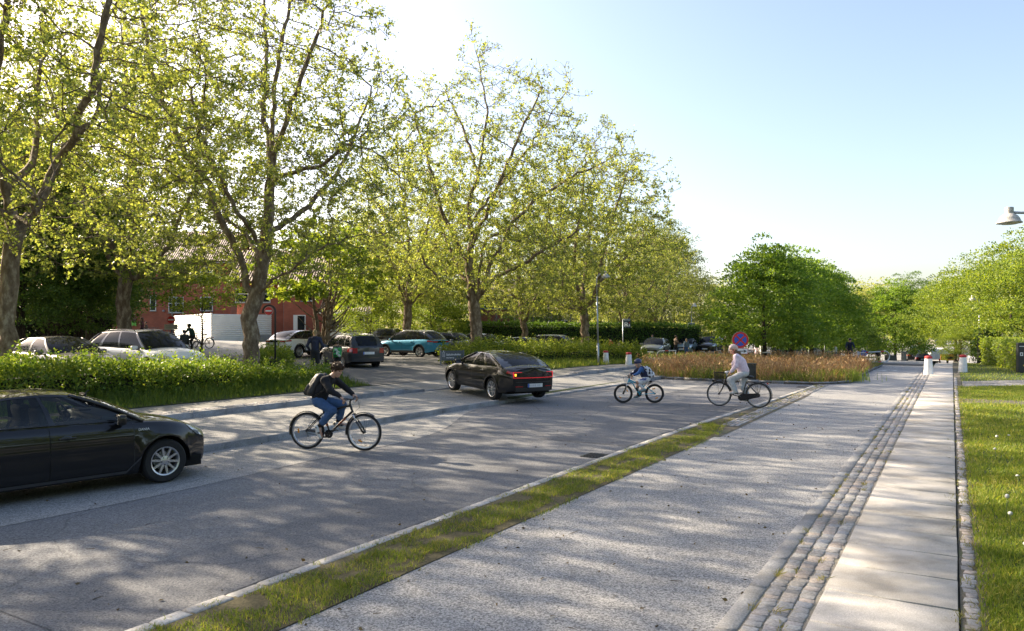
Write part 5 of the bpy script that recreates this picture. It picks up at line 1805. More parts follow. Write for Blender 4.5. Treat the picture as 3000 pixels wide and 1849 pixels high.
  # windscreen and rear window
  def screen(name, u, bx, mt, dv=(.0, 1.0), inset=.0, off=0.0, frame=None):
   a, b = belt(u), rail(u)
   sg = 1 if u == 1 else -1
   mb = MB(); vs = []; nv, nw = 8, 12
   for k in range(nv + 1):
    v = dv[0] + (dv[1] - dv[0]) * k / nv
    p = a.lerp(b, v)
    hwid = (p.y + .05 * sin(pi * v) * .9) * (1 - inset)
    for j in range(nw + 1):
     w_ = -1 + 2 * j / nw
     c = 1 - w_ * w_
     x = p.x + sg * (bx * (1 - v) + .06 * v) * c
     z = p.z + (crown * v ** 2 + .012 * (1 - v)) * c ** .8 + sp.get('arc_f' if sg > 0 else 'arc_r', .05) * sin(pi * v)
     vs.append((x + sg * off, w_ * hwid, z + off))
   m = nw + 1; fs = []
   for k in range(nv):
    for j in range(nw):
     q = (k * m + j, k * m + j + 1, (k + 1) * m + j + 1, (k + 1) * m + j)
     fs.append(q if sg > 0 else q[::-1])
   mb.add(vs, fs)
   return mb.build(name, mt, s.root, True)
  s.screen = screen
  screen('windscreen', 1, sp.get('bxf', .22), sp['glass'])
  r0, r1 = sp.get('rw', (.08, .94))
  screen('tailgate', 0, sp.get('bxr', .12), P) if sp.get('see', 0) == 0 else None
  screen('rear_window', 0, sp.get('bxr', .12), sp['glass'], (r0, r1), sp.get('rinset', .06), .006)
  # A pillar strips over the screen edge
  for sd in (1, -1):
   mb = MB(); pts = []
   for k in range(9):
    v = k / 8; p = side(1, v, .0)
    pts.append((p.x - .005, p.y * sd, p.z + sp.get('arc_f', .05) * sin(pi * v) * .5))
   mb.tube(pts, .028, 6); mb.build('front_pillar', P, s.root, True)
   mb = MB(); pts = []
   for k in range(9):
    v = k / 8; p = side(0, v, .0)
    pts.append((p.x + .01, (p.y) * sd, p.z + sp.get('arc_r', .05) * sin(pi * v) * .5))
   mb.tube(pts, .032, 6); mb.build('rear_pillar', P, s.root, True)
  # dark sheet at belt height, its colour standing in for shade inside the cabin
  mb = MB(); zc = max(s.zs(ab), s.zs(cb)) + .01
  mb.box(((ab + cb) / 2, 0, zc), (abs(ab - cb) - .1, 2 * (s.hw(0) - .12), .012)); mb.build('cabin_dark_sheet', CABIN, s.root)
 # ---- fittings
 def wheels(s, rimmat=None, kind='multi', hub=None, width=.21):
  sp = s.sp; r = sp['r']; rr = r * sp.get('rimk', .66); rm = rimmat or ALLOY
  proto = None
  for i, (xc, sd) in enumerate(((sp['wb'] / 2, 1), (sp['wb'] / 2, -1), (-sp['wb'] / 2, 1), (-sp['wb'] / 2, -1))):
   yo = s.hw(xc) - .022
   if proto is None:
    e = empty('wheel', (0, 0, 0)); e.parent = s.root
    mb = MB(); h = width
    mb.lathe([(rr, 0.0), (rr + .012, .004), (r - .03, .008), (r - .008, -.012), (r, -.04), (r, -h + .04), (r - .01, -h + .01), (rr, -h)], 40, axis='Y')
    mb.build('tyre', RUBBER, e, auto=35)
    mb = MB()
    mb.lathe([(rr, .004), (rr - .018, -.004), (rr - .03, -.03), (rr - .035, -h + .02)], 40, axis='Y')
    mb.lathe([(rr - .02, -.16), (.01, -.16)], 32, axis='Y', mi=1)
    mb.lathe([(rr * .62, -.1), (rr * .62, -.115), (.02, -.115)], 28, axis='Y', mi=2)
    ns = sp['spokes']
    for k in range(ns):
     an = 2 * pi * k / ns
     if kind == 'multi':
      offs = [(0, .036, .03)]
     elif kind == 'five':
      offs = [(0, .075, .05)]
     else:
      offs = [(0, .05, .02)]
     for da, wi, wo in offs:
      a = an + da
      ca, sa = cos(a), sin(a)
      def pt(rad, tan, y): return (rad * ca - tan * sa, y, rad * sa + tan * ca)
      if kind == 'blade':
       v = [pt(.05, -.012, -.012), pt(rr - .015, -.045, -.006), pt(rr - .015, .012, -.006), pt(.05, .012, -.012)]
      else:
       v = [pt(.05, -wi / 2, -.014), pt(rr - .012, -wo / 2, -.006), pt(rr - .012, wo / 2, -.006), pt(.05, wi / 2, -.014)]
      b = [(p[0], p[1] - .03, p[2]) for p in v]
      mb.add(v + b, [(0, 1, 2, 3)[::-1], (0, 1, 5, 4), (2, 3, 7, 6), (1, 2, 6, 5), (3, 0, 4, 7)], 0)
      if kind == 'blade':
       v2 = [pt(.06, .012, -.016), pt(rr - .015, .012, -.016), pt(rr - .02, .05, -.016)]
       mb.add(v2, [(0, 2, 1)], 1)
    mb.lathe([(.001, -.002), (.032, -.003), (.07, -.012), (.075, -.04)], 20, axis='Y')
    for k in range(5):
     a = 2 * pi * k / 5 + .3
     mb.lathe([(.001, -.004), (.009, -.004), (.011, -.016)], 8, (.052 * cos(a), 0, .052 * sin(a)), 'Y', 1)
    mb.build('rim', [rm, ALLOY_D, STEEL], e, auto=40)
    proto = e; w_ = e
   else:
    w_ = copy_tree(proto, s.root)
   w_.location = (xc, yo * sd, r)
   w_.rotation_euler = (0, .35 * i, 0) if sd > 0 else (0, .2 + .3 * i, pi)
 def mirrors(s, x, z, mt=None):
  for sd in (1, -1):
   e = empty('mirror', (0, 0, 0)); e.parent = s.root
   mb = MB()
   y = s.hw(x) - .1
   R_ = Matrix.Rotation(.15 * sd, 3, 'Z')
   mb.rbox((x - .02, (y + .2) * sd, z + .07), (.12, .22, .15), .045, rot=R_)
   o = mb.build('mirror_housing', mt or s.paint, e); sharp(o.data, 60)
   mb = MB(); mb.rbox((x + .02, (y + .06) * sd, z + .015), (.1, .2, .04), .015); mb.build('mirror_foot', BLACKP, e)
   mb = MB(); mb.box((x - .083, (y + .2) * sd, z + .07), (.004, .18, .11), rot=R_); mb.build('mirror_glass', CHROME, e)
 def doors(s, cuts, v0=.10, v1=.985, seam=True, handle=(.06, .84), sides=(1, -1), hm=None):
  """cuts: list of (x0,x1) front to rear; door skins with a dark gap between"""
  for (x0, x1) in cuts:
   s.patch('door_seam', x1 - .012, x1 + .012, v0 - .02, v1, BLACKP, sides, .0015, 1, 14)
   s.patch('door_seam', x0 - .012, x0 + .012, v0 - .02, v1, BLACKP, sides, .0015, 1, 14)
   ds = s.patch('door', x1 + .005, x0 - .005, v0, v1, s.paint, sides, .0035, 16, 18)
   for d, sd in zip(ds, sides):
    hx = x1 + .2; p = s.S(hx, handle[1])
    mb = MB(); mb.rbox((hx, (p.y + .022) * sd, p.z), (.21, .022, .03), .01); mb.build('handle', hm or s.paint, d, True)
    mb = MB(); mb.ellipsoid((hx, (p.y - .001) * sd, p.z - .004), (.075, .012, .042), 16, 6, z0=-1.0); mb.build('handle_recess', BLACKG, d, True)
 def plate(s, end, y, z, w_=.52, h=.11, sq=False, eu=True):
  sp = s.sp
  o = s.capbox('number_plate', end, y - w_ / 2, y + w_ / 2, z - h / 2, z + h / 2, PLATE, .018, .012)
  sgn = 1 if end > 0 else -1
  if eu:
   a = y - sgn * w_ / 2
   s.capbox('plate_band', end, min(a, a + sgn * .045), max(a, a + sgn * .045), z - h / 2, z + h / 2, EU, .0195, .004, o)
  for i in range(6):
   yy = y - sgn * (-.15 + i * .062 + (.03 if i > 1 else 0))
   s.capbox('plate_smudge', end, yy - .02, yy + .02, z - h * .28, z + h * .28, PLATE_T, .0192, .003, o)
 def roof_rails(s, mt):
  mb = MB()
  for sd in (1, -1):
   pts = []
   for i in range(13):
    u = .04 + .9 * i / 12; p = s.side(u, 1.0)
    h = .05 if 0 < i < 12 else -.01
    pts.append((p.x, (p.y - .06) * sd, p.z + h))
   mb.tube(pts, .016, 6)
  mb.build('roof_rail', mt, s.root, True)
 def clad(s, mt, vtop=.2):
  """plastic sill and arch trims"""
  sp = s.sp; R = sp['r'] * sp.get('archk', 1.17)
  for xc in (sp['wb'] / 2, -sp['wb'] / 2):
   for sd in (1, -1):
    mb = MB(); vs = []; n = 18
    for i in range(n + 1):
     a = pi * (.02 + .96 * i / n)
     for rr in (R - .004, R + .055):
      x = xc + rr * cos(a); z = sp['r'] + rr * sin(a)
      zb = s.sp['zb']
      w = s.hw(x); zs = s.zs(x)
      u = (z - zb) / max(.05, zs - zb)
      prof = smooth_tab([(0, -.065), (.1, -.03), (.25, -.008), (.45, 0.0), (.62, -.004), (.74, .004), (.84, -.012), (.93, -.035), (1, -.075)], u)
      vs.append((x, (w + prof + .036) * sd, z))
    fs = [(2 * i, 2 * i + 1, 2 * i + 3, 2 * i + 2) for i in range(n)]
    mb.add(vs, fs if sd < 0 else [f[::-1] for f in fs]); mb.build('arch_trim', mt, s.root, True)
  s.patch('sill_trim', -sp['wb'] / 2 + R + .03, sp['wb'] / 2 - R - .03, 0.0, vtop, mt, (1, -1), .005, 10, 4)
def car_loc(px, py_or_d, z=None, d=None):
 pass
def sedan_black():
 """the black saloon in the foreground; only its front half is in view"""
 pc = paint('black', (.006, .006, .007))
 h = radians(90 - 40)            # heading measured from +X
 dirv = Vector((sin(radians(40)), cos(radians(40)), 0)); left = Vector((-dirv.y, dirv.x, 0))
 wheel = Vector((PX(487, 10.95), 10.95, 0))      # ground under the near front wheel
 c = wheel + left * .78 - dirv * 1.37
 sp = dict(W=.9, wb=2.636, r=.322, zb=.2, xf=2.06, xr=-2.28, nose=.62, nr=.95, tail=.8, tr=.6, spokes=10, rimk=.655,
   shoulder=[(-2.28, .86), (-1.7, .955), (-.9, .96), (.2, .945), (1.0, .925), (1.55, .86), (1.9, .745), (2.0, .7), (2.06, .66)],
   deck=[(-2.28, .93), (-2.0, .99), (-1.5, 1.01), (-1.0, 1.0), (.7, .98), (1.0, .985), (1.4, .95), (1.72, .87), (1.94, .765), (2.06, .68)],
   ab=1.02, at=.14, cb=-1.62, ct=-.78, roofz=[(-.9, 1.375), (-.5, 1.415), (-.1, 1.42), (.2, 1.39)], wr=.555, crown=.05,
   glass=GLASS_C, see=1, bxf=.3, bulge=.07, rake_f=.12, crease=.60)
 k = Car('black_saloon', sp, pc, c, h, 'black saloon car cut off by the left edge, clear windows, silver ten spoke wheel')
 k.body()
 k.glasshouse([(.035, .125), (.16, .545), (.575, .975)], pillar=pc)
 k.doors([(.86, -.2), (-.2, -1.12)], v0=.085, handle=(.06, .80))
 k.wheels()
 k.mirrors(.66, .93)
 k.patch('headlamp', 1.66, 2.04, .80, .985, LAMP, (1, -1), .006, 10, 4, corners=lambda v: (1.66 + (1 - v) * 1.1, 2.055))
 k.patch('sill_strip', -.85, .95, .03, .085, mat('sill_sheen', (.05, .05, .055), .3, coat=.5, var=0), (1, -1), .012, 10, 2)
 # window surround and belt line
 mb = MB()
 for sd in (1, -1):
  pts = [tuple(k.side(u, .045, .012)) for u in np.linspace(.03, .985, 24)]
  mb.tube([(p[0], p[1] * sd, p[2]) for p in pts], .007, 5)
 mb.build('belt_moulding', BLACKG, k.root, True)
 k.capbox('grille', 1, -.4, .4, .38, .62, BLACKG, .012, .03)
 k.capbox('air_intake', 1, -.34, .34, .24, .33, BLACKP, .01, .02)
 k.plate(1, 0, .42)
 # fender script: DANIA
 p = k.S(1.0, .74); text_mesh('fender_script', 'DANIA', .05, WHITE, k.root, (1.0, -(p.y + .009), p.z), (radians(84), 0, 0), align='CENTER')
 # cabin: dashboard, steering wheel, seats
 dm = mat('dashboard', (.035, .037, .04), .6, var=.15); sm_ = mat('seat_cloth', (.05, .055, .06), .9, var=.2, scale=40)
 mb = MB(); mb.rbox((.72, 0, .985), (.42, 1.36, .12), .05); mb.rbox((.62, .34, 1.04), (.16, .34, .07), .03)
 mb.build('dashboard', dm, k.root, True)
 e = empty('steering_wheel', (.4, .36, 1.0)); e.parent = k.root; e.rotation_euler = (0, radians(64), 0)
 mb = MB(); mb.torus((0, 0, 0), .18, .016, 28, 7, 'Z'); mb.build('wheel_rim', dm, e, True)
 mb = MB(); mb.rbox((0, 0, 0), (.12, .12, .04), .02); mb.box((0, .1, 0), (.04, .14, .015)); mb.box((0, -.1, 0), (.04, .14, .015)); mb.box((.1, 0, 0), (.14, .04, .015)); mb.build('wheel_hub', dm, e)
 for sx in (-.12, -.98):
  for y in (.36, -.36):
   e = empty('seat', (sx, y, .93)); e.parent = k.root
   mb = MB(); R_ = Matrix.Rotation(radians(-12), 3, 'Y'); mb.rbox((-.02, 0, .06), (.15, .46, .42), .07, rot=R_); mb.build('backrest', sm_, e, True)
   mb = MB(); mb.rbox((-.09, 0, .345), (.1, .25, .16), .045, rot=R_); mb.build('headrest', sm_, e, True)
 mb = MB(); mb.rbox((.52, 0, 1.3), (.03, .2, .06), .012); mb.tube([(.55, 0, 1.32), (.6, 0, 1.36)], .008, 5); mb.build('inner_mirror', BLACKP, k.root)
 return k
AUDI = sedan_black()
def fastback_black():
 """black electric fastback turning into the driveway, seen from its rear left"""
 pc = paint('black2', (.007, .007, .0075))
 hd = radians(31)                # to the left of +Y
 dirv = Vector((-sin(hd), cos(hd), 0)); left = Vector((-cos(hd), -sin(hd), 0))
 d = 22.7
 wheel = Vector((PX(1448, d), d, 0))          # ground under the left rear wheel
 c = wheel - left * .80 + dirv * 1.3675
 c.z = .135
 sp = dict(W=.925, wb=2.735, r=.345, zb=.26, xf=2.24, xr=-2.3, nose=.78, nr=.7, tail=.76, tr=.62, spokes=10, rimk=.70, archk=1.16,
   shoulder=[(-2.3, .94), (-1.9, 1.02), (-1.3, 1.03), (-.4, .995), (.6, .98), (1.3, .93), (1.9, .80), (2.24, .70)],
   deck=[(-2.3, 1.06), (-2.1, 1.115), (-1.8, 1.09), (-1.2, 1.05), (.8, 1.0), (1.2, 1.0), (1.7, .95), (2.05, .84), (2.24, .74)],
   ab=1.12, at=.22, cb=-1.9, ct=-.62, roofz=[(-1.0, 1.39), (-.6, 1.425), (-.1, 1.44), (.3, 1.41)], wr=.57, crown=.05,
   bxr=.2, bxf=.26, rw=(.06, .96), rinset=.09, arc_r=.10, rake_r=-.04, bulge=.1, crease=.66)
 k = Car('black_electric_car', sp, pc, c, pi / 2 + hd, 'black electric fastback with lit red tail light bar turning into the driveway', tilt=radians(2.0))
 k.body()
 k.glasshouse([(.1, .3), (.36, .62), (.65, .95)], pillar=BLACKG, roofmat=BLACKG)
 k.doors([(1.0, -.1), (-.1, -1.02)], v0=.13, handle=(.06, .82))
 k.clad(TRIM, .14)
 k.wheels(ALLOY, 'blade')
 k.mirrors(.72, .98)
 # lit tail lights: bar with a C at each end
 for y0, y1 in ((-.7, .7),):
  k.capbox('tail_light_bar', -1, y0, y1, .744, .757, GLOWR, .02, .04)
 for sd in (1, -1):
  a, b = (.44, .70) if sd > 0 else (-.70, -.44)
  k.capbox('tail_light', -1, a, b, .91, .922, GLOWR, .02, .04)
  a, b = (.685, .70) if sd > 0 else (-.70, -.685)
  k.capbox('tail_light', -1, a, b, .765, .905, GLOWR, .02, .04)
 k.capbox('indicator', -1, .61, .655, .80, .87, GLOWA, .02, .04)
 k.patch('tail_light', -2.28, -2.1, .84, .95, TAIL, (1, -1), .006, 6, 4)
 k.capbox('tail_panel', -1, -.52, .52, .77, .9, BLACKG, .014, .03)
 k.capbox('bumper_diffuser', -1, -.62, .62, .34, .46, TRIM, .006, .02)
 for sd in (1, -1):
  k.capbox('reflector', -1, *sorted((.4 * sd, .62 * sd)), .475, .5, TAIL, .012, .02)
 k.plate(-1, -.02, .52)
 k.capbox('bumper_groove', -1, -.6, .6, .61, .63, TRIM, .012, .02)
 mb = MB(); mb.prism([(-.05, 0), (.05, 0), (-.05, .06)], .02, (-.52, 0, 1.47)); mb.build('aerial_fin', pc, k.root)
 k.capbox('spoiler_lip', -1, -.62, .62, 1.035, 1.055, pc, .03, .05)
 return k
POLE = fastback_black()
# ---- parked cars: three bodies (estate, hatchback SUV, fastback) in several paints
SP_WAGON = dict(W=.85, wb=2.46, r=.305, zb=.22, xf=1.98, xr=-2.1, nose=.8, tail=.88, tr=.35, spokes=5, rimk=.66,
    shoulder=[(-2.1, .93), (-1.6, .96), (0, .93), (.9, .9), (1.5, .82), (1.98, .66)],
    deck=[(-2.1, .95), (-1.6, .97), (.6, .98), (.95, 1.0), (1.5, .93), (1.85, .78), (1.98, .7)],
    ab=.98, at=.3, cb=-2.04, ct=-1.68, roofz=[(-1.8, 1.44), (-1.2, 1.49), (-.3, 1.5), (.35, 1.46)], wr=.58, crown=.04, bxr=.1, bulge=.07,
    rw=(.1, .92), rinset=.1, arc_r=.03)
SP_SUV = dict(W=.93, wb=2.72, r=.355, zb=.27, xf=2.2, xr=-2.3, nose=.8, nr=.6, tail=.86, tr=.45, spokes=5, rimk=.68,
   shoulder=[(-2.3, 1.02), (-1.7, 1.08), (0, 1.03), (1.0, 1.0), (1.6, .94), (2.2, .78)],
   deck=[(-2.3, 1.06), (-1.7, 1.1), (.9, 1.06), (1.2, 1.08), (1.7, 1.02), (2.05, .92), (2.2, .82)],
   ab=1.2, at=.42, cb=-2.14, ct=-1.5, roofz=[(-1.7, 1.56), (-1.1, 1.61), (-.2, 1.63), (.5, 1.59)], wr=.63, crown=.045, bxr=.14, bulge=.09,
   rw=(.1, .92), rinset=.1, arc_r=.05)
SP_COUPE = dict(SP_SUV, cb=-2.1, ct=-1.0, roofz=[(-1.3, 1.53), (-.8, 1.585), (-.1, 1.6), (.5, 1.56)], arc_r=.12, rw=(.12, .95))
SP_HATCH = dict(SP_WAGON, xr=-1.95, cb=-1.88, ct=-1.36, wb=2.5, roofz=[(-1.5, 1.42), (-1.0, 1.46), (-.2, 1.47), (.35, 1.44)])
SP_SALOON = dict(W=.9, wb=2.8, r=.33, zb=.22, xf=2.25, xr=-2.35, nose=.78, tail=.84, tr=.5, spokes=10, rimk=.66,
    shoulder=[(-2.35, .9), (-1.8, .98), (0, .95), (1.0, .92), (1.6, .86), (2.25, .68)],
    deck=[(-2.35, 1.0), (-2.0, 1.04), (-1.5, 1.03), (.8, .99), (1.15, 1.0), (1.7, .93), (2.1, .8), (2.25, .72)],
    ab=1.14, at=.3, cb=-1.82, ct=-.8, roofz=[(-1.1, 1.4), (-.5, 1.44), (0, 1.45), (.4, 1.42)], wr=.57, crown=.05, bxr=.2, arc_r=.09, bulge=.1)
def parked(name, sp, pcol, x, y, z, heading_deg, label, group=None, front=True, back=True, rails=None, kind='five', pillar=BLACKG, roofmat=None, clad=False, rim=None, detail=True, glass=None, rear_bar=False):
 """heading_deg to the left of +Y"""
 sp = dict(sp)
 if glass: sp['glass'] = glass
 k = Car(name, sp, pcol, (x, y, z), pi / 2 + radians(heading_deg), label, 'car', group)
 k.body()
 long_ = sp['cb'] < -1.95
 k.glasshouse([(.07, .24), (.285, .56), (.595, .95)] if long_ else [(.06, .16), (.22, .54), (.58, .95)], pillar=pillar, roofmat=roofmat)
 xa = sp['ab'] - .16; xm = xa - (1.05 if sp['wb'] > 2.6 else .98)
 k.doors([(xa, xm), (xm, xm - .92)], v0=.1)
 k.wheels(rim or ALLOY, kind)
 k.mirrors(sp['ab'] - .36, k.zs(sp['ab'] - .36) - .02)
 if clad: k.clad(TRIM, .18)
 if rails: k.roof_rails(rails)
 xf, xr = sp['xf'], sp['xr']; zsf = k.zs(xf); zsr = k.zs(xr)
 if front:
  k.patch('headlamp', xf - .5, xf - .02, .72, .97, LAMP, (1, -1), .006, 8, 3, corners=lambda v: (xf - .5 + (1 - v) * .8, xf - .005))
  k.capbox('grille', 1, -.52, .52, .40, .62, BLACKG, .012, .03)
  k.capbox('air_intake', 1, -.66, .66, .24, .34, BLACKP, .012, .03)
  k.plate(1, 0, .46)
 if back:
  if rear_bar:
   k.capbox('tail_light_bar', -1, -.74, .74, zsr - .13, zsr - .03, BLACKG, .012, .03)
   for sd in (1, -1):
    a, b = sorted((.42 * sd, .76 * sd)); k.capbox('tail_light', -1, a, b, zsr - .12, zsr - .04, TAIL, .018, .03)
   k.patch('tail_light', xr + .005, xr + .34, .84, .96, TAIL, (1, -1), .006, 5, 3)
  else:
   k.patch('tail_light', xr + .0, xr + .34, .68, .97, TAIL, (1, -1), .008, 6, 4, corners=lambda v: (xr + .005, xr + .12 + .22 * v))
   for sd in (1, -1):
    a, b = sorted((.52 * sd, .73 * sd)); k.capbox('tail_light', -1, a, b, zsr - .24, zsr - .02, TAIL, .012, .03)
  k.capbox('bumper_trim', -1, -.66, .66, .36, .46, TRIM, .008, .02)
  k.plate(-1, 0, zsr - .24 if not rear_bar else .62)
 return k
def all_parked():
 P = paint
 U = -30.7         # heading along the road direction, in degrees to the left of +Y
 NH = 59.3         # heading straight away from the road
 G = 'cars parked in the school car park'
 grey = P('graphite', (.028, .032, .04), .1); white = P('white', (.7, .7, .69)); teal = P('teal', (.03, .2, .33), .2); dark = P('anthracite', (.03, .032, .036), .3)
 silver = P('silver_white', (.5, .5, .5), .3); black = P('jet', (.008, .008, .009)); navy = P('navy', (.018, .024, .04), .2); green = P('dark_green', (.02, .05, .04), .2); greyg = P('grey_green', (.13, .145, .14), .4); brown = P('taupe', (.1, .095, .085), .4)
 # the two cars nose to the left hedge
 x, y = PX(172, 23.8), 23.8
 parked('grey_saloon', dict(SP_SALOON, roofz=[(-1.1, 1.43), (-.5, 1.47), (0, 1.48), (.4, 1.45)]), brown, x, y, .56, NH + 180, 'grey saloon parked nose to the left hedge, dark tree behind it', G, back=False, pillar=None, glass=GLASS_D)
 x, y = PX(425, 26.3), 26.3
 parked('white_estate', dict(SP_SUV, roofz=[(-1.7, 1.6), (-1.1, 1.66), (-.2, 1.68), (.5, 1.63)]), white, x, y, .56, NH + 184, 'white sport utility car parked nose to the left hedge with black roof rails', G, back=False, rails=BLACKG, pillar=BLACKG)
 # white car rear view behind the woman
 x, y = PX(893, 44.5), 44.5
 parked('white_coupe', SP_COUPE, white, x, y, .62, U + 2, 'white car seen from behind with black bumper, left of the dark estate car', G, rear_bar=True, front=False, clad=True, roofmat=BLACKG)
 # dark estate leaving the driveway mouth
 d = 32.6; x = PX(1068, d)
 parked('dark_estate', SP_WAGON, grey, x - 1.0, d + 1.6, .52, 34.5, 'dark grey estate car with red tail lights standing in the driveway beside the woman', G, rails=STEEL, pillar=None)
 # teal car
 x, y = PX(1206, 46.0), 46.0
 parked('teal_car', SP_SUV, teal, x, y, .56, NH - 2, 'bright teal electric car parked tail to the hedge with black roof edge', G, rear_bar=True, front=False, clad=True, roofmat=silver, rails=CHROME)
 x, y = PX(1165, 53.5), 53.5
 parked('black_suv', SP_SUV, black, x - .6, y, .7, NH - 60, 'black car half hidden behind the dark estate and the teal car', G, rails=CHROME, detail=False)
 x, y = PX(1325, 47.5), 47.5
 parked('grey_green_car', SP_HATCH, greyg, x, y, .6, NH + 182, 'grey green hatchback facing the hedge, right beside the teal car', G, back=False)
 x, y = PX(1418, 50.0), 50.0
 parked('dark_hatchback', SP_HATCH, dark, x, y, .5, NH + 182, 'dark hatchback partly hidden by the wide plane trunk, facing the hedge', G, back=False)
 x, y = PX(1512, 50.0), 50.0
 parked('navy_saloon', SP_COUPE, navy, x, y, .14, NH + 8, 'dark blue low car with sloping roof, parked between plane trunk and black estate', G, pillar=None)
 x, y = PX(1597, 54.0), 54.0
 parked('black_estate', SP_SUV, black, x, y, .22, NH + 4, 'black estate car with chrome window line before the clipped hedge', G, rails=CHROME)
 # the queue at the drop off
 G = 'cars queuing at the drop off'
 for px, d, h, sp, pc, lab, kw in [
  (1921, 63.0, 158, SP_COUPE, greyg, 'grey electric car with a wide grille at the head of the drop off queue', dict(kind='five')),
  (2012, 71.0, 152, SP_HATCH, P('pale_blue', (.2, .26, .28), .3), 'pale blue green car second in the drop off queue', dict()),
  (2083, 72.0, 150, SP_SUV, black, 'black car third in the drop off queue beside the man in black', dict()),
 ]:
  x = PX(px, d)
  parked('queue_car', sp, pc, x, d, -.06 if px < 1950 else -.05, h, lab, G, back=False, clad=True, **kw)
 # far road
 G = 'cars on the far road beyond the bollards'
 x, y = PX(2676, 98), 98
 k = parked('dark_suv', SP_SUV, dark, x, y, gxy(x, y), U + 6, 'dark sport utility car on the far road with its tailgate raised', G, rails=CHROME)
 mb = MB(); mb.rbox((-2.15, 0, 1.95), (1.0, 1.2, .05), .02, rot=Matrix.Rotation(radians(-12), 3, 'Y')); mb.build('raised_tailgate', dark, k.root)
 x, y = PX(2703, 92), 92
 parked('black_hatchback', SP_HATCH, black, x, y, gxy(x, y) - .1, U + 3, 'small black hatchback seen from behind on the far road next to the white trailer', G, front=False)
 x, y = PX(2566, 120), 120
 parked('pale_car', SP_HATCH, P('ice_blue', (.35, .42, .44), .3), x, y, gxy(x, y), U + 90, 'pale blue car seen through the steel barrier at the end of the grass bed', G)
 x, y = PX(2338, 92), 92
 parked('white_car', SP_HATCH, white, x, y, -.6, 80, 'white car glimpsed between the lime trunks', G)
all_parked()
def trailer():
 d = 92; x = PX(2750, d)
 r = empty('box_trailer', (x, d, gxy(x, d)), radians(-25), 'white box trailer standing on the far road behind the bollards', 'trailer')
 mb = MB(); mb.rbox((0, 0, 1.2), (2.0, 3.4, 1.3), .06); mb.build('box', WHITE, r)
 mb = MB(); mb.rbox((0, -1.71, 1.15), (1.0, .03, .9), .05); mb.build('rear_door', mat('door_grey', (.6, .61, .62), .5), r)
 for sd in (1, -1):
  mb = MB(); mb.torus((sd * .95, 0, .33), .23, .1, 24, 8, 'X'); mb.build('wheel', RUBBER, r, True)
 mb = MB(); mb.tube([(0, 1.7, .6), (0, 2.9, .5)], .05, 6); mb.build('drawbar', STEEL, r)
 d = 82; x = PX(2779, d)
 r = empty('cargo_trailer', (x, d, gxy(x, d) + .15), radians(-28), 'orange brown open cargo trailer at the end of the sidewalk', 'trailer')
 om = mat('orange_panel', (.5, .22, .03), .5, var=.15)
 mb = MB()
 mb.box((0, -1.2, .95), (1.5, .05, .6)); mb.box((0, 1.2, .95), (1.5, .05, .6)); mb.box((-.75, 0, .95), (.05, 2.45, .6)); mb.box((.75, 0, .95), (.05, 2.45, .6)); mb.box((0, 0, .66), (1.5, 2.4, .05))
 mb.build('tray', om, r)
 mb = MB(); mb.box((0, -1.235, .95), (.8, .02, .25)); mb.build('number_panel', BLACKP, r)
 for sd in (1, -1):
  mb = MB(); mb.torus((sd * .85, 0, .3), .2, .09, 20, 8, 'X'); mb.build('wheel', RUBBER, r, True)
  mb = MB(); mb.rbox((sd * .9, -1.2, .72), (.16, .06, .2), .02); mb.build('tail_lamp', TAIL, r)
trailer()
# ================================================================== PEOPLE AND BICYCLES
def nets(f, org, h):
 """surface nets of a scalar grid (inside < 0)"""
 s = f < 0
 c = [(i, j, k) for i in (0, 1) for j in (0, 1) for k in (0, 1)]
 n = np.array(f.shape) - 1
 sl = lambda a, d: a[d[0]:d[0] + n[0], d[1]:d[1] + n[1], d[2]:d[2] + n[2]]
 cnt = sum(sl(s, d).astype(np.int8) for d in c)
 act = (cnt > 0) & (cnt < 8)
 idx = np.argwhere(act)
 if len(idx) == 0:
  return np.zeros((0, 3)), np.zeros((0, 4), int)
 vid = -np.ones(n, int); vid[act] = np.arange(len(idx))
 acc = np.zeros((len(idx), 3)); num = np.zeros(len(idx))
 I = idx.T
 for a in c:
  for ax in range(3):
   if a[ax] == 1: continue
   b = list(a); b[ax] = 1
   fa = f[I[0] + a[0], I[1] + a[1], I[2] + a[2]]; fb = f[I[0] + b[0], I[1] + b[1], I[2] + b[2]]
   m = (fa < 0) != (fb < 0)
   t = np.where(m, fa / np.where(m, fa - fb, 1), 0)
   p = np.tile(np.array(a, float), (len(idx), 1)); p[:, ax] += t
   acc[m] += p[m]; num[m] += 1
 V = (idx + acc / num[:, None]) * h + org
 Fs = []
 for ax in range(3):
  o = [1, 1, 1]; o[ax] = 0
  u, v = (ax + 1) % 3, (ax + 2) % 3
  A = [slice(1, None)] * 3; A[ax] = slice(0, -1)
  B = [slice(1, None)] * 3
  s0 = s[tuple(slice(1, f.shape[q] - 1) if q != ax else slice(0, f.shape[q] - 1) for q in range(3))]
  s1 = s[tuple(slice(1, f.shape[q] - 1) if q != ax else slice(1, f.shape[q]) for q in range(3))]
  e = np.argwhere(s0 != s1)
  if len(e) == 0: continue
  g = e.copy()
  for q in range(3):
   if q != ax: g[:, q] += 1
  def cell(du, dv):
   q = g.copy(); q[:, u] -= du; q[:, v] -= dv
   return vid[q[:, 0], q[:, 1], q[:, 2]]
  quad = np.stack([cell(1, 1), cell(0, 1), cell(0, 0), cell(1, 0)], 1)
  flip = ~s0[e[:, 0], e[:, 1], e[:, 2]]
  quad[flip] = quad[flip][:, ::-1]
  Fs.append(quad)
 return V, np.vstack(Fs)
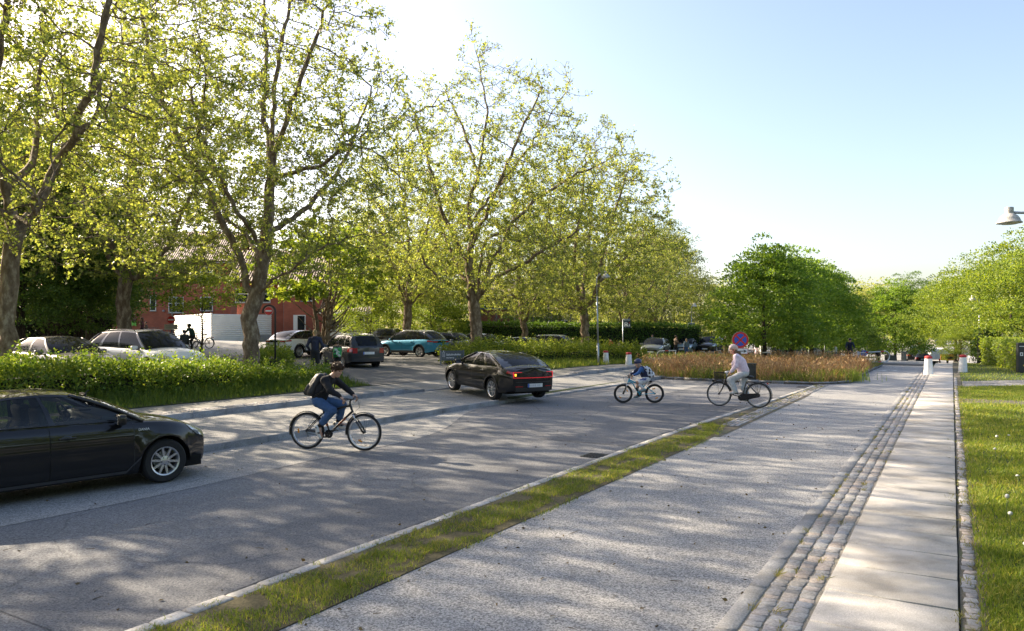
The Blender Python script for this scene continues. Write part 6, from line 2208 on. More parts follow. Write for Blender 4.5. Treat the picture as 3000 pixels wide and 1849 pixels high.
def sdf(prims, h, k=.03, pad=.03):
 """('c',a,b,ra,rb[,k]) tapered capsule, ('e',centre,radii[,rot3][,k]) ellipsoid, ('-e',...) cut"""
 lo = np.full(3, 1e9); hi = -lo
 for p in prims:
  if p[0] == 'c':
   r = max(p[3], p[4])
   for q in (p[1], p[2]):
    lo = np.minimum(lo, np.array(q) - r); hi = np.maximum(hi, np.array(q) + r)
  elif p[0] == 'e':
   r = max(p[2]); lo = np.minimum(lo, np.array(p[1]) - r); hi = np.maximum(hi, np.array(p[1]) + r)
 lo -= pad; hi += pad
 n = np.maximum(4, np.ceil((hi - lo) / h).astype(int) + 1)
 g = [lo[i] + np.arange(n[i]) * h for i in range(3)]
 X, Y, Z = np.meshgrid(*g, indexing='ij')
 Pt = np.stack([X, Y, Z], -1).astype(np.float32)
 f = None
 for p in prims:
  if p[0] == 'c':
   a = np.array(p[1], np.float32); b = np.array(p[2], np.float32); ba = b - a
   t = np.clip(((Pt - a) @ ba) / max(1e-9, float(ba @ ba)), 0, 1)
   d = np.linalg.norm(Pt - a - t[..., None] * ba, axis=-1) - (p[3] + (p[4] - p[3]) * t)
   kk = p[5] if len(p) > 5 else k
  else:
   q = Pt - np.array(p[1], np.float32)
   rot = p[3] if len(p) > 3 and p[3] is not None else None
   if rot is not None:
    q = q @ np.array(rot, np.float32)
   r = np.array(p[2], np.float32)
   k0 = np.linalg.norm(q / r, axis=-1); k1 = np.linalg.norm(q / (r * r), axis=-1)
   d = k0 * (k0 - 1) / np.maximum(k1, 1e-6)
   kk = p[4] if len(p) > 4 else k
  if p[0] == '-e':
   hh = np.clip(.5 - .5 * (f + d) / kk, 0, 1); f = f + (-d - f) * hh + kk * hh * (1 - hh)
  elif f is None:
   f = d
  else:
   hh = np.clip(.5 + .5 * (f - d) / kk, 0, 1)
   f = f + (d - f) * hh - kk * hh * (1 - hh)
 return nets(f, lo, h)
def fold_noise(V, amp, sc, seed):
 out = V.copy()
 for i, p in enumerate(V):
  n = mnoise.noise_vector(Vector((p[0] * sc + seed, p[1] * sc, p[2] * sc * .6)))
  out[i] = p + np.array(n) * amp
 return out
def mesh_of(name, parts, mats, regions=(), smooth=True):
 """parts: list of (V,F,mat index); regions: (centre, radius, index) repaint small areas"""
 Vs, Fs, Mi = [], [], []; o = 0
 for V, Fc, mi in parts:
  Vs.append(V); Fs.append(Fc + o); Mi.append(np.full(len(Fc), mi)); o += len(V)
 V = np.vstack(Vs); Fc = np.vstack(Fs); Mi = np.concatenate(Mi)
 if regions:
  C = V[Fc].mean(1)
  for c, r, i in regions:
   Mi[(((C - np.array(c)) / np.array(r)) ** 2).sum(1) < 1] = i
 return npmesh(name, V, Fc, mats, Mi, smooth)
SKIN = mat('skin', (.52, .3, .21), .55, var=.08, scale=25)
SKIN2 = mat('skin_tan', (.4, .22, .15), .55, var=.08, scale=25)
EYE = mat('eye', (.03, .025, .02), .2, var=.1); LIP = mat('lip', (.4, .16, .13), .5, var=.05); BROW = mat('brow', (.08, .05, .03), .8)
def cloth(name, col, rough=.85): return mat('cloth_' + name, col, rough, var=.16, scale=14, bump=.35, bscale=22)
def hand_prims(w_, d, nrm, curl=.8, s=1.0, side=1):
 """wrist, direction of the hand, palm normal (the way the fingers close); five fingers"""
 w_ = Vector(w_); d = Vector(d).normalized(); n = Vector(nrm); n = (n - d * n.dot(d)).normalized(); a = d.cross(n) * side
 P = []
 for i in range(4):
  o = (i - 1.5) * .021 * s
  P.append(('c', tuple(w_ + a * o * .55 - n * 0), tuple(w_ + d * .075 * s + a * o), .013 * s, .0125 * s, .012))
  base = w_ + d * .08 * s + a * o; L = [.042, .048, .045, .035][i] * s
  ang = 0; q = base
  for j in range(3):
   ang += curl * [.55, .75, .6][j]
   v = d * cos(ang) + n * sin(ang)
   q2 = q + v * L * [1, .75, .55][j]
   P.append(('c', tuple(q), tuple(q2), (.0098 - .0011 * j) * s, (.0089 - .0011 * j) * s, .004)); q = q2
 b = w_ + d * .025 * s + a * -.026 * s + n * .008 * s
 v = (d * .65 - a * .75 + n * .45).normalized(); q = b + v * .04 * s
 P.append(('c', tuple(b), tuple(q), .0125 * s, .0105 * s, .008))
 v2 = (d * .8 + n * .6 - a * .15 * (1 - curl)).normalized(); P.append(('c', tuple(q), tuple(q + v2 * .032 * s), .0102 * s, .0085 * s, .004))
 return P
def person(name, J, look, label, cat='person', loc=(0, 0, 0), rz=0, group=None, fine=True, sc=1.0):
 """J joints: hip, chest, neck, head (centre), face (unit dir), up; shoL/R elbL/R wriL/R hipL/R kneL/R ankL/R toeL/R"""
 L = dict(skin=SKIN, top=cloth('navy', (.02, .025, .05)), sleeve='long', trousers=cloth('denim', (.05, .09, .17)), legs='long', shoe=WHITE, hair=None, hairmat=mat('hair_brown', (.06, .035, .02), .6, var=.3, scale=60), hat=None, hood=None, fold=.009, tk=1.0, helmet=None)
 L.update(look)
 v = {k: np.array(p, float) for k, p in J.items()}
 hb = .016 if fine else .03
 rs = sc
 hc = v['head']; fd = Vector(v['face']).normalized(); up = Vector(v.get('up', (0, 0, 1))); up = (up - fd * up.dot(fd)).normalized(); sd = up.cross(fd)
 Rm = np.array([tuple(fd), tuple(sd), tuple(up)]).T      # columns: forward, left, up
 def H(x, y, z): return tuple(hc + Rm @ (np.array([x, y, z]) * rs))
 # --- body: one continuous surface of trunk and limbs
 bp = [('c', v['hip'], v['chest'], .115 * rs, .125 * rs, .05), ('c', v['chest'], v['neck'], .10 * rs, .055 * rs, .05),
  ('c', v['neck'], tuple(hc - np.array(up) * .06 * rs), .052 * rs, .05 * rs, .02)]
 for s in 'LR':
  bp += [('c', v['chest'] * .35 + v['neck'] * .65, v['sho' + s], .06 * rs, .055 * rs, .04),
   ('c', v['sho' + s], v['elb' + s], .05 * rs, .039 * rs), ('c', v['elb' + s], v['wri' + s], .039 * rs, .026 * rs),
   ('c', v['hip' + s], v['kne' + s], .078 * rs, .053 * rs), ('c', v['kne' + s], v['ank' + s], .052 * rs, .035 * rs),
   ('c', v['ank' + s], v['toe' + s], .038 * rs, .03 * rs)]
 parts = [sdf(bp, hb) + (0,)]
 # --- head with face
 hd = [('e', H(-.012, 0, .035), (.098 * rs, .077 * rs, .09 * rs), Rm), ('e', H(.02, 0, -.035), (.068 * rs, .06 * rs, .085 * rs), Rm, .03),
  ('c', H(.045, 0, -.095), H(.06, 0, -.092), .028 * rs, .022 * rs, .03), ('c', H(.083, 0, .02), H(.105, 0, -.022), .008 * rs, .013 * rs, .012),
  ('c', H(.08, .04, .028), H(.08, -.04, .028), .012 * rs, .012 * rs, .012),
  ('c', H(-.02, 0, -.06), tuple(v['neck']), .052 * rs, .056 * rs, .03)]
 for s in (1, -1):
  hd += [('-e', H(.1, .033 * s, .008), (.016 * rs, .018 * rs, .012 * rs), Rm, .012), ('e', H(-.008, .078 * s, -.005), (.018 * rs, .012 * rs, .032 * rs), Rm, .008), ('e', H(.052, .04 * s, -.025), (.03 * rs, .026 * rs, .028 * rs), Rm, .02)]
 hh = .0065 if fine else .016
 parts.append(sdf(hd, hh * max(.8, rs), .02) + (0,))
 for s, side in (('L', 1), ('R', -1)):
  dv = v.get('hand' + s, v['wri' + s] - v['elb' + s]); nv = v.get('palm' + s, np.array([0, -side, 0]) + np.array([.3, 0, 0]))
  parts.append(sdf(hand_prims(v['wri' + s], dv, nv, J.get('curl', .45), 1.0 * rs, side), .0052 if fine else .009, .006) + (0,))
 reg = []
 if fine:
  for s in (1, -1):
   reg.append((H(.083, .033 * s, .008), (.014 * rs, .014 * rs, .009 * rs), 1)); reg.append((H(.086, .035 * s, .036), (.022 * rs, .022 * rs, .0065 * rs), 3))
  reg.append((H(.088, 0, -.058), (.02 * rs, .026 * rs, .008 * rs), 2))
 body = link(name, mesh_of(name, parts, [L['skin'], EYE, LIP, BROW], reg), None, loc, rz)
 tag(body, label, cat, group)
 def add(nm, prims, h, k, m, fold=0, seed=0, regions=(), mats=None):
  V, Fc = sdf(prims, h, k)
  if fold: V = fold_noise(V, fold, 13, seed)
  return link(nm, mesh_of(nm, [(V, Fc, 0)], mats or [m], regions), body)
 # --- top
 t = L['tk']
 w0 = v['hip'] * .82 + v['chest'] * .18
 tp = [('c', w0, v['chest'], .145 * rs * t, .155 * rs * t, .06), ('c', v['chest'], v['neck'] * .9 + v['chest'] * .1, .125 * rs * t, .07 * rs, .05)]
 for s in 'LR':
  tp += [('c', v['chest'] * .4 + v['neck'] * .6, v['sho' + s], .085 * rs, .076 * rs * t, .05)]
  if L['sleeve'] == 'long':
   cuff = v['elb' + s] * .06 + v['wri' + s] * .94
   tp += [('c', v['sho' + s], v['elb' + s], .072 * rs * t, .058 * rs * t, .03), ('c', v['elb' + s], cuff, .058 * rs * t, .041 * rs * t, .02)]
  else:
   tp += [('c', v['sho' + s], v['sho' + s] * .25 + v['elb' + s] * .75, .07 * rs, .062 * rs, .03)]
 if L['hood']:
  tp.append(('e', tuple(v['neck'] - np.array([.05, 0, .02]) * rs), (.1 * rs, .12 * rs, .075 * rs), None, .04))
 add('jumper', tp, .013 if fine else .026, .03, L['top'], L['fold'], 3, L.get('top_regions', ()), [L['top']] + L.get('top_mats', []))
 # --- legs
 lp = [('c', v['hip'] + (v['chest'] - v['hip']) * .1, v['hip'], .135 * rs, .14 * rs, .05)]
 for s in 'LR':
  kf = 1.0 if L['legs'] == 'long' else .62
  if L['legs'] == 'long':
   cuff = v['kne' + s] * (1 - L.get('cuff', .9)) + v['ank' + s] * L.get('cuff', .9)
   w1, w2 = L.get('legw', (.072, .062))
   lp += [('c', v['hip' + s], v['kne' + s], .1 * rs, w1 * rs, .04), ('c', v['kne' + s], cuff, w1 * rs, w2 * rs, .03)]
  elif L['legs'] == 'skirt':
   m_ = v['kne' + s] * .9 + v['hip' + s] * .1
   lp += [('c', v['hip' + s], m_, .12 * rs, .15 * rs, .08)]
  else:
   lp += [('c', v['hip' + s], v['hip' + s] * .3 + v['kne' + s] * .7, .105 * rs, .092 * rs, .04)]
 add('skirt' if L['legs'] == 'skirt' else ('shorts' if L['legs'] == 'short' else 'trousers'), lp, .013 if fine else .026, .03, L['trousers'], L['fold'] * .9, 9, L.get('leg_regions', ()), [L['trousers']] + L.get('leg_mats', []))
 # --- socks, shoes
 for s in 'LR':
  a, t_ = v['ank' + s], v['toe' + s]
  if L.get('sock'):
   add('sock', [('c', a + (v['kne' + s] - a) * L.get('sockh', .35), a, .05 * rs, .042 * rs)], .012, .02, L['sock'])
  dv = t_ - a; hl = a - np.array([dv[0], dv[1], 0]) * .28 + np.array([0, 0, 1]) * 0; low = np.array([0, 0, -1.0]) if abs(dv[2]) < .08 else np.cross(np.array([0, 1.0, 0]), dv / np.linalg.norm(dv)) * (-1 if np.cross(np.array([0, 1.0, 0]), dv)[2] > 0 else 1)
  so = low * .028 * rs
  pr = [('c', a + so * .4, a + dv * .45 + so, .052 * rs, .045 * rs, .02), ('c', a + dv * .45 + so, t_ + so * .4, .046 * rs, .036 * rs, .02), ('c', hl + so * .6, a + so, .044 * rs, .047 * rs, .02)]
  sm_ = L['shoe']
  rg = []
  if L.get('shoe2'):
   rg = [(tuple(a + dv * .55 + so * .2), (.05 * rs, .06 * rs, .022 * rs), 1), (tuple(hl + so * .2), (.035 * rs, .06 * rs, .03 * rs), 1)]
  add('shoe', pr, .009 if fine else .018, .02, sm_, 0, 0, rg, [sm_, L.get('shoe2', sm_)])
 # --- hair / headgear
 hm = L['hairmat']
 if L['hair']:
  hp = [('e', H(-.022, 0, .052), (.108 * rs, .09 * rs, .092 * rs), Rm), ('-e', H(.115, 0, -.03), (.075 * rs, .1 * rs, .095 * rs), Rm, .015), ('-e', H(.01, 0, -.13), (.15 * rs, .16 * rs, .12 * rs), Rm, .02)]
  if L['hair'] == 'mop':
   hp = hp[:1] + [('c', H(.07, .03, .085), H(.085, -.04, .07), .03 * rs, .028 * rs, .02), ('c', H(-.08, 0, .06), H(-.09, 0, -.01), .05 * rs, .03 * rs, .03), ('c', H(0, .06, .07), H(0, .078, .03), .03 * rs, .022 * rs, .02), ('c', H(0, -.06, .07), H(0, -.078, .03), .03 * rs, .022 * rs, .02)] + [('-e', H(.125, 0, -.035), (.07 * rs, .1 * rs, .085 * rs), Rm, .01)]
  V, Fc = sdf(hp, .008 if fine else .016, .02)
  V = fold_noise(V, .007 * rs, 40, 5)
  ho = link('hair', mesh_of('hair', [(V, Fc, 0)], [hm]), body)
  if fine:
   q = V[rng.integers(0, len(V), 1500)]; dq = q - hc
   dq = dq / np.linalg.norm(dq, axis=1, keepdims=True) * .6 + np.array(fd) * .5 - np.array(up) * .55
   link('hair_strands', scatter('hair_strands', q - dq * .012, .038, T_THIN, hm, dirs=dq.astype(np.float32), spread=.28), ho)
  if L['hair'] == 'long':
   add('hair_length', [('c', H(-.07, 0, .0), H(-.1, 0, -.16), .07 * rs, .05 * rs, .03), ('c', H(-.1, 0, -.16), H(-.1, 0, -.26), .05 * rs, .03 * rs, .03)], .012, .02, hm, .006, 2)
  if L['hair'] == 'bun':
   add('hair_bun', [('e', H(-.085, 0, .12), (.05 * rs, .05 * rs, .045 * rs), Rm), ('c', H(-.07, 0, 0), H(-.09, 0, -.1), .05 * rs, .03 * rs)], .012, .02, hm, .006, 2)
  if L['hair'] == 'pony':
   add('hair_length', [('c', H(-.06, .03, -.06), H(-.15, .05, -.1), .055 * rs, .05 * rs, .03), ('c', H(-.15, .05, -.1), H(-.2, .05, -.17), .05 * rs, .03 * rs, .03), ('c', H(-.02, .05, -.03), H(-.03, .055, -.1), .035 * rs, .03 * rs)], .01, .02, hm, .01, 2)
 if L['helmet']:
  e = add('helmet', [('e', H(-.015, 0, .07), (.125 * rs, .105 * rs, .098 * rs), Rm), ('e', H(-.05, 0, .035), (.1 * rs, .104 * rs, .09 * rs), Rm, .03), ('-e', H(.02, 0, -.1), (.19 * rs, .2 * rs, .115 * rs), Rm, .012)], .0075 if fine else .015, .02, L['helmet'], 0)
  mb = MB()
  for s in (1, -1):
   mb.tube([H(.03, .088 * s, .03), H(.015, .07 * s, -.06), H(.045, .02 * s, -.122)], .006 * rs, 5); mb.tube([H(-.06, .085 * s, .02), H(.015, .072 * s, -.058)], .006 * rs, 5)
  mb.build('helmet_strap', L.get('strap', BLACKP), body, True)
 if L['hat']:
  add('cap', [('e', H(-.012, 0, .065), (.108 * rs, .09 * rs, .075 * rs), Rm), ('c', H(.08, .03, .045), H(.13, .0, .035), .02 * rs, .012 * rs), ('-e', H(.0, 0, -.07), (.2, .2, .1), Rm, .01)], .012, .01, L['hat'])
 return body
def standing(h=1.75, face=(1, 0, 0), stride=.0, arms='down', lean=0.0, ph=0):
 """simple standing or walking joints for a height h, looking along face (local x forward)"""
 k = h / 1.75
 J = dict(hip=(0, 0, .95), chest=(lean * .3, 0, 1.27), neck=(lean * .5, 0, 1.47), head=(.02 + lean * .6, 0, 1.62), face=face)
 for s, sg in (('L', 1), ('R', -1)):
  st = stride * sg
  J['sho' + s] = (lean * .45, .18 * sg, 1.41); J['hip' + s] = (0, .09 * sg, .9)
  J['kne' + s] = (st * .45 + .02, .095 * sg, .5); J['ank' + s] = (st * .95 - .02, .095 * sg, .085 + max(0, -st) * .12); J['toe' + s] = (st * .95 + .15, .11 * sg, .045)
  if arms == 'down':
   J['elb' + s] = (-st * .35 - .02, .24 * sg, 1.13); J['wri' + s] = (-st * .7 + .06, .25 * sg, .88)
  elif arms == 'front':
   J['elb' + s] = (.08, .25 * sg, 1.13); J['wri' + s] = (.33, .16 * sg, 1.1)
  elif arms == 'pocket':
   J['elb' + s] = (-.08, .3 * sg, 1.14); J['wri' + s] = (.06, .2 * sg, .95)
 return {n: tuple(np.array(p) * k) if n not in ('face',) else p for n, p in J.items()}
# ------------------------------------------------------------------ bicycles
def bicycle(name, G, label, loc, rz, group=None):
 e = empty(name, loc, rz, label, 'bicycle', group)
 r = G['r']; xf, xr = G['xf'], G['xr']; bb = G['bb']; fm = G['frame']; tw = G.get('tyre', .024); rimm = G.get('rim', ALLOY)
 spm = mat('spoke', (.35, .35, .36), .35, metal=.9, var=0)
 proto = None
 for x in (xf, xr):
  if proto is None:
   w_ = empty('wheel', (x, 0, r)); w_.parent = e
   mb = MB(); mb.torus((0, 0, 0), r - tw, tw, 48, 10); mb.build('tyre', RUBBER, w_, True)
   mb = MB(); ri = r - 2 * tw
   mb.lathe([(ri + .006, .014), (ri + .006, -.014), (ri - .016, -.011), (ri - .02, 0), (ri - .016, .011), (ri + .006, .014)], 48, axis='Y'); mb.build('rim', rimm, w_, auto=40)
   mb = MB()
   for k in range(28):
    a = 2 * pi * k / 28; b = a + (.5 if k % 4 < 2 else -.5); y = .03 if k % 2 else -.03
    mb.tube([(.02 * cos(b), y, .02 * sin(b)), ((ri - .01) * cos(a), 0, (ri - .01) * sin(a))], .0013, 3, cap=False)
   mb.build('spokes', spm, w_)
   mb = MB(); mb.lathe([(.001, .05), (.012, .05), (.014, .04), (.026, .034), (.02, .0), (.026, -.034), (.014, -.04), (.012, -.05), (.001, -.05)], 16, axis='Y'); mb.build('hub', G.get('hub', BLACKP), w_, True)
   if G.get('reflectors'):
    mb = MB()
    for a in G['reflectors']:
     c = Vector((cos(a) * ri * .62, .006, sin(a) * ri * .62)); R_ = Matrix.Rotation(-a + pi / 2, 3, 'Y')
     mb.rbox(tuple(c), (.085, .02, .032), .01, rot=R_)
    mb.build('reflector', mat('amber', (.8, .3, .02), .3, coat=.5, var=0), w_)
   proto = w_
  else:
   w_ = copy_tree(proto, e); w_.location = (x, 0, r); w_.rotation_euler = (0, 1.1, 0)
 hT, hB, seat = Vector(G['headtop']), Vector(G['headbot']), Vector(G['seat'])
 B = Vector(bb); st = B + (seat - B) * G.get('stfrac', .8); ax = Vector((xr, 0, r))
 tr = G.get('tube', .019)
 mb = MB()
 mb.tube([B, st], .016, 10); mb.tube([hT, hB], .021, 12)
 for pts in G['tubes']:
  mb.tube([Vector(p) for p in pts], [tr] * len(pts), 10)
 for sg in (1, -1):
  mb.tube([B + Vector((0, .03 * sg, 0)), ax + Vector((.03, .055 * sg, 0)), ax + Vector((0, .06 * sg, 0))], .011, 7)
  mb.tube([ax + Vector((0, .06 * sg, 0)), st + Vector((-.01, .025 * sg, -.03))], .009, 7)
 mb.lathe([(.001, .045), (.024, .045), (.024, -.045), (.001, -.045)], 14, tuple(B), 'Y')
 mb.build('frame', fm, e, auto=50)
 if G.get('accent'):
  am, pts = G['accent']; mb = MB()
  for a, b in pts: mb.tube([a, b], tr * .7 + .006, 8)
  mb.build('frame_accent', am, e, True)
 mb = MB(); mb.tube([st, seat - Vector((0, 0, .04))], .0135, 8); mb.build('seat_post', G.get('post', STEEL), e, True)
 V, Fc = sdf([('c', tuple(seat + Vector((.13, 0, -.012))), tuple(seat + Vector((-.02, 0, -.01))), .022, .04, .03), ('e', tuple(seat + Vector((-.08, 0, -.012))), (.085, .08, .038), None, .03)], .008, .03)
 link('saddle', mesh_of('saddle', [(V, Fc, 0)], [BLACKP]), e)
 # fork
 mb = MB(); ft = Vector(G.get('crown', hB)); fa = Vector((xf, 0, r))
 for sg in (1, -1):
  mid = ft.lerp(fa, .55) + Vector((G.get('fbend', 0), 0, 0))
  if G.get('susp'):
   mb.tube([ft + Vector((0, .05 * sg, .02)), ft.lerp(fa, .4) + Vector((0, .055 * sg, 0))], .0125, 8, mi=1); mb.tube([ft.lerp(fa, .36) + Vector((0, .055 * sg, 0)), fa + Vector((0, .058 * sg, 0))], [.021, .016], 9)
  else:
   mb.tube([ft + Vector((0, .035 * sg, 0)), mid + Vector((-.012, .05 * sg, 0)), fa + Vector((0, .055 * sg, 0))], [.014, .013, .009], 8)
 mb.tube([ft + Vector((0, -.055, .015)), ft + Vector((0, .055, .015))], .02, 8)
 mb.build('fork', [G.get('forkm', fm), CHROME], e, True)
 # bars
 mb = MB(); hp = [Vector(p) for p in G['bar']]
 mb.tube(hp, .0125, 8); mb.tube([Vector((p.x, -p.y, p.z)) for p in hp], .0125, 8)
 mb.tube([hT, Vector(G['stem']), hp[0]], .016, 8)
 mb.build('handlebar', G.get('barm', BLACKP), e, True)
 mb = MB()
 a, b = hp[-2], hp[-1]
 g0 = a.lerp(b, .3) if G.get('fullgrip') else a.lerp(b, .25)
 for sg in (1, -1):
  mb.tube([Vector((g0.x, g0.y * sg, g0.z)), Vector((b.x, b.y * sg, b.z))], .018, 10)
 mb.build('grip', BLACKP, e, True)
 mb = MB()
 for sg in (1, -1):
  c = a.lerp(b, .2); mb.tube([Vector((c.x + .01, c.y * sg, c.z)), Vector((c.x + .06, (c.y + .02) * sg, c.z - .01)), Vector((b.x + .05, b.y * sg, b.z - .03))], .005, 5)
 for i in range(2):
  mb.tube([hp[0] + Vector((.02, .06 - .12 * i, 0)), hp[0] + Vector((.14, .05 - .1 * i, -.02)), hp[0] + Vector((.13, .02, -.16)), hB + Vector((.02, .0, .0))], .0028, 4)
 mb.build('brake_lever', BLACKP, e, True)
 # cranks
 ca = G['crank']; cl = G.get('cl', .165)
 cs = empty('crankset', tuple(B)); cs.parent = e
 mb = MB()
 chs = G.get('chainside', -1)
 mb.lathe([(.03, .05 * chs), (.062, .05 * chs), (.078, .05 * chs), (.08, .046 * chs), (.062, .046 * chs), (.03, .046 * chs)], 28, axis='Y')
 for k in range(5):
  a = 2 * pi * k / 5; mb.tube([(0, .048 * chs, 0), (.07 * cos(a), .048 * chs, .07 * sin(a))], .006, 5)
 mb.build('chainring', BLACKG, cs, auto=40)
 for sg, an in ((1, ca), (-1, ca + pi)):
  mb = MB(); p = Vector((cos(an) * cl, .07 * sg, sin(an) * cl)); mb.tube([(0, .06 * sg, 0), p], [.014, .011], 8); mb.build('crank_arm', G.get('crankm', BLACKP), cs, True)
  mb = MB(); mb.rbox((p.x, p.y + .06 * sg, p.z), (.09, .085, .022), .007); mb.build('pedal', BLACKP, cs)
 mb = MB()
 for z in (.02, -.02): mb.tube([(bb[0], .048 * chs, bb[2] + z * 3.4), (xr, .048 * chs, r + z * 1.8)], .004, 4)
 mb.build('chain', mat('chain_steel', (.08, .08, .08), .4, metal=.8), e)
 if G.get('chaincase'):
  mb = MB(); d_ = Vector((xr, 0, r)) - B; n_ = d_.normalized(); u_ = Vector((-n_.z, 0, n_.x))
  poly = []
  for i in range(13): a = -pi / 2 + pi * i / 12 + pi; poly.append(((Vector((0, 0, 0)) + n_ * cos(a) * .1 + u_ * sin(a) * .1).x, (n_ * cos(a) * .1 + u_ * sin(a) * .1).z))
  for i in range(13): a = -pi / 2 + pi * i / 12; q = d_ + n_ * cos(a) * .06 + u_ * sin(a) * .06; poly.append((q.x, q.z))
  mb.prism(poly, .045, (B.x, .052 * chs, B.z), (1, 0, 0), (0, 0, 1)); mb.build('chain_case', BLACKG, e)
 # mudguards
 def guard(nm, x, a0, a1, gap=.022, wd=.032, stays=(.2, .85)):
  mb = MB(); n = 22; R = r + gap; vs = []
  for i in range(n + 1):
   a = a0 + (a1 - a0) * i / n
   for yy, rr in ((-wd, R - .012), (-wd * .6, R), (0, R + .005), (wd * .6, R), (wd, R - .012)):
    vs.append((x + rr * cos(a), yy, r + rr * sin(a)))
  mb.add(vs, [(i * 5 + k, i * 5 + k + 1, i * 5 + k + 6, i * 5 + k + 5) for i in range(n) for k in range(4)])
  for u in stays:
   a = a0 + (a1 - a0) * u
   for sg in (1, -1): mb.tube([(x, .058 * sg, r), (x + R * cos(a), wd * sg, r + R * sin(a))], .0025, 4)
  mb.build(nm, G.get('guardm', BLACKG), e, True)
 if G.get('guards', True):
  guard('mudguard', xr, radians(G.get('rg0', 8)) + pi * 0 + radians(25), radians(195)); guard('mudguard', xf, radians(55), radians(190))
 if G.get('clipguard'):
  mb = MB(); pts = [Vector(p) for p in G['clipguard']]; vs = []
  for p in pts:
   for y, dz in ((-.035, -.008), (0, .006), (.035, -.008)): vs.append((p.x, y, p.z + dz))
  mb.add(vs, [(i * 3 + k, i * 3 + k + 1, i * 3 + k + 4, i * 3 + k + 3) for i in range(len(pts) - 1) for k in range(2)])
  mb.tube([seat - Vector((.0, 0, .12)), pts[0] - Vector((.0, 0, .05)), pts[1]], .009, 6); mb.build('mudguard', BLACKP, e, True)
 if G.get('rack'):
  z = G['rack']; mb = MB()
  for y in (-.06, .06): mb.tube([(seat.x + .02, y, z), (xr - .22, y, z)], .006, 6)
  for i in range(6): xx = seat.x + (xr - .2 - seat.x) * i / 5; mb.tube([(xx, -.06, z), (xx, .06, z)], .005, 5)
  mb.tube([(seat.x - .05, 0, z), (xr - .2, 0, z)], .012, 6)
  for sg in (1, -1):
   for xx in (.04, -.1, .12): mb.tube([(xr + xx, .06 * sg, z), (xr, .06 * sg, r)], .005, 5)
  mb.build('luggage_rack', BLACKG, e, True)
  mb = MB(); mb.rbox((xr - .26, 0, z - .03), (.05, .1, .05), .012); mb.build('rear_lamp', TAIL, e)
 if G.get('basket'):
  bx = Vector(G['basket']); mb = MB()
  for lev in range(9):
   u = lev / 8; k = .8 + .2 * u; z = bx.z + .26 * u
   mb.tube([(bx.x + .15 * k * cos(a), .18 * k * sin(a), z) for a in np.linspace(0, 2 * pi, 21)[:-1]], .0042 if lev not in (0, 8) else .008, 4, closed=True)
  for i in range(26):
   a = 2 * pi * i / 26; mb.tube([(bx.x + .12 * cos(a), .144 * sin(a), bx.z), (bx.x + .15 * cos(a), .18 * sin(a), bx.z + .26)], .0035, 4)
  for i in range(7): mb.tube([(bx.x - .1 + .033 * i, -.11, bx.z), (bx.x - .1 + .033 * i, .11, bx.z)], .004, 4)
  mb.build('basket', mat('dark_wicker', (.035, .024, .016), .8, var=.3, scale=30), e, True)
 if G.get('lamp'):
  mb = MB(); mb.lathe([(.001, -.03), (.02, -.025), (.034, .02), (.034, .03)], 14, G['lamp'], 'X'); mb.build('front_lamp', BLACKP, e, True)
  mb = MB(); mb.lathe([(.001, .034), (.03, .03)], 14, G['lamp'], 'X'); mb.build('lamp_glass', LAMP, e, True)
 if G.get('bottle'):
  mb = MB(); a, b = [Vector(p) for p in G['bottle']]; mb.tube([a, a.lerp(b, .15), a.lerp(b, .8), b], [.028, .033, .033, .014], 10); mb.build('bottle_cage', BLACKP, e, True)
 if G.get('text'):
  tx, p0, ang, size, mt_, sg = G['text']
  cu = bpy.data.curves.new('frame_script', 'FONT'); cu.body = tx; cu.size = size; cu.extrude = .001; cu.align_x = 'CENTER'; cu.align_y = 'CENTER'
  to = bpy.data.objects.new('t', cu); COL.objects.link(to)
  me = bpy.data.meshes.new_from_object(to.evaluated_get(bpy.context.evaluated_depsgraph_get())); bpy.data.objects.remove(to)
  me.materials.clear(); me.materials.append(mt_)
  o = link('frame_script', me, e, p0); o.rotation_euler = (pi / 2, -ang, 0) if sg < 0 else (pi / 2, -ang, pi)
 return e
def bag(name, prims, mats, label, loc, rz, h=.011, k=.03, fold=.006, regions=(), straps=None, cat='backpack'):
 r = empty(name, loc, rz, label, cat)
 V, Fc = sdf(prims, h, k)
 V = fold_noise(V, fold, 11, 4)
 link('bag_body', mesh_of('bag_body', [(V, Fc, 0)], mats, regions), r)
 if straps:
  mb = MB()
  for pts, rad in straps: mb.tube(pts, rad, 6)
  mb.build('strap', BLACKP, r, True)
 return r
DENIM = cloth('denim', (.045, .1, .22)); BLACKC = cloth('black', (.008, .008, .011))
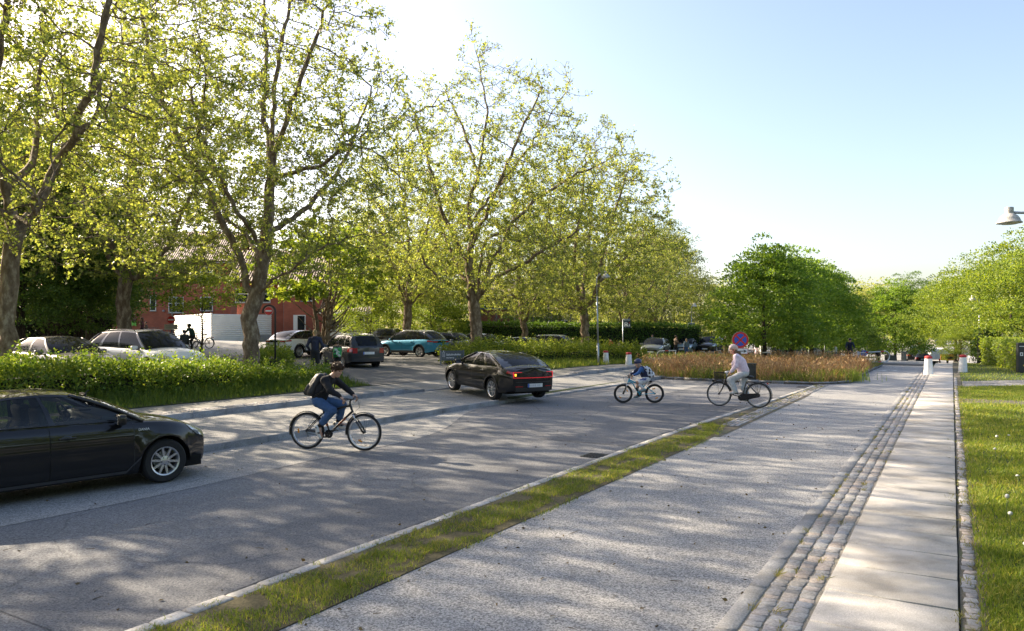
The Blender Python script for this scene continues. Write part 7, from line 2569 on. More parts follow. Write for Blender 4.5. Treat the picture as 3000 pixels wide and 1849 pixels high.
def cyclists():
 # --- teenager in black with a school bag
 a = Vector((PX(898, 13.95), 13.95, 0)); b = Vector((PX(1070, 13.72), 13.72, 0)); c = (a + b) / 2; rz = atan2(b.y - a.y, b.x - a.x)
 OR = mat('orange_decal', (.7, .16, .03), .4, var=0)
 fr = mat('matt_black_frame', (.012, .012, .014), .35, var=0)
 G = dict(r=.345, xf=.565, xr=-.57, bb=(-.115, 0, .30), headtop=(.285, 0, .86), headbot=(.345, 0, .70), seat=(-.29, 0, .86), frame=fr, tyre=.025, tube=.021, stfrac=.74,
   tubes=[[(.29, 0, .83), (.1, 0, .79), (-.06, 0, .73), (-.225, 0, .66)], [(.34, 0, .73), (-.105, 0, .32)]], crown=(.36, 0, .66), susp=True, forkm=BLACKG,
   stem=(.29, 0, .925), bar=[(.33, 0, .95), (.33, .08, .955), (.3, .18, .975), (.27, .31, .975)], crank=radians(-150), cl=.17, reflectors=[-2.0], chainside=-1, rg0=2,
   accent=(OR, [((-.19, 0, .53), (-.165, 0, .44)), ((-.35, -.045, .31), (-.25, -.04, .305))]), text=('NISHIKI', (.135, -.0235, .54), radians(42), .06, OR, -1), lamp=None)
 bicycle('mountain_bike', G, 'black bicycle with orange lettering and mudguards ridden by the teenager in black', (c.x, c.y, 0), rz)
 J = dict(hip=(-.34, 0, .93), chest=(-.25, 0, 1.17), neck=(-.085, 0, 1.36), head=(.035, -.005, 1.485), face=(.93, -.22, -.3), up=(.25, 0, 1),
   shoL=(-.1, .17, 1.31), shoR=(-.13, -.18, 1.31), elbL=(.07, .27, 1.14), elbR=(.02, -.28, 1.13), wriL=(.235, .25, 1.02), wriR=(.215, -.265, 1.02),
   hipL=(-.31, .085, .91), hipR=(-.32, -.085, .90), kneL=(.085, .11, .83), kneR=(-.015, -.12, .745), ankL=(-.015, .115, .49), ankR=(-.285, -.125, .43), toeL=(.15, .125, .425), toeR=(-.225, -.135, .255),
   handL=(.8, .1, -.5), handR=(.8, -.1, -.5), palmL=(-.3, 0, -1), palmR=(-.3, 0, -1), curl=1.05)
 person('person', J, dict(top=BLACKC, trousers=DENIM, shoe=mat('white_leather', (.6, .6, .58), .5, var=.06), shoe2=BLACKP, sock=BLACKC, sockh=.55, cuff=.66, hair='mop', fold=.012, hairmat=mat('hair_teen', (.09, .05, .024), .6, var=.35, scale=60), legw=(.082, .074)),
  'teenager with brown hair in a black jumper and blue jeans riding a bicycle', loc=(c.x, c.y, 0), rz=rz)
 bag('school_bag', [('c', (-.27, .09, 1.36), (-.43, .1, 1.08), .07, .085, .03), ('c', (-.27, -.09, 1.36), (-.43, -.1, 1.08), .07, .085, .03), ('c', (-.33, .05, 1.37), (-.5, .06, 1.08), .06, .085, .025), ('c', (-.33, -.05, 1.37), (-.5, -.06, 1.08), .06, .085, .025), ('c', (-.5, .09, 1.18), (-.55, .09, 1.07), .045, .055, .012), ('c', (-.5, -.09, 1.18), (-.55, -.09, 1.07), .045, .055, .012), ('c', (-.5, 0, 1.18), (-.55, 0, 1.07), .045, .055, .012)],
  [mat('bag_black', (.014, .014, .016), .55, var=.3, scale=10, bump=.4, bscale=18), mat('bag_grey', (.16, .17, .16), .5)], 'black school bag on the back of the teenager in black', (c.x, c.y, 0), rz,
  straps=[([(-.12, .14, 1.36), (-.06, .15, 1.28), (-.12, .16, 1.12), (-.3, .15, 1.03)], .016), ([(-.15, -.15, 1.37), (-.09, -.19, 1.27), (-.15, -.19, 1.12), (-.32, -.15, 1.03)], .016)], regions=[((-.46, 0, 1.235), (.12, .2, .008), 1), ((-.36, 0, 1.42), (.1, .12, .007), 1)], fold=.012)
 # --- child with a football patterned bag
 d = 22.6; a = Vector((PX(1917.6, d), d, 0)); b = Vector((PX(1826, d), d, 0)); c = (a + b) / 2; rz = pi
 TE = mat('turquoise_frame', (.03, .36, .52), .3, coat=.6, var=0)
 G = dict(r=.292, xf=.478, xr=-.478, bb=(-.02, 0, .27), headtop=(.29, 0, .75), headbot=(.335, 0, .62), seat=(-.25, 0, .68), frame=TE, tyre=.027, tube=.019, stfrac=.72,
   tubes=[[(.30, 0, .715), (.1, 0, .62), (-.17, 0, .50)], [(.325, 0, .68), (.2, 0, .62), (.1, 0, .44), (-.015, 0, .29)]], crown=(.352, 0, .575), susp=True, forkm=BLACKG,
   stem=(.3, 0, .81), bar=[(.325, 0, .825), (.32, .08, .83), (.28, .17, .845), (.25, .28, .845)], crank=radians(135), cl=.145, reflectors=[2.5, -.9], chainside=-1, guards=False, clipguard=[(-.27, 0, .58), (-.38, 0, .64), (-.5, 0, .665), (-.6, 0, .655), (-.68, 0, .63)],
   bottle=((.09, 0, .47), (.03, 0, .36)), rim=mat('dark_rim', (.03, .03, .032), .4, metal=.5, var=0))
 bicycle('child_bicycle', G, 'turquoise child bicycle with orange wheel reflectors', (c.x, c.y, 0), rz)
 NV = cloth('navy_jacket', (.018, .025, .07)); BL = cloth('blue_sleeve', (.04, .12, .32))
 J = dict(hip=(-.235, 0, .76), chest=(-.16, 0, .94), neck=(-.06, 0, 1.09), head=(.035, .0, 1.205), face=(.93, .16, -.3), up=(.2, 0, 1),
   shoL=(-.07, .125, 1.055), shoR=(-.06, -.12, 1.055), elbL=(.05, .185, .93), elbR=(.09, -.17, .95), wriL=(.19, .225, .865), wriR=(.215, -.22, .865),
   hipL=(-.21, .06, .73), hipR=(-.21, -.06, .74), kneL=(.06, .085, .63), kneR=(.03, -.085, .5), ankL=(-.13, .1, .435), ankR=(-.0, -.1, .235), toeL=(-.005, .105, .39), toeR=(.12, -.105, .185),
   handL=(.8, .1, -.4), handR=(.8, -.1, -.4), palmL=(-.3, 0, -1), palmR=(-.3, 0, -1), curl=1.05)
 WS = cloth('white_shorts', (.68, .69, .72)); SB = cloth('stripe_blue', (.04, .08, .3))
 person('person', J, dict(top=NV, top_mats=[BL, WHITE], top_regions=[((.0, .17, .98), (.14, .075, .14), 1), ((.13, .21, .9), (.11, .06, .075), 1), ((.1, -.19, .955), (.16, .05, .03), 2)], trousers=WS, legs='short', leg_mats=[SB],
  leg_regions=[((-.1, .15, .74), (.13, .06, .011), 1), ((-.1, .16, .715), (.13, .06, .009), 1), ((-.1, .15, .765), (.13, .06, .009), 1)], shoe=mat('grey_trainer', (.2, .28, .3), .6, var=.3, scale=30), sock=cloth('white_sock', (.7, .7, .72)), sockh=.85, helmet=mat('navy_helmet', (.025, .035, .10), .35, coat=.3, var=.1), strap=mat('strap_grey', (.25, .32, .33), .7)),
  'child in navy helmet, blue jacket and white shorts riding the turquoise bicycle', loc=(c.x, c.y, 0), rz=rz, sc=.9)
 # football patches
 r_ = random.Random(8)
 reg = [((-.17 - .11 * i - .07 * (1.1 - z) + r_.uniform(-.02, .02), .08, z + r_.uniform(-.02, .02)), (r_.uniform(.024, .046), .3, r_.uniform(.024, .05)), 1) for z in (1.13, 1.02, .92, .8) for i in range(3)]
 bag('football_bag', [('c', (-.2, .07, 1.06), (-.33, .07, .84), .075, .085, .06), ('c', (-.2, -.07, 1.06), (-.33, -.07, .84), .075, .085, .06), ('c', (-.26, 0, 1.03), (-.38, 0, .87), .09, .1, .06)],
  [mat('bag_white', (.62, .63, .66), .6, var=.08), mat('bag_patch', (.015, .015, .018), .6)], 'white bag with black football patches on the back of the child', (c.x, c.y, 0), rz, h=.012, regions=reg,
  straps=[([(-.09, .1, 1.11), (-.03, .12, 1.05), (-.07, .13, .93), (-.2, .11, .84)], .012)])
 # --- woman in pale pink on a black city bicycle
 a = Vector((PX(2218.3, 21.25), 21.25, 0)); b = Vector((PX(2112, 21.72), 21.72, 0)); c = (a + b) / 2; rz = atan2(b.y - a.y, b.x - a.x)
 bk = mat('gloss_black_frame', (.008, .008, .009), .15, coat=.8, var=0)
 G = dict(r=.36, xf=.565, xr=-.545, bb=(-.085, 0, .285), headtop=(.345, 0, .87), headbot=(.40, 0, .68), seat=(-.26, 0, .89), frame=bk, tyre=.019, tube=.018, stfrac=.74,
   tubes=[[(.375, 0, .76), (.3, 0, .58), (.2, 0, .44), (.08, 0, .39), (-.12, 0, .41)], [(.39, 0, .71), (.28, 0, .5), (.15, 0, .34), (-.08, 0, .29)]], crown=(.41, 0, .655), fbend=.0, stem=(.335, 0, .95),
   bar=[(.39, 0, .985), (.41, .08, 1.0), (.36, .2, 1.015), (.27, .265, 1.01), (.18, .275, .99)], barm=CHROME, fullgrip=True, crank=radians(40), cl=.165, crankm=STEEL, chainside=1, chaincase=True, rack=.735, basket=(.565, 0, .73), lamp=(.73, 0, .74), rim=mat('dull_rim', (.22, .22, .22), .4, metal=.6, var=0), rg0=0)
 bicycle('city_bicycle', G, 'black step through city bicycle with a front basket and rear rack', (c.x, c.y, 0), rz)
 PK = cloth('pale_pink_top', (.76, .62, .7)); LG = cloth('light_grey', (.52, .54, .56))
 J = dict(hip=(-.15, 0, 1.0), chest=(-.03, 0, 1.29), neck=(.075, 0, 1.515), head=(.165, .02, 1.655), face=(.78, .62, -.08), up=(.1, 0, 1),
   shoL=(.045, .17, 1.455), shoR=(.075, -.17, 1.455), elbL=(.03, .27, 1.2), elbR=(.19, -.25, 1.235), wriL=(.165, .29, 1.03), wriR=(.21, -.285, 1.035),
   hipL=(-.14, .09, .97), hipR=(-.13, -.09, .97), kneL=(.21, .12, .79), kneR=(-.09, -.12, .6), ankL=(.075, .12, .465), ankR=(-.24, -.12, .27), toeL=(.215, .13, .425), toeR=(-.13, -.13, .2),
   handL=(.55, 0, -.5), handR=(.6, 0, -.4), palmL=(-.1, -.35, -1), palmR=(-.1, .35, -1), curl=1.0)
 person('person', J, dict(top=PK, trousers=LG, legw=(.095, .075), tk=1.12, shoe=mat('white_leather', (.6, .6, .58), .5, var=.06), hair='pony', hairmat=mat('hair_light_brown', (.12, .07, .035), .6, var=.35, scale=60), helmet=mat('pink_helmet', (.68, .5, .44), .45, var=.05), strap=mat('strap_coral', (.5, .14, .08), .7)),
  'woman in a pale pink sweatshirt and pink helmet riding the black city bicycle', loc=(c.x, c.y, 0), rz=rz)
cyclists()
def bystanders():
 sk2 = SKIN2
 def P(px, d, h, face_deg, look, label, J=None, group=None, z=None, **kw):
  x = PX(px, d)
  person('person', J or standing(h, **kw), look, label, loc=(x, d, gxy(x, d) if z is None else z), rz=radians(face_deg), fine=False, sc=h / 1.75, group=group)
 hb = mat('hair_blond', (.35, .24, .1), .6, var=.3, scale=60); hbr = mat('hair_brown', (.06, .035, .02), .6, var=.3, scale=60)
 dk = cloth('dark_trousers', (.015, .016, .02)); kh = cloth('khaki', (.24, .18, .1)); red = cloth('red_jacket', (.4, .03, .03)); brn = cloth('brown_jacket', (.12, .085, .06)); nav = cloth('navy', (.02, .028, .06)); blu = cloth('blue_shirt', (.1, .16, .24)); gry = cloth('grey_blue', (.12, .16, .19)); wht = cloth('white_cotton', (.62, .6, .57)); pnk = cloth('pale_pink', (.66, .52, .60))
 N_ = 90   # facing +Y (away)
 P(923, 28.4, 1.72, N_ + 10, dict(top=nav, trousers=dk, hair='bun', hairmat=hb, hood=True, shoe=BLACKP), 'woman with a hair bun in a navy jacket seen from behind beside the hedge end', arms='pocket', z=.5)
 x = PX(990, 29.6)
 P(988, 29.6, 1.26, N_ + 5, dict(top=cloth('dark_grey_top', (.04, .04, .045)), trousers=dk, sleeve='short', hat=BLACKC, hair='short', shoe=BLACKP), 'child in a black cap seen from behind beside the dark estate car', z=.5)
 r_ = random.Random(3)
 reg = [((-.2, r_.uniform(-.13, .13), r_.uniform(.7, .98)), (.12, .035, .03), r_.choice([1, 2])) for _ in range(16)] + [((-.25, -.1, .70), (.1, .05, .05), 2)]
 bag('green_school_bag', [('c', (-.14, .08, .95), (-.16, .08, .72), .085, .09, .05), ('c', (-.14, -.08, .95), (-.16, -.08, .72), .085, .09, .05), ('c', (-.19, .06, .75), (-.19, -.06, .75), .075, .075, .05)],
  [mat('bag_green', (.02, .28, .06), .6, var=.3, scale=20), mat('bag_print', (.015, .02, .03), .6), mat('bag_print_white', (.6, .6, .6), .6)], 'green school bag with football print on the child in a black cap', (x, 29.6, .5), radians(N_ + 5), h=.014, regions=reg)
 P(1680, 56, 1.45, 200, dict(top=cloth('green_dark', (.02, .06, .05)), hair='short', hairmat=hb, trousers=dk), 'fair haired boy in a dark green jacket behind the shrub hedge near the black estate', z=.15)
 P(1789, 65, 1.4, 0 - 90, dict(top=red, hair='short', trousers=gry), 'child in a red jacket standing before the tall clipped hedge')
 P(1815, 66, 1.2, -90, dict(top=cloth('striped', (.3, .15, .25)), hair='short', hairmat=hb, trousers=gry), 'small child in a striped top by the tall clipped hedge')
 P(1911, 68, 1.8, -100, dict(top=blu, hair='short', trousers=dk), 'man in a blue shirt standing behind the grey queue car')
 P(1980, 62.5, 1.8, 20, dict(top=brn, hair='short', trousers=dk), 'man in a brown jacket reaching towards the grey queue car', arms='front')
 P(2011, 63.5, 1.55, 100, dict(top=gry, hair='long', hairmat=hb, trousers=cloth('denim', (.045, .1, .22))), 'blond girl in grey blue clothes between the first two queue cars')
 P(2025, 74, 1.8, 160, dict(top=BLACKC, hair='short', trousers=dk, hat=BLACKC), 'person in black standing behind the pale blue green car')
 P(2052, 78, 1.75, 200, dict(top=dk, hair='short', trousers=dk), 'person in dark clothes between the second and third queue cars')
 P(2127, 60, 1.82, 95, dict(top=BLACKC, hair='short', hairmat=mat('hair_black', (.01, .01, .01), .6), trousers=kh), 'man in black jacket and khaki trousers left of the no stopping sign', arms='pocket')
 P(2216, 58, 1.72, 20, dict(top=BLACKC, hair='short', trousers=pnk, legs='skirt'), 'walker in a black top with a pale skirt by the first lime tree', stride=.25)
 P(2231, 57.5, 1.35, 20, dict(top=wht, hair='long', trousers=wht, legs='skirt'), 'girl in a pale dress walking next to the first lime tree', stride=.2)
 P(2352, 62, 1.6, 180, dict(top=gry, hair='short', trousers=dk), 'person in grey walking behind the lime trunks', stride=.25)
 P(2448, 60, 1.4, 140, dict(top=wht, hair='short', trousers=gry), 'person in a white shirt behind the dry grass near the last lime')
 P(2572, 80, 1.75, 90, dict(top=BLACKC, hair='short', trousers=dk), 'dark silhouette of a person beyond the steel barrier')
 P(416, 52, 1.65, 190, dict(top=cloth('maroon', (.1, .03, .035)), hair='long', hairmat=mat('hair_auburn', (.16, .07, .03), .6, var=.3), trousers=dk), 'woman with long auburn hair behind the white parked car')
 P(428, 52.6, 1.35, 200, dict(top=brn, hair='short', hairmat=hbr, trousers=dk), 'child next to the woman with auburn hair behind the white parked car')
 P(540, 38, 1.45, 95, dict(top=cloth('grey_vest', (.035, .04, .04)), helmet=BLACKP, trousers=dk), 'child in a dark helmet and dark vest before the white shed', z=.75)
 # small riders far off
 def rider(px, d, rz, top, label, hm=BLACKP, sc=1.0):
  x = PX(px, d); z = gxy(x, d)
  G = dict(r=.33, xf=.54, xr=-.54, bb=(-.08, 0, .29), headtop=(.32, 0, .85), headbot=(.37, 0, .66), seat=(-.24, 0, .88), frame=BLACKG, tubes=[[(.33, 0, .8), (-.18, 0, .66)], [(.36, 0, .7), (-.07, 0, .3)]], crown=(.38, 0, .62), stem=(.32, 0, .93), bar=[(.36, 0, .95), (.36, .1, .96), (.3, .24, .97), (.24, .28, .97)], crank=.4)
  bicycle('bicycle', G, 'bicycle ridden by the ' + label, (x, d, z), rz)
  J = dict(hip=(-.25, 0, .95), chest=(-.14, 0, 1.2), neck=(-.02, 0, 1.4), head=(.06, 0, 1.53), face=(1, 0, -.1), shoL=(-.03, .17, 1.34), shoR=(-.03, -.17, 1.34), elbL=(.1, .25, 1.14), elbR=(.1, -.25, 1.14), wriL=(.22, .26, 1.0), wriR=(.22, -.26, 1.0), hipL=(-.22, .09, .92), hipR=(-.22, -.09, .92), kneL=(.12, .11, .78), kneR=(.02, -.11, .62), ankL=(-.02, .11, .42), ankR=(-.1, -.11, .25), toeL=(.12, .12, .4), toeR=(.05, -.12, .2), curl=1.0)
  person('person', J, dict(top=top, trousers=dk, helmet=hm, shoe=BLACKP), label, loc=(x, d, z), rz=rz, fine=False)
 rider(2490, 52, radians(-110), cloth('navy', (.02, .028, .06)), 'rider in dark clothes at the end of the dry grass bed')
 rider(2603, 112, radians(-100), cloth('grey_shirt', (.3, .3, .32)), 'distant rider on the far road beneath the lone lime')
 rider(556, 44, radians(160), cloth('green_dark', (.02, .06, .05)), 'rider with a dark helmet before the white shed')
 # parked bicycles by the school
 G = dict(r=.34, xf=.55, xr=-.55, bb=(-.08, 0, .29), headtop=(.32, 0, .86), headbot=(.37, 0, .66), seat=(-.26, 0, .9), frame=BLACKG, tubes=[[(.33, 0, .8), (.1, 0, .5), (-.12, 0, .45)], [(.36, 0, .7), (-.07, 0, .3)]], crown=(.38, 0, .63), stem=(.32, 0, .95), bar=[(.36, 0, .98), (.36, .1, 1.0), (.3, .24, 1.0), (.2, .28, .99)], crank=.4, rack=.73)
 p0 = None
 for i, (px, d, rz) in enumerate([(436, 50, 60), (446, 50.3, 66), (470, 48.5, 40), (480, 49, 50), (495, 47.5, 15), (590, 47, 170)]):
  x = PX(px, d)
  lab = ['black bicycle behind the white parked car, closest to the brick wall', 'black bicycle second from the brick wall behind the white parked car', 'black bicycle parked half way between brick wall and white shed', 'black bicycle parked just left of the white shed', 'black bicycle in front of the no entry sign before the white shed', 'black bicycle standing alone to the right before the white shed gate'][i]
  if p0 is None:
   p0 = bicycle('bicycle', G, lab, (x, d, gxy(x, d)), radians(rz), 'bicycles parked by the school'); o = p0
  else:
   o = copy_tree(p0); o.location = (x, d, gxy(x, d)); o.rotation_euler = (0, 0, radians(rz)); o['label'] = lab
bystanders()
# ================================================================== STREET FURNITURE
BW = mat('bollard_white', (.74, .74, .72), .7, var=.1, scale=7, bump=.3, bscale=40); BR = mat('bollard_red', (.42, .03, .03), .65, var=.15, scale=9)
def bollards():
 G = 'white stone bollards with red tops'
 proto = None
 for px, d, sc, lab in [(1775, 42.3, .9, 'white bollard with a red top beside the lamp post by the shrub hedge'),
      (1842, 41.3, .98, 'white bollard with a red top on the corner of the far pavement behind the child'),
      (2720, 36.7, 1.06, 'white bollard with a red top standing on the setts between road and sidewalk'),
      (2821, 38.6, 1.05, 'white bollard with a red top standing on the lawn to the right of the sidewalk')]:
  x = PX(px, d); z = gxy(x, d) if px < 2000 else .02
  if proto is None:
   proto = empty('bollard', (x, d, z), 0, lab, 'bollard', G)
   mb = MB(); mb.lathe([(.205, -.05), (.2, .0), (.185, .3), (.165, .6), (.155, .735)], 22); mb.build('post', BW, proto, True)
   mb = MB(); mb.lathe([(.157, .736), (.162, .75), (.16, .82), (.14, .855), (.07, .87), (.001, .872)], 22); mb.build('cap', BR, proto, True); o = proto
  else:
   o = copy_tree(proto)
  o.location = (x, d, z); o.scale = (sc,) * 3; o.rotation_euler = (0, 0, px); o['label'] = lab
bollards()
SHADE = mat('lamp_shade_weathered', (.5, .48, .44), .6, var=.35, scale=16, bump=.2)
def lamp(px, d, h, side, label, zb=None, arm=.75, lean=0, group='street lamps with round shades on bent arms'):
 x = PX(px, d); zb = gxy(x, d) if zb is None else zb
 e = empty('street_lamp', (x, d, zb), 0, label, 'street lamp', group); e.rotation_euler = (0, lean, 0)
 mb = MB(); mb.tube([(0, 0, -.2), (0, 0, 1.2)], .062, 12); mb.tube([(0, 0, 1.18), (0, 0, h * .75)], [.05, .043], 12)
 pts = [(0, 0, h * .74)]
 for i in range(9):
  a = pi / 2 * i / 8; pts.append((side * (.35 * (1 - cos(a))), 0, h - .35 + .35 * sin(a)))
 pts.append((side * arm, 0, h + .01)); mb.tube(pts, .032, 10); mb.build('pole', STEEL, e, True)
 cx = side * (arm + .08)
 mb = MB(); mb.lathe([(.001, .13), (.085, .13), (.09, .11), (.09, -.02), (.1, -.03)], 24, (cx, 0, h)); mb.build('gear_housing', SHADE, e, auto=40)
 mb = MB(); mb.lathe([(.1, -.02), (.17, -.07), (.21, -.13), (.235, -.2), (.26, -.215), (.262, -.235), (.24, -.235)], 28, (cx, 0, h)); mb.build('shade', SHADE, e, True)
 mb = MB(); mb.lathe([(.238, -.228), (.15, -.26), (.001, -.27)], 24, (cx, 0, h)); mb.build('lamp_glass', mat('lamp_glass', (.55, .56, .52), .3, var=.1), e, True)
 return e
lamp(3092, 17, 4.92, -1, 'weathered street lamp overhanging the lawn from beyond the right edge', zb=0, arm=.98)
lamp(1753, 41, 5.05, 1, 'grey street lamp with a round shade standing by the bollard and the shrub hedge', arm=.42, lean=radians(-1.2))
lamp(2026, 80, 5.0, 1, 'street lamp standing behind the second drop off sign', arm=.25)
lamp(2869, 54, 4.6, -1, 'street lamp among the garden trees on the right, the nearer of two', zb=0, arm=.42)
lamp(2840, 95, 4.6, -1, 'street lamp farther down the sidewalk, the more distant of two on the right', arm=.3)
RS = mat('sign_red', (.6, .03, .025), .4, var=.04); WS_ = mat('sign_white', (.78, .78, .77), .4, var=.03); BS = mat('sign_blue', (.03, .1, .5), .4, var=.04); KS = mat('sign_black', (.01, .01, .012), .45, var=0); DS = mat('sign_dark', (.025, .04, .05), .45, var=.1)
def disc(parent, nm, r, mt, c, th=.02, n=36):
 m = MB(); m.lathe([(.001, -th / 2), (r, -th / 2), (r, th / 2), (.001, th / 2)], n, c, 'Y'); return m.build(nm, mt, parent)
def no_entry(px, py, d, r, label, hoop, zb=None, plate=False):
 x = PX(px, d); zb = gxy(x, d) if zb is None else zb; zc = PZ(py, d) - zb
 e = empty('no_entry_sign', (x, d, zb), 0, label, 'road sign', 'no entry signs')
 disc(e, 'sign_face', r, RS, (0, 0, zc)); disc(e, 'sign_back', r + .015, STEEL, (0, .022, zc), .02)
 m = MB(); m.rbox((0, -.013, zc), (r * 1.55, .008, r * .36), .003); m.build('bar', WS_, e)
 m = MB()
 if hoop:
  pts = [(r + .08, .05, -.2), (r + .08, .05, zc)] + [((r + .08) * cos(a), .05, zc + (r + .06) * sin(a)) for a in np.linspace(0, pi, 15)[1:]] + [(-(r + .08), .05, zc - .08)]
  m.tube(pts, .035, 8)
 else:
  m.tube([(0, .05, -.2), (0, .05, zc + r)], .03, 8)
 m.build('pole', mat('pole_black', (.02, .02, .02), .5), e, True)
 if plate:
  m = MB(); m.box((0, 0, zc - r - .2), (.75, .02, .3)); m.build('lower_plate', mat('sign_cream', (.55, .5, .4), .5), e)
  for i in range(2):
   m = MB(); m.box((0, -.013, zc - r - .14 - .11 * i), (.58, .006, .045)); m.build('plate_line', mat('sign_grey', (.25, .22, .18), .6), e)
no_entry(787, 911, 27.4, .148, 'no entry sign on a black hooped pole right of the tall plane trunk', True, zb=.55)
no_entry(501, 937, 42, .21, 'no entry sign with a small plate in front of the white shed', False, plate=True)
def no_stopping():
 d = 33.2; x = PX(2169, d); e = empty('no_stopping_sign', (x, d, .06), 0, 'round red and blue no stopping sign with a white arrow plate in the dry grass', 'road sign')
 zc = PZ(996, d) - .06; r = .36
 disc(e, 'sign_face', r, RS, (0, 0, zc)); disc(e, 'sign_field', r * .76, BS, (0, -.008, zc), .014)
 m = MB()
 for a in (pi / 4, -pi / 4):
  m.box((0, -.0165 - (.001 if a > 0 else 0), zc), (r * 1.52, .006, r * .2), rot=Matrix.Rotation(a, 3, 'Y'))
 m.build('cross', RS, e)
 disc(e, 'sign_back', r + .012, STEEL, (0, .022, zc), .02)
 m = MB(); m.tube([(0, .06, -.2), (0, .06, zc + r * .8)], .03, 10); m.build('pole', STEEL, e, True)
 zp = PZ(1029, d) - .06
 m = MB(); m.rbox((.03, 0, zp), (.62, .02, .28), .006); m.build('plate_border', RS, e)
 m = MB(); m.box((.03, -.011, zp), (.575, .008, .235)); m.build('plate', WS_, e)
 m = MB(); m.box((.0, -.0165, zp), (.3, .005, .035)); m.prism([(0, .075), (.14, 0), (0, -.075), (.03, 0)], .005, (.14, -.0165, zp), (1, 0, 0), (0, 0, 1)); m.build('arrow', KS, e)
no_stopping()
def drop_sign(px, py, d, w_, label, pole_px):
 x = PX(px, d); zb = gxy(x, d); zc = PZ(py, d) - zb; h = w_ * 1.2
 e = empty('drop_off_sign', (x, d, zb), 0, label, 'road sign', 'drop off signs with a car pictogram')
 m = MB(); m.rbox((0, 0, zc), (w_, .03, h), .008); m.build('board', DS, e)
 m = MB(); m.tube([(-w_ / 2 - .05, .03, -.2), (-w_ / 2 - .05, .03, zc + h * .5)], .035, 8); m.tube([(-w_ / 2 - .05, .03, zc + h * .53), (w_ / 2, .03, zc + h * .53)], .03, 8); m.build('pole', STEEL, e, True)
 m = MB(); m.box((0, -.02, zc - h * .3), (w_ * .94, .008, h * .03)); m.build('line', WS_, e)
 s = w_
 m = MB()
 m.prism([(-.36 * s, -.2 * s), (.18 * s, -.2 * s), (.2 * s, .1 * s), (.12 * s, .22 * s), (.02 * s, .3 * s), (-.24 * s, .3 * s), (-.32 * s, .2 * s), (-.38 * s, .08 * s)], .008, (-.06 * s, -.02, zc - .06 * s), (1, 0, 0), (0, 0, 1))
 m.box((-.34 * s, -.02, zc - .3 * s), (.1 * s, .008, .1 * s)); m.box((.02 * s, -.02, zc - .3 * s), (.1 * s, .008, .1 * s))
 m.prism([(-.1 * s, -.26 * s), (.12 * s, -.26 * s), (.02 * s, .1 * s)], .008, (.32 * s, -.02, zc - .05 * s), (1, 0, 0), (0, 0, 1))
 m.build('car_pictogram', WS_, e)
 m = MB(); m.box((-.14 * s, -.026, zc + .1 * s), (.3 * s, .006, .1 * s)); m.lathe([(.001, -.003), (.045 * s, -.003), (.045 * s, .003), (.001, .003)], 14, (-.33 * s, -.026, zc - .1 * s), 'Y'); m.lathe([(.001, -.003), (.045 * s, -.003), (.045 * s, .003), (.001, .003)], 14, (.06 * s, -.026, zc - .1 * s), 'Y'); m.build('pictogram_detail', KS, e)
 disc(e, 'pictogram_head', .07 * s, RS, (.33 * s, -.02, zc + .17 * s), .008, 16)
 text_mesh('title', 'Kys & Kør', w_ * .2, WS_, e, (0, -.02, zc + h * .4), align='CENTER')
drop_sign(1837, 949, 63, .6, 'dark drop off sign with a car pictogram, nearest of three, before the tall clipped hedge', 1827)
drop_sign(2027, 958, 76, .6, 'dark drop off sign with a car pictogram, second along the queue of cars', 2018)
drop_sign(2148, 976, 92, .6, 'small distant drop off sign left above the no stopping sign', 2140)
def school_sign():
 d = 35.2; A = Vector((PX(1291, d), d, 0)); B = Vector((PX(1358, 35.9), 35.9, 0))
 ang = atan2(B.y - A.y, B.x - A.x); L = (B - A).length; zb = .42
 e = empty('school_sign', (A.x, A.y, zb), ang, 'dark grey school name sign on two posts reading Søholmskolen', 'sign')
 top = PZ(1028, d) - zb; bot = PZ(1057, d) - zb
 for px_, x in (('a', 0), ('b', L)):
  m = MB(); m.rbox((x, 0, top / 2 - .1), (.06, .06, top + .24), .008); m.build('post', mat('sign_post', (.13, .15, .17), .5, metal=.3), e)
 m = MB(); m.rbox((L / 2, 0, (top + bot) / 2), (L - .07, .035, top - bot), .006); m.build('board', mat('sign_slate', (.055, .065, .072), .5, var=.08), e)
 text_mesh('name', 'Søholmskolen', .142, WS_, e, (.29, -.02, bot + (top - bot) * .6), ext=.002)
 text_mesh('department', 'Afd. Bistrup', .09, WS_, e, (.29, -.02, bot + (top - bot) * .28), ext=.002)
 # crest: a sprig of leaves and a thin shield line
 c = e; m = MB(); x0 = .145; z0 = bot + (top - bot) * .38
 for i in range(4):
  for sg in (1, -1):
   m.prism([(0, 0), (.035, .012), (.055, .04), (.02, .032)], .004, (x0 + sg * .008, -.02, z0 + .0 + i * .058), (sg, 0, 0), (0, 0, 1))
 m.prism([(-.012, 0), (.012, 0), (.014, .05), (0, .075), (-.014, .05)], .004, (x0, -.02, z0 + .235), (1, 0, 0), (0, 0, 1)); m.build('crest_leaves', WS_, e)
 m = MB(); m.tube([(x0 + .085, -.02, z0 + .3), (x0 + .085, -.02, z0 + .04), (x0 + .06, -.02, z0 - .04), (x0, -.02, z0 - .1)], .004, 4); m.build('crest_line', mat('sign_line', (.3, .31, .32), .5), e)
school_sign()
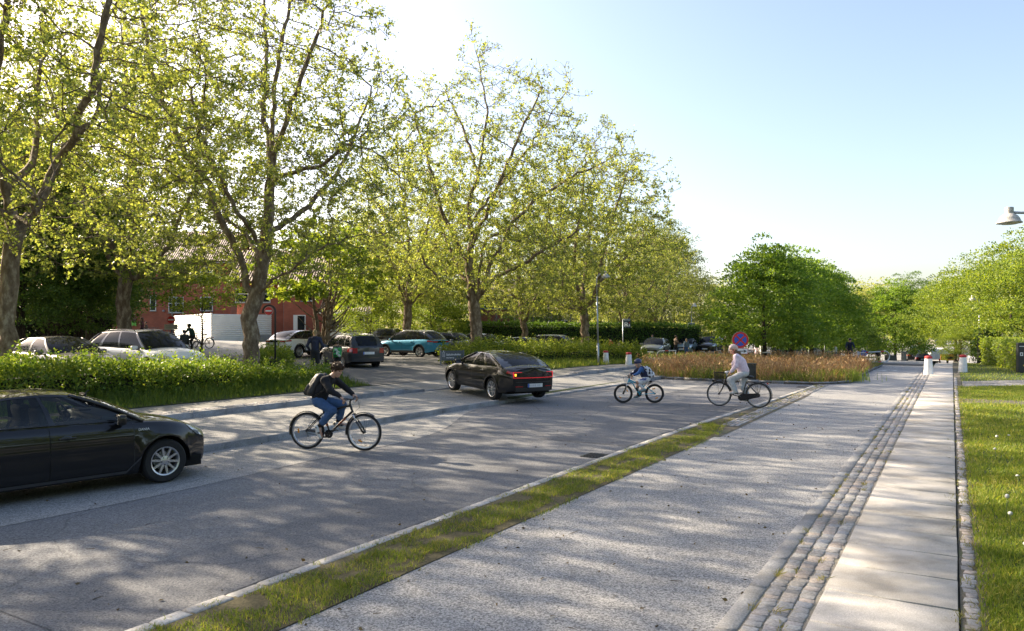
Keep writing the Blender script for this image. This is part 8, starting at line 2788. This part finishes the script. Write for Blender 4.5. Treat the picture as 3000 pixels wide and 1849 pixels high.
def barrier(px, d, rz, label, w_=2.1, h=.95):
 x = PX(px, d); e = empty('steel_barrier', (x, d, gxy(x, d)), rz, label, 'barrier')
 pts = [(0, 0, h * .9), (w_ * .55, 0, h * .97), (w_ * .8, 0, h)] + [(w_ * .8 + .32 * sin(a), 0, h * .68 + .32 * cos(a) * (h - .32) / (h - .32)) for a in np.linspace(0, pi, 12)] + [(w_ * .55, 0, h * .34), (0, 0, h * .28)]
 m = MB(); m.tube(pts, .035, 10); m.build('loop', STEEL, e, True)
 m = MB(); m.tube([(0, 0, -.2), (0, 0, h)], .06, 10); m.build('post', STEEL, e, True)
 for p, q in (((w_ * .22, 0, h * .928), (w_ * .3, 0, h * .94)), ((w_ * .68, 0, h * .985), (w_ * .78, 0, h)), ((w_ * .2, 0, h * .302), (w_ * .28, 0, h * .31)), ((w_ * .6, 0, h * .345), (w_ * .7, 0, h * .357))):
  m = MB(); m.tube([p, q], .037, 10); m.build('red_band', BR, e, True)
barrier(2514, 43.5, radians(8), 'galvanised steel loop barrier with red bands at the far end of the dry grass bed')
def loop_stand():
 d = 56; x = PX(1946, d); e = empty('cycle_stand', (x, d, gxy(x, d)), radians(-5), 'low red and white tube barrier in front of the grey queue car', 'barrier')
 pts = [(-.55, 0, -.1), (-.55, 0, .25), (-.5, 0, .5), (-.35, 0, .62), (.9, 0, .66)]
 m = MB(); m.tube(pts, .035, 8); m.build('tube', WS_, e, True)
 for p, q in (((-.55, 0, .12), (-.55, 0, .3)), ((.05, 0, .632), (.32, 0, .642))):
  m = MB(); m.tube([p, q], .038, 8); m.build('red_band', RS, e, True)
 m = MB(); m.tube([(.85, 0, -.1), (.85, 0, .68)], .035, 8); m.build('post', WS_, e, True)
loop_stand()
def cycle_sign():
 d = 60; x = PX(2532, d); e = empty('cycle_path_sign', (x, d, gxy(x, d)), 0, 'round blue cycle path sign with a white bicycle behind the steel barrier', 'road sign')
 zc = PZ(1035, d) - gxy(x, d); r = .25
 disc(e, 'sign_face', r, BS, (0, 0, zc))
 m = MB()
 for sx in (-.1, .1): m.torus((sx, -.016, zc - .04), .07, .009, 18, 5, 'Y')
 m.tube([(-.1, -.016, zc - .04), (-.02, -.016, zc + .05), (.07, -.016, zc + .06), (.1, -.016, zc - .04)], .009, 5); m.tube([(-.02, -.016, zc + .05), (0, -.016, zc - .05), (.07, -.016, zc + .06)], .009, 5); m.tube([(.07, -.016, zc + .06), (.065, -.016, zc + .1), (.1, -.016, zc + .11)], .009, 5)
 m.build('bicycle_pictogram', WS_, e)
 m = MB(); m.tube([(0, .05, -.2), (0, .05, zc + r * 1.2)], .03, 8); m.build('pole', STEEL, e, True)
 for px, d2, lab, tall in ((2418, 61, 'round blue sign seen edge on between the lime trunks', 1.95), ):
  x = PX(px, d2); e = empty('blue_road_sign', (x, d2, gxy(x, d2)), radians(68), lab, 'road sign')
  disc(e, 'sign_face', .4, BS, (0, 0, 1.5)); disc(e, 'sign_back', .4, STEEL, (0, .022, 1.5), .02)
  m = MB(); m.tube([(0, .06, -.2), (0, .06, tall)], .03, 8); m.build('pole', STEEL, e, True)
 for px, d2, lab in ((2485, 66, 'thin pale post beside the rider at the end of the dry grass'), (2369, 70, 'thin pale post between the second and third lime trunks')):
  x = PX(px, d2); e = empty('sign_post', (x, d2, gxy(x, d2)), 0, lab, 'post')
  m = MB(); m.tube([(0, 0, -.2), (0, 0, 2.9)], .035, 8); m.build('pole', WS_, e, True)
  m = MB(); m.lathe([(.037, 2.9), (.03, 2.93), (.001, 2.94)], 8); m.build('cap', BLACKP, e)
cycle_sign()
def cabinet():
 d = 31.5; x = PX(2197, d); e = empty('electric_cabinet', (x, d, .0), radians(6), 'dark green electric cabinet behind the woman on the city bicycle', 'cabinet')
 gm = mat('cabinet_green', (.045, .045, .032), .55, var=.25, scale=8)
 m = MB(); m.rbox((0, 0, .4), (.42, .3, .72), .012); m.build('housing', gm, e)
 m = MB(); m.rbox((0, 0, .785), (.47, .35, .05), .012); m.build('lid', gm, e)
 m = MB(); m.box((0, -.152, .4), (.36, .008, .62)); m.build('door', mat('cabinet_door', (.03, .03, .024), .5, var=.2), e)
 m = MB(); m.box((.13, -.16, .42), (.02, .014, .1)); m.build('handle', BLACKP, e)
cabinet()
def mailbox():
 d = 38.0; x = PX(2996, d); e = empty('mailbox_stand', (x, d, 0), radians(-14), 'black mailbox column with white lettering at the right edge before the clipped hedge', 'mailbox')
 m = MB(); m.rbox((0, 0, .78), (.5, .28, 1.56), .015); m.build('column', mat('mailbox_black', (.018, .02, .024), .4, var=.1), e)
 m = MB(); m.box((-.02, -.143, 1.38), (.36, .008, .03)); m.build('slot', WS_, e)
 m = MB(); m.box((-.1, -.143, .98), (.13, .008, .17)); m.build('label_plate', WS_, e)
 m = MB(); m.box((-.1, -.148, .98), (.06, .006, .1)); m.build('label_print', KS, e)
 text_mesh('number', '2', .24, WS_, e, (.06, -.143, .98))
 disc(e, 'sticker', .05, mat('yellow_sticker', (.7, .55, .03), .5), (.02, -.146, .4), .006, 14)
mailbox()
def tree_stake():
 d = 44.6; x = PX(2222, d) + .2; e = empty('tree_stake', (x, d, .0), 0, 'wooden stake with a pale tie beside the first lime trunk', 'stake')
 m = MB(); m.tube([(0, 0, -.2), (0, 0, 1.05)], .05, 8); m.build('post', mat('stake_wood', (.22, .16, .1), .85, var=.2), e, True)
 m = MB(); m.tube([(0, -.06, .85), (.25, -.2, .87), (.45, .0, .86)], .03, 6); m.build('tie', WS_, e, True)
tree_stake()
def far_bits():
 # stone gate pillars, bin shelter and posts on the far road
 SM = mat('old_stone', (.3, .28, .25), .9, var=.25, scale=5, bump=.4)
 for px, d, w_, h, lab in [(2648, 64, .3, 1.0, 'stone gate post at the road side before the dark sport utility car'), (2738, 150, 1.6, 2.0, 'stone pillar far behind the white trailer'), (2755, 150, 1.6, 2.0, 'stone pillar beside another far behind the white trailer')]:
  x = PX(px, d); e = empty('stone_pillar', (x, d, gxy(x, d)), .3, lab, 'pillar')
  m = MB(); m.rbox((0, 0, h / 2), (w_, w_, h), .03); m.build('shaft', SM, e)
  m = MB(); m.rbox((0, 0, h + .05), (w_ + .1, w_ + .1, .1), .02); m.build('capstone', SM, e)
 for px, d, lab in [(2604, 72, 'waste bin with a dark body beside the lone lime'), (2613, 72.4, 'waste bin with a pale lid beside the lone lime')]:
  x = PX(px, d); e = empty('waste_bin', (x, d, gxy(x, d)), .2, lab, 'bin', 'waste bins')
  m = MB(); m.rbox((0, 0, .5), (.5, .6, .95), .03); m.build('body', mat('bin_grey', (.05, .055, .06), .5), e)
  m = MB(); m.rbox((0, 0, 1.0), (.54, .66, .07), .02); m.build('lid', STEEL if px > 2615 else BLACKP, e)
 for px, d, lab in [(2692, 140, 'thin orange marker post in the far car park'), (2706, 138, 'thin red marker post in the far car park')]:
  x = PX(px, d); e = empty('marker_post', (x, d, gxy(x, d)), 0, lab, 'post', 'marker posts')
  m = MB(); m.tube([(0, 0, -.2), (0, 0, 1.5)], .09, 8); m.build('post', mat('marker_orange', (.6, .13, .04), .6), e, True)
  m = MB(); m.tube([(0, 0, 1.1), (0, 0, 1.3)], .095, 8); m.build('band', WS_, e, True)
 # bus shelter glimpsed between the limes
 d = 84; x = PX(2365, d); e = empty('bus_shelter', (x, d, gxy(x, d)), radians(-10), 'low flat roofed shelter glimpsed between the lime trunks', 'shelter')
 m = MB(); m.box((0, 0, 2.4), (8, 2.2, .22)); m.build('roof', WS_, e)
 for i in range(4):
  m = MB(); m.box((-3.6 + 2.4 * i, .9, 1.15), (.1, .1, 2.3)); m.build('post', STEEL, e)
 m = MB(); m.box((0, 1.0, 1.2), (7.4, .04, 1.7)); m.build('rear_panel', glass_mat('shelter_glass', (.1, .12, .12), .5), e)
far_bits()
# ================================================================== CAMERA, SUN, SKY
cam_d = bpy.data.cameras.new('camera')
cam_d.sensor_width = 36; cam_d.lens = 36 * F / 3000.0
cam_d.shift_y = (HOR - 924.5) / 3000.0
cam_d.clip_start = .05; cam_d.clip_end = 3000
cam = bpy.data.objects.new('camera', cam_d); COL.objects.link(cam)
cam.location = (0, 0, CAMH); cam.rotation_euler = (pi / 2, 0, 0)
SC.camera = cam
SUN_EL = radians(28.5)
SUN_AZ = radians(-59.0)          # to the left of the view axis (+Y)
w = bpy.data.worlds.new('World'); SC.world = w
w.use_nodes = True
nt = w.node_tree; nt.nodes.clear()
bg = nt.nodes.new('ShaderNodeBackground'); out = nt.nodes.new('ShaderNodeOutputWorld')
sky = nt.nodes.new('ShaderNodeTexSky'); sky.sky_type = 'NISHITA'
sky.sun_disc = False; sky.sun_elevation = SUN_EL; sky.sun_rotation = SUN_AZ
sky.air_density = .95; sky.dust_density = 2.6; sky.ozone_density = 1.2; sky.altitude = 20
bg.inputs['Strength'].default_value = SKY_STR
tint = nt.nodes.new('ShaderNodeMixRGB'); tint.blend_type = 'MULTIPLY'; tint.inputs[0].default_value = 1; tint.inputs[2].default_value = (1.04, .97, .93, 1)
nt.links.new(sky.outputs[0], tint.inputs[1]); nt.links.new(tint.outputs[0], bg.inputs[0]); nt.links.new(bg.outputs[0], out.inputs[0])
sd = bpy.data.lights.new('sun', 'SUN'); sd.energy = SUN_STR; sd.angle = radians(.53); sd.color = (1, .85, .64)
sun = bpy.data.objects.new('sun', sd); COL.objects.link(sun)
dirv = Vector((sin(SUN_AZ) * cos(SUN_EL), cos(SUN_AZ) * cos(SUN_EL), sin(SUN_EL)))
sun.rotation_euler = dirv.to_track_quat('Z', 'Y').to_euler()
sun.location = dirv * 60
SC.view_settings.view_transform = 'Standard'; SC.view_settings.look = 'None'
SC.view_settings.exposure = EXPOSURE; SC.view_settings.gamma = 1
SC.render.engine = 'CYCLES'
cy = SC.cycles
cy.use_denoising = True
try:
 cy.denoiser = 'OPENIMAGEDENOISE'
except Exception:
 pass
cy.max_bounces = 7; cy.diffuse_bounces = 3; cy.glossy_bounces = 3; cy.transmission_bounces = 4; cy.transparent_max_bounces = 8
cy.caustics_reflective = False; cy.caustics_refractive = False
cy.use_adaptive_sampling = True
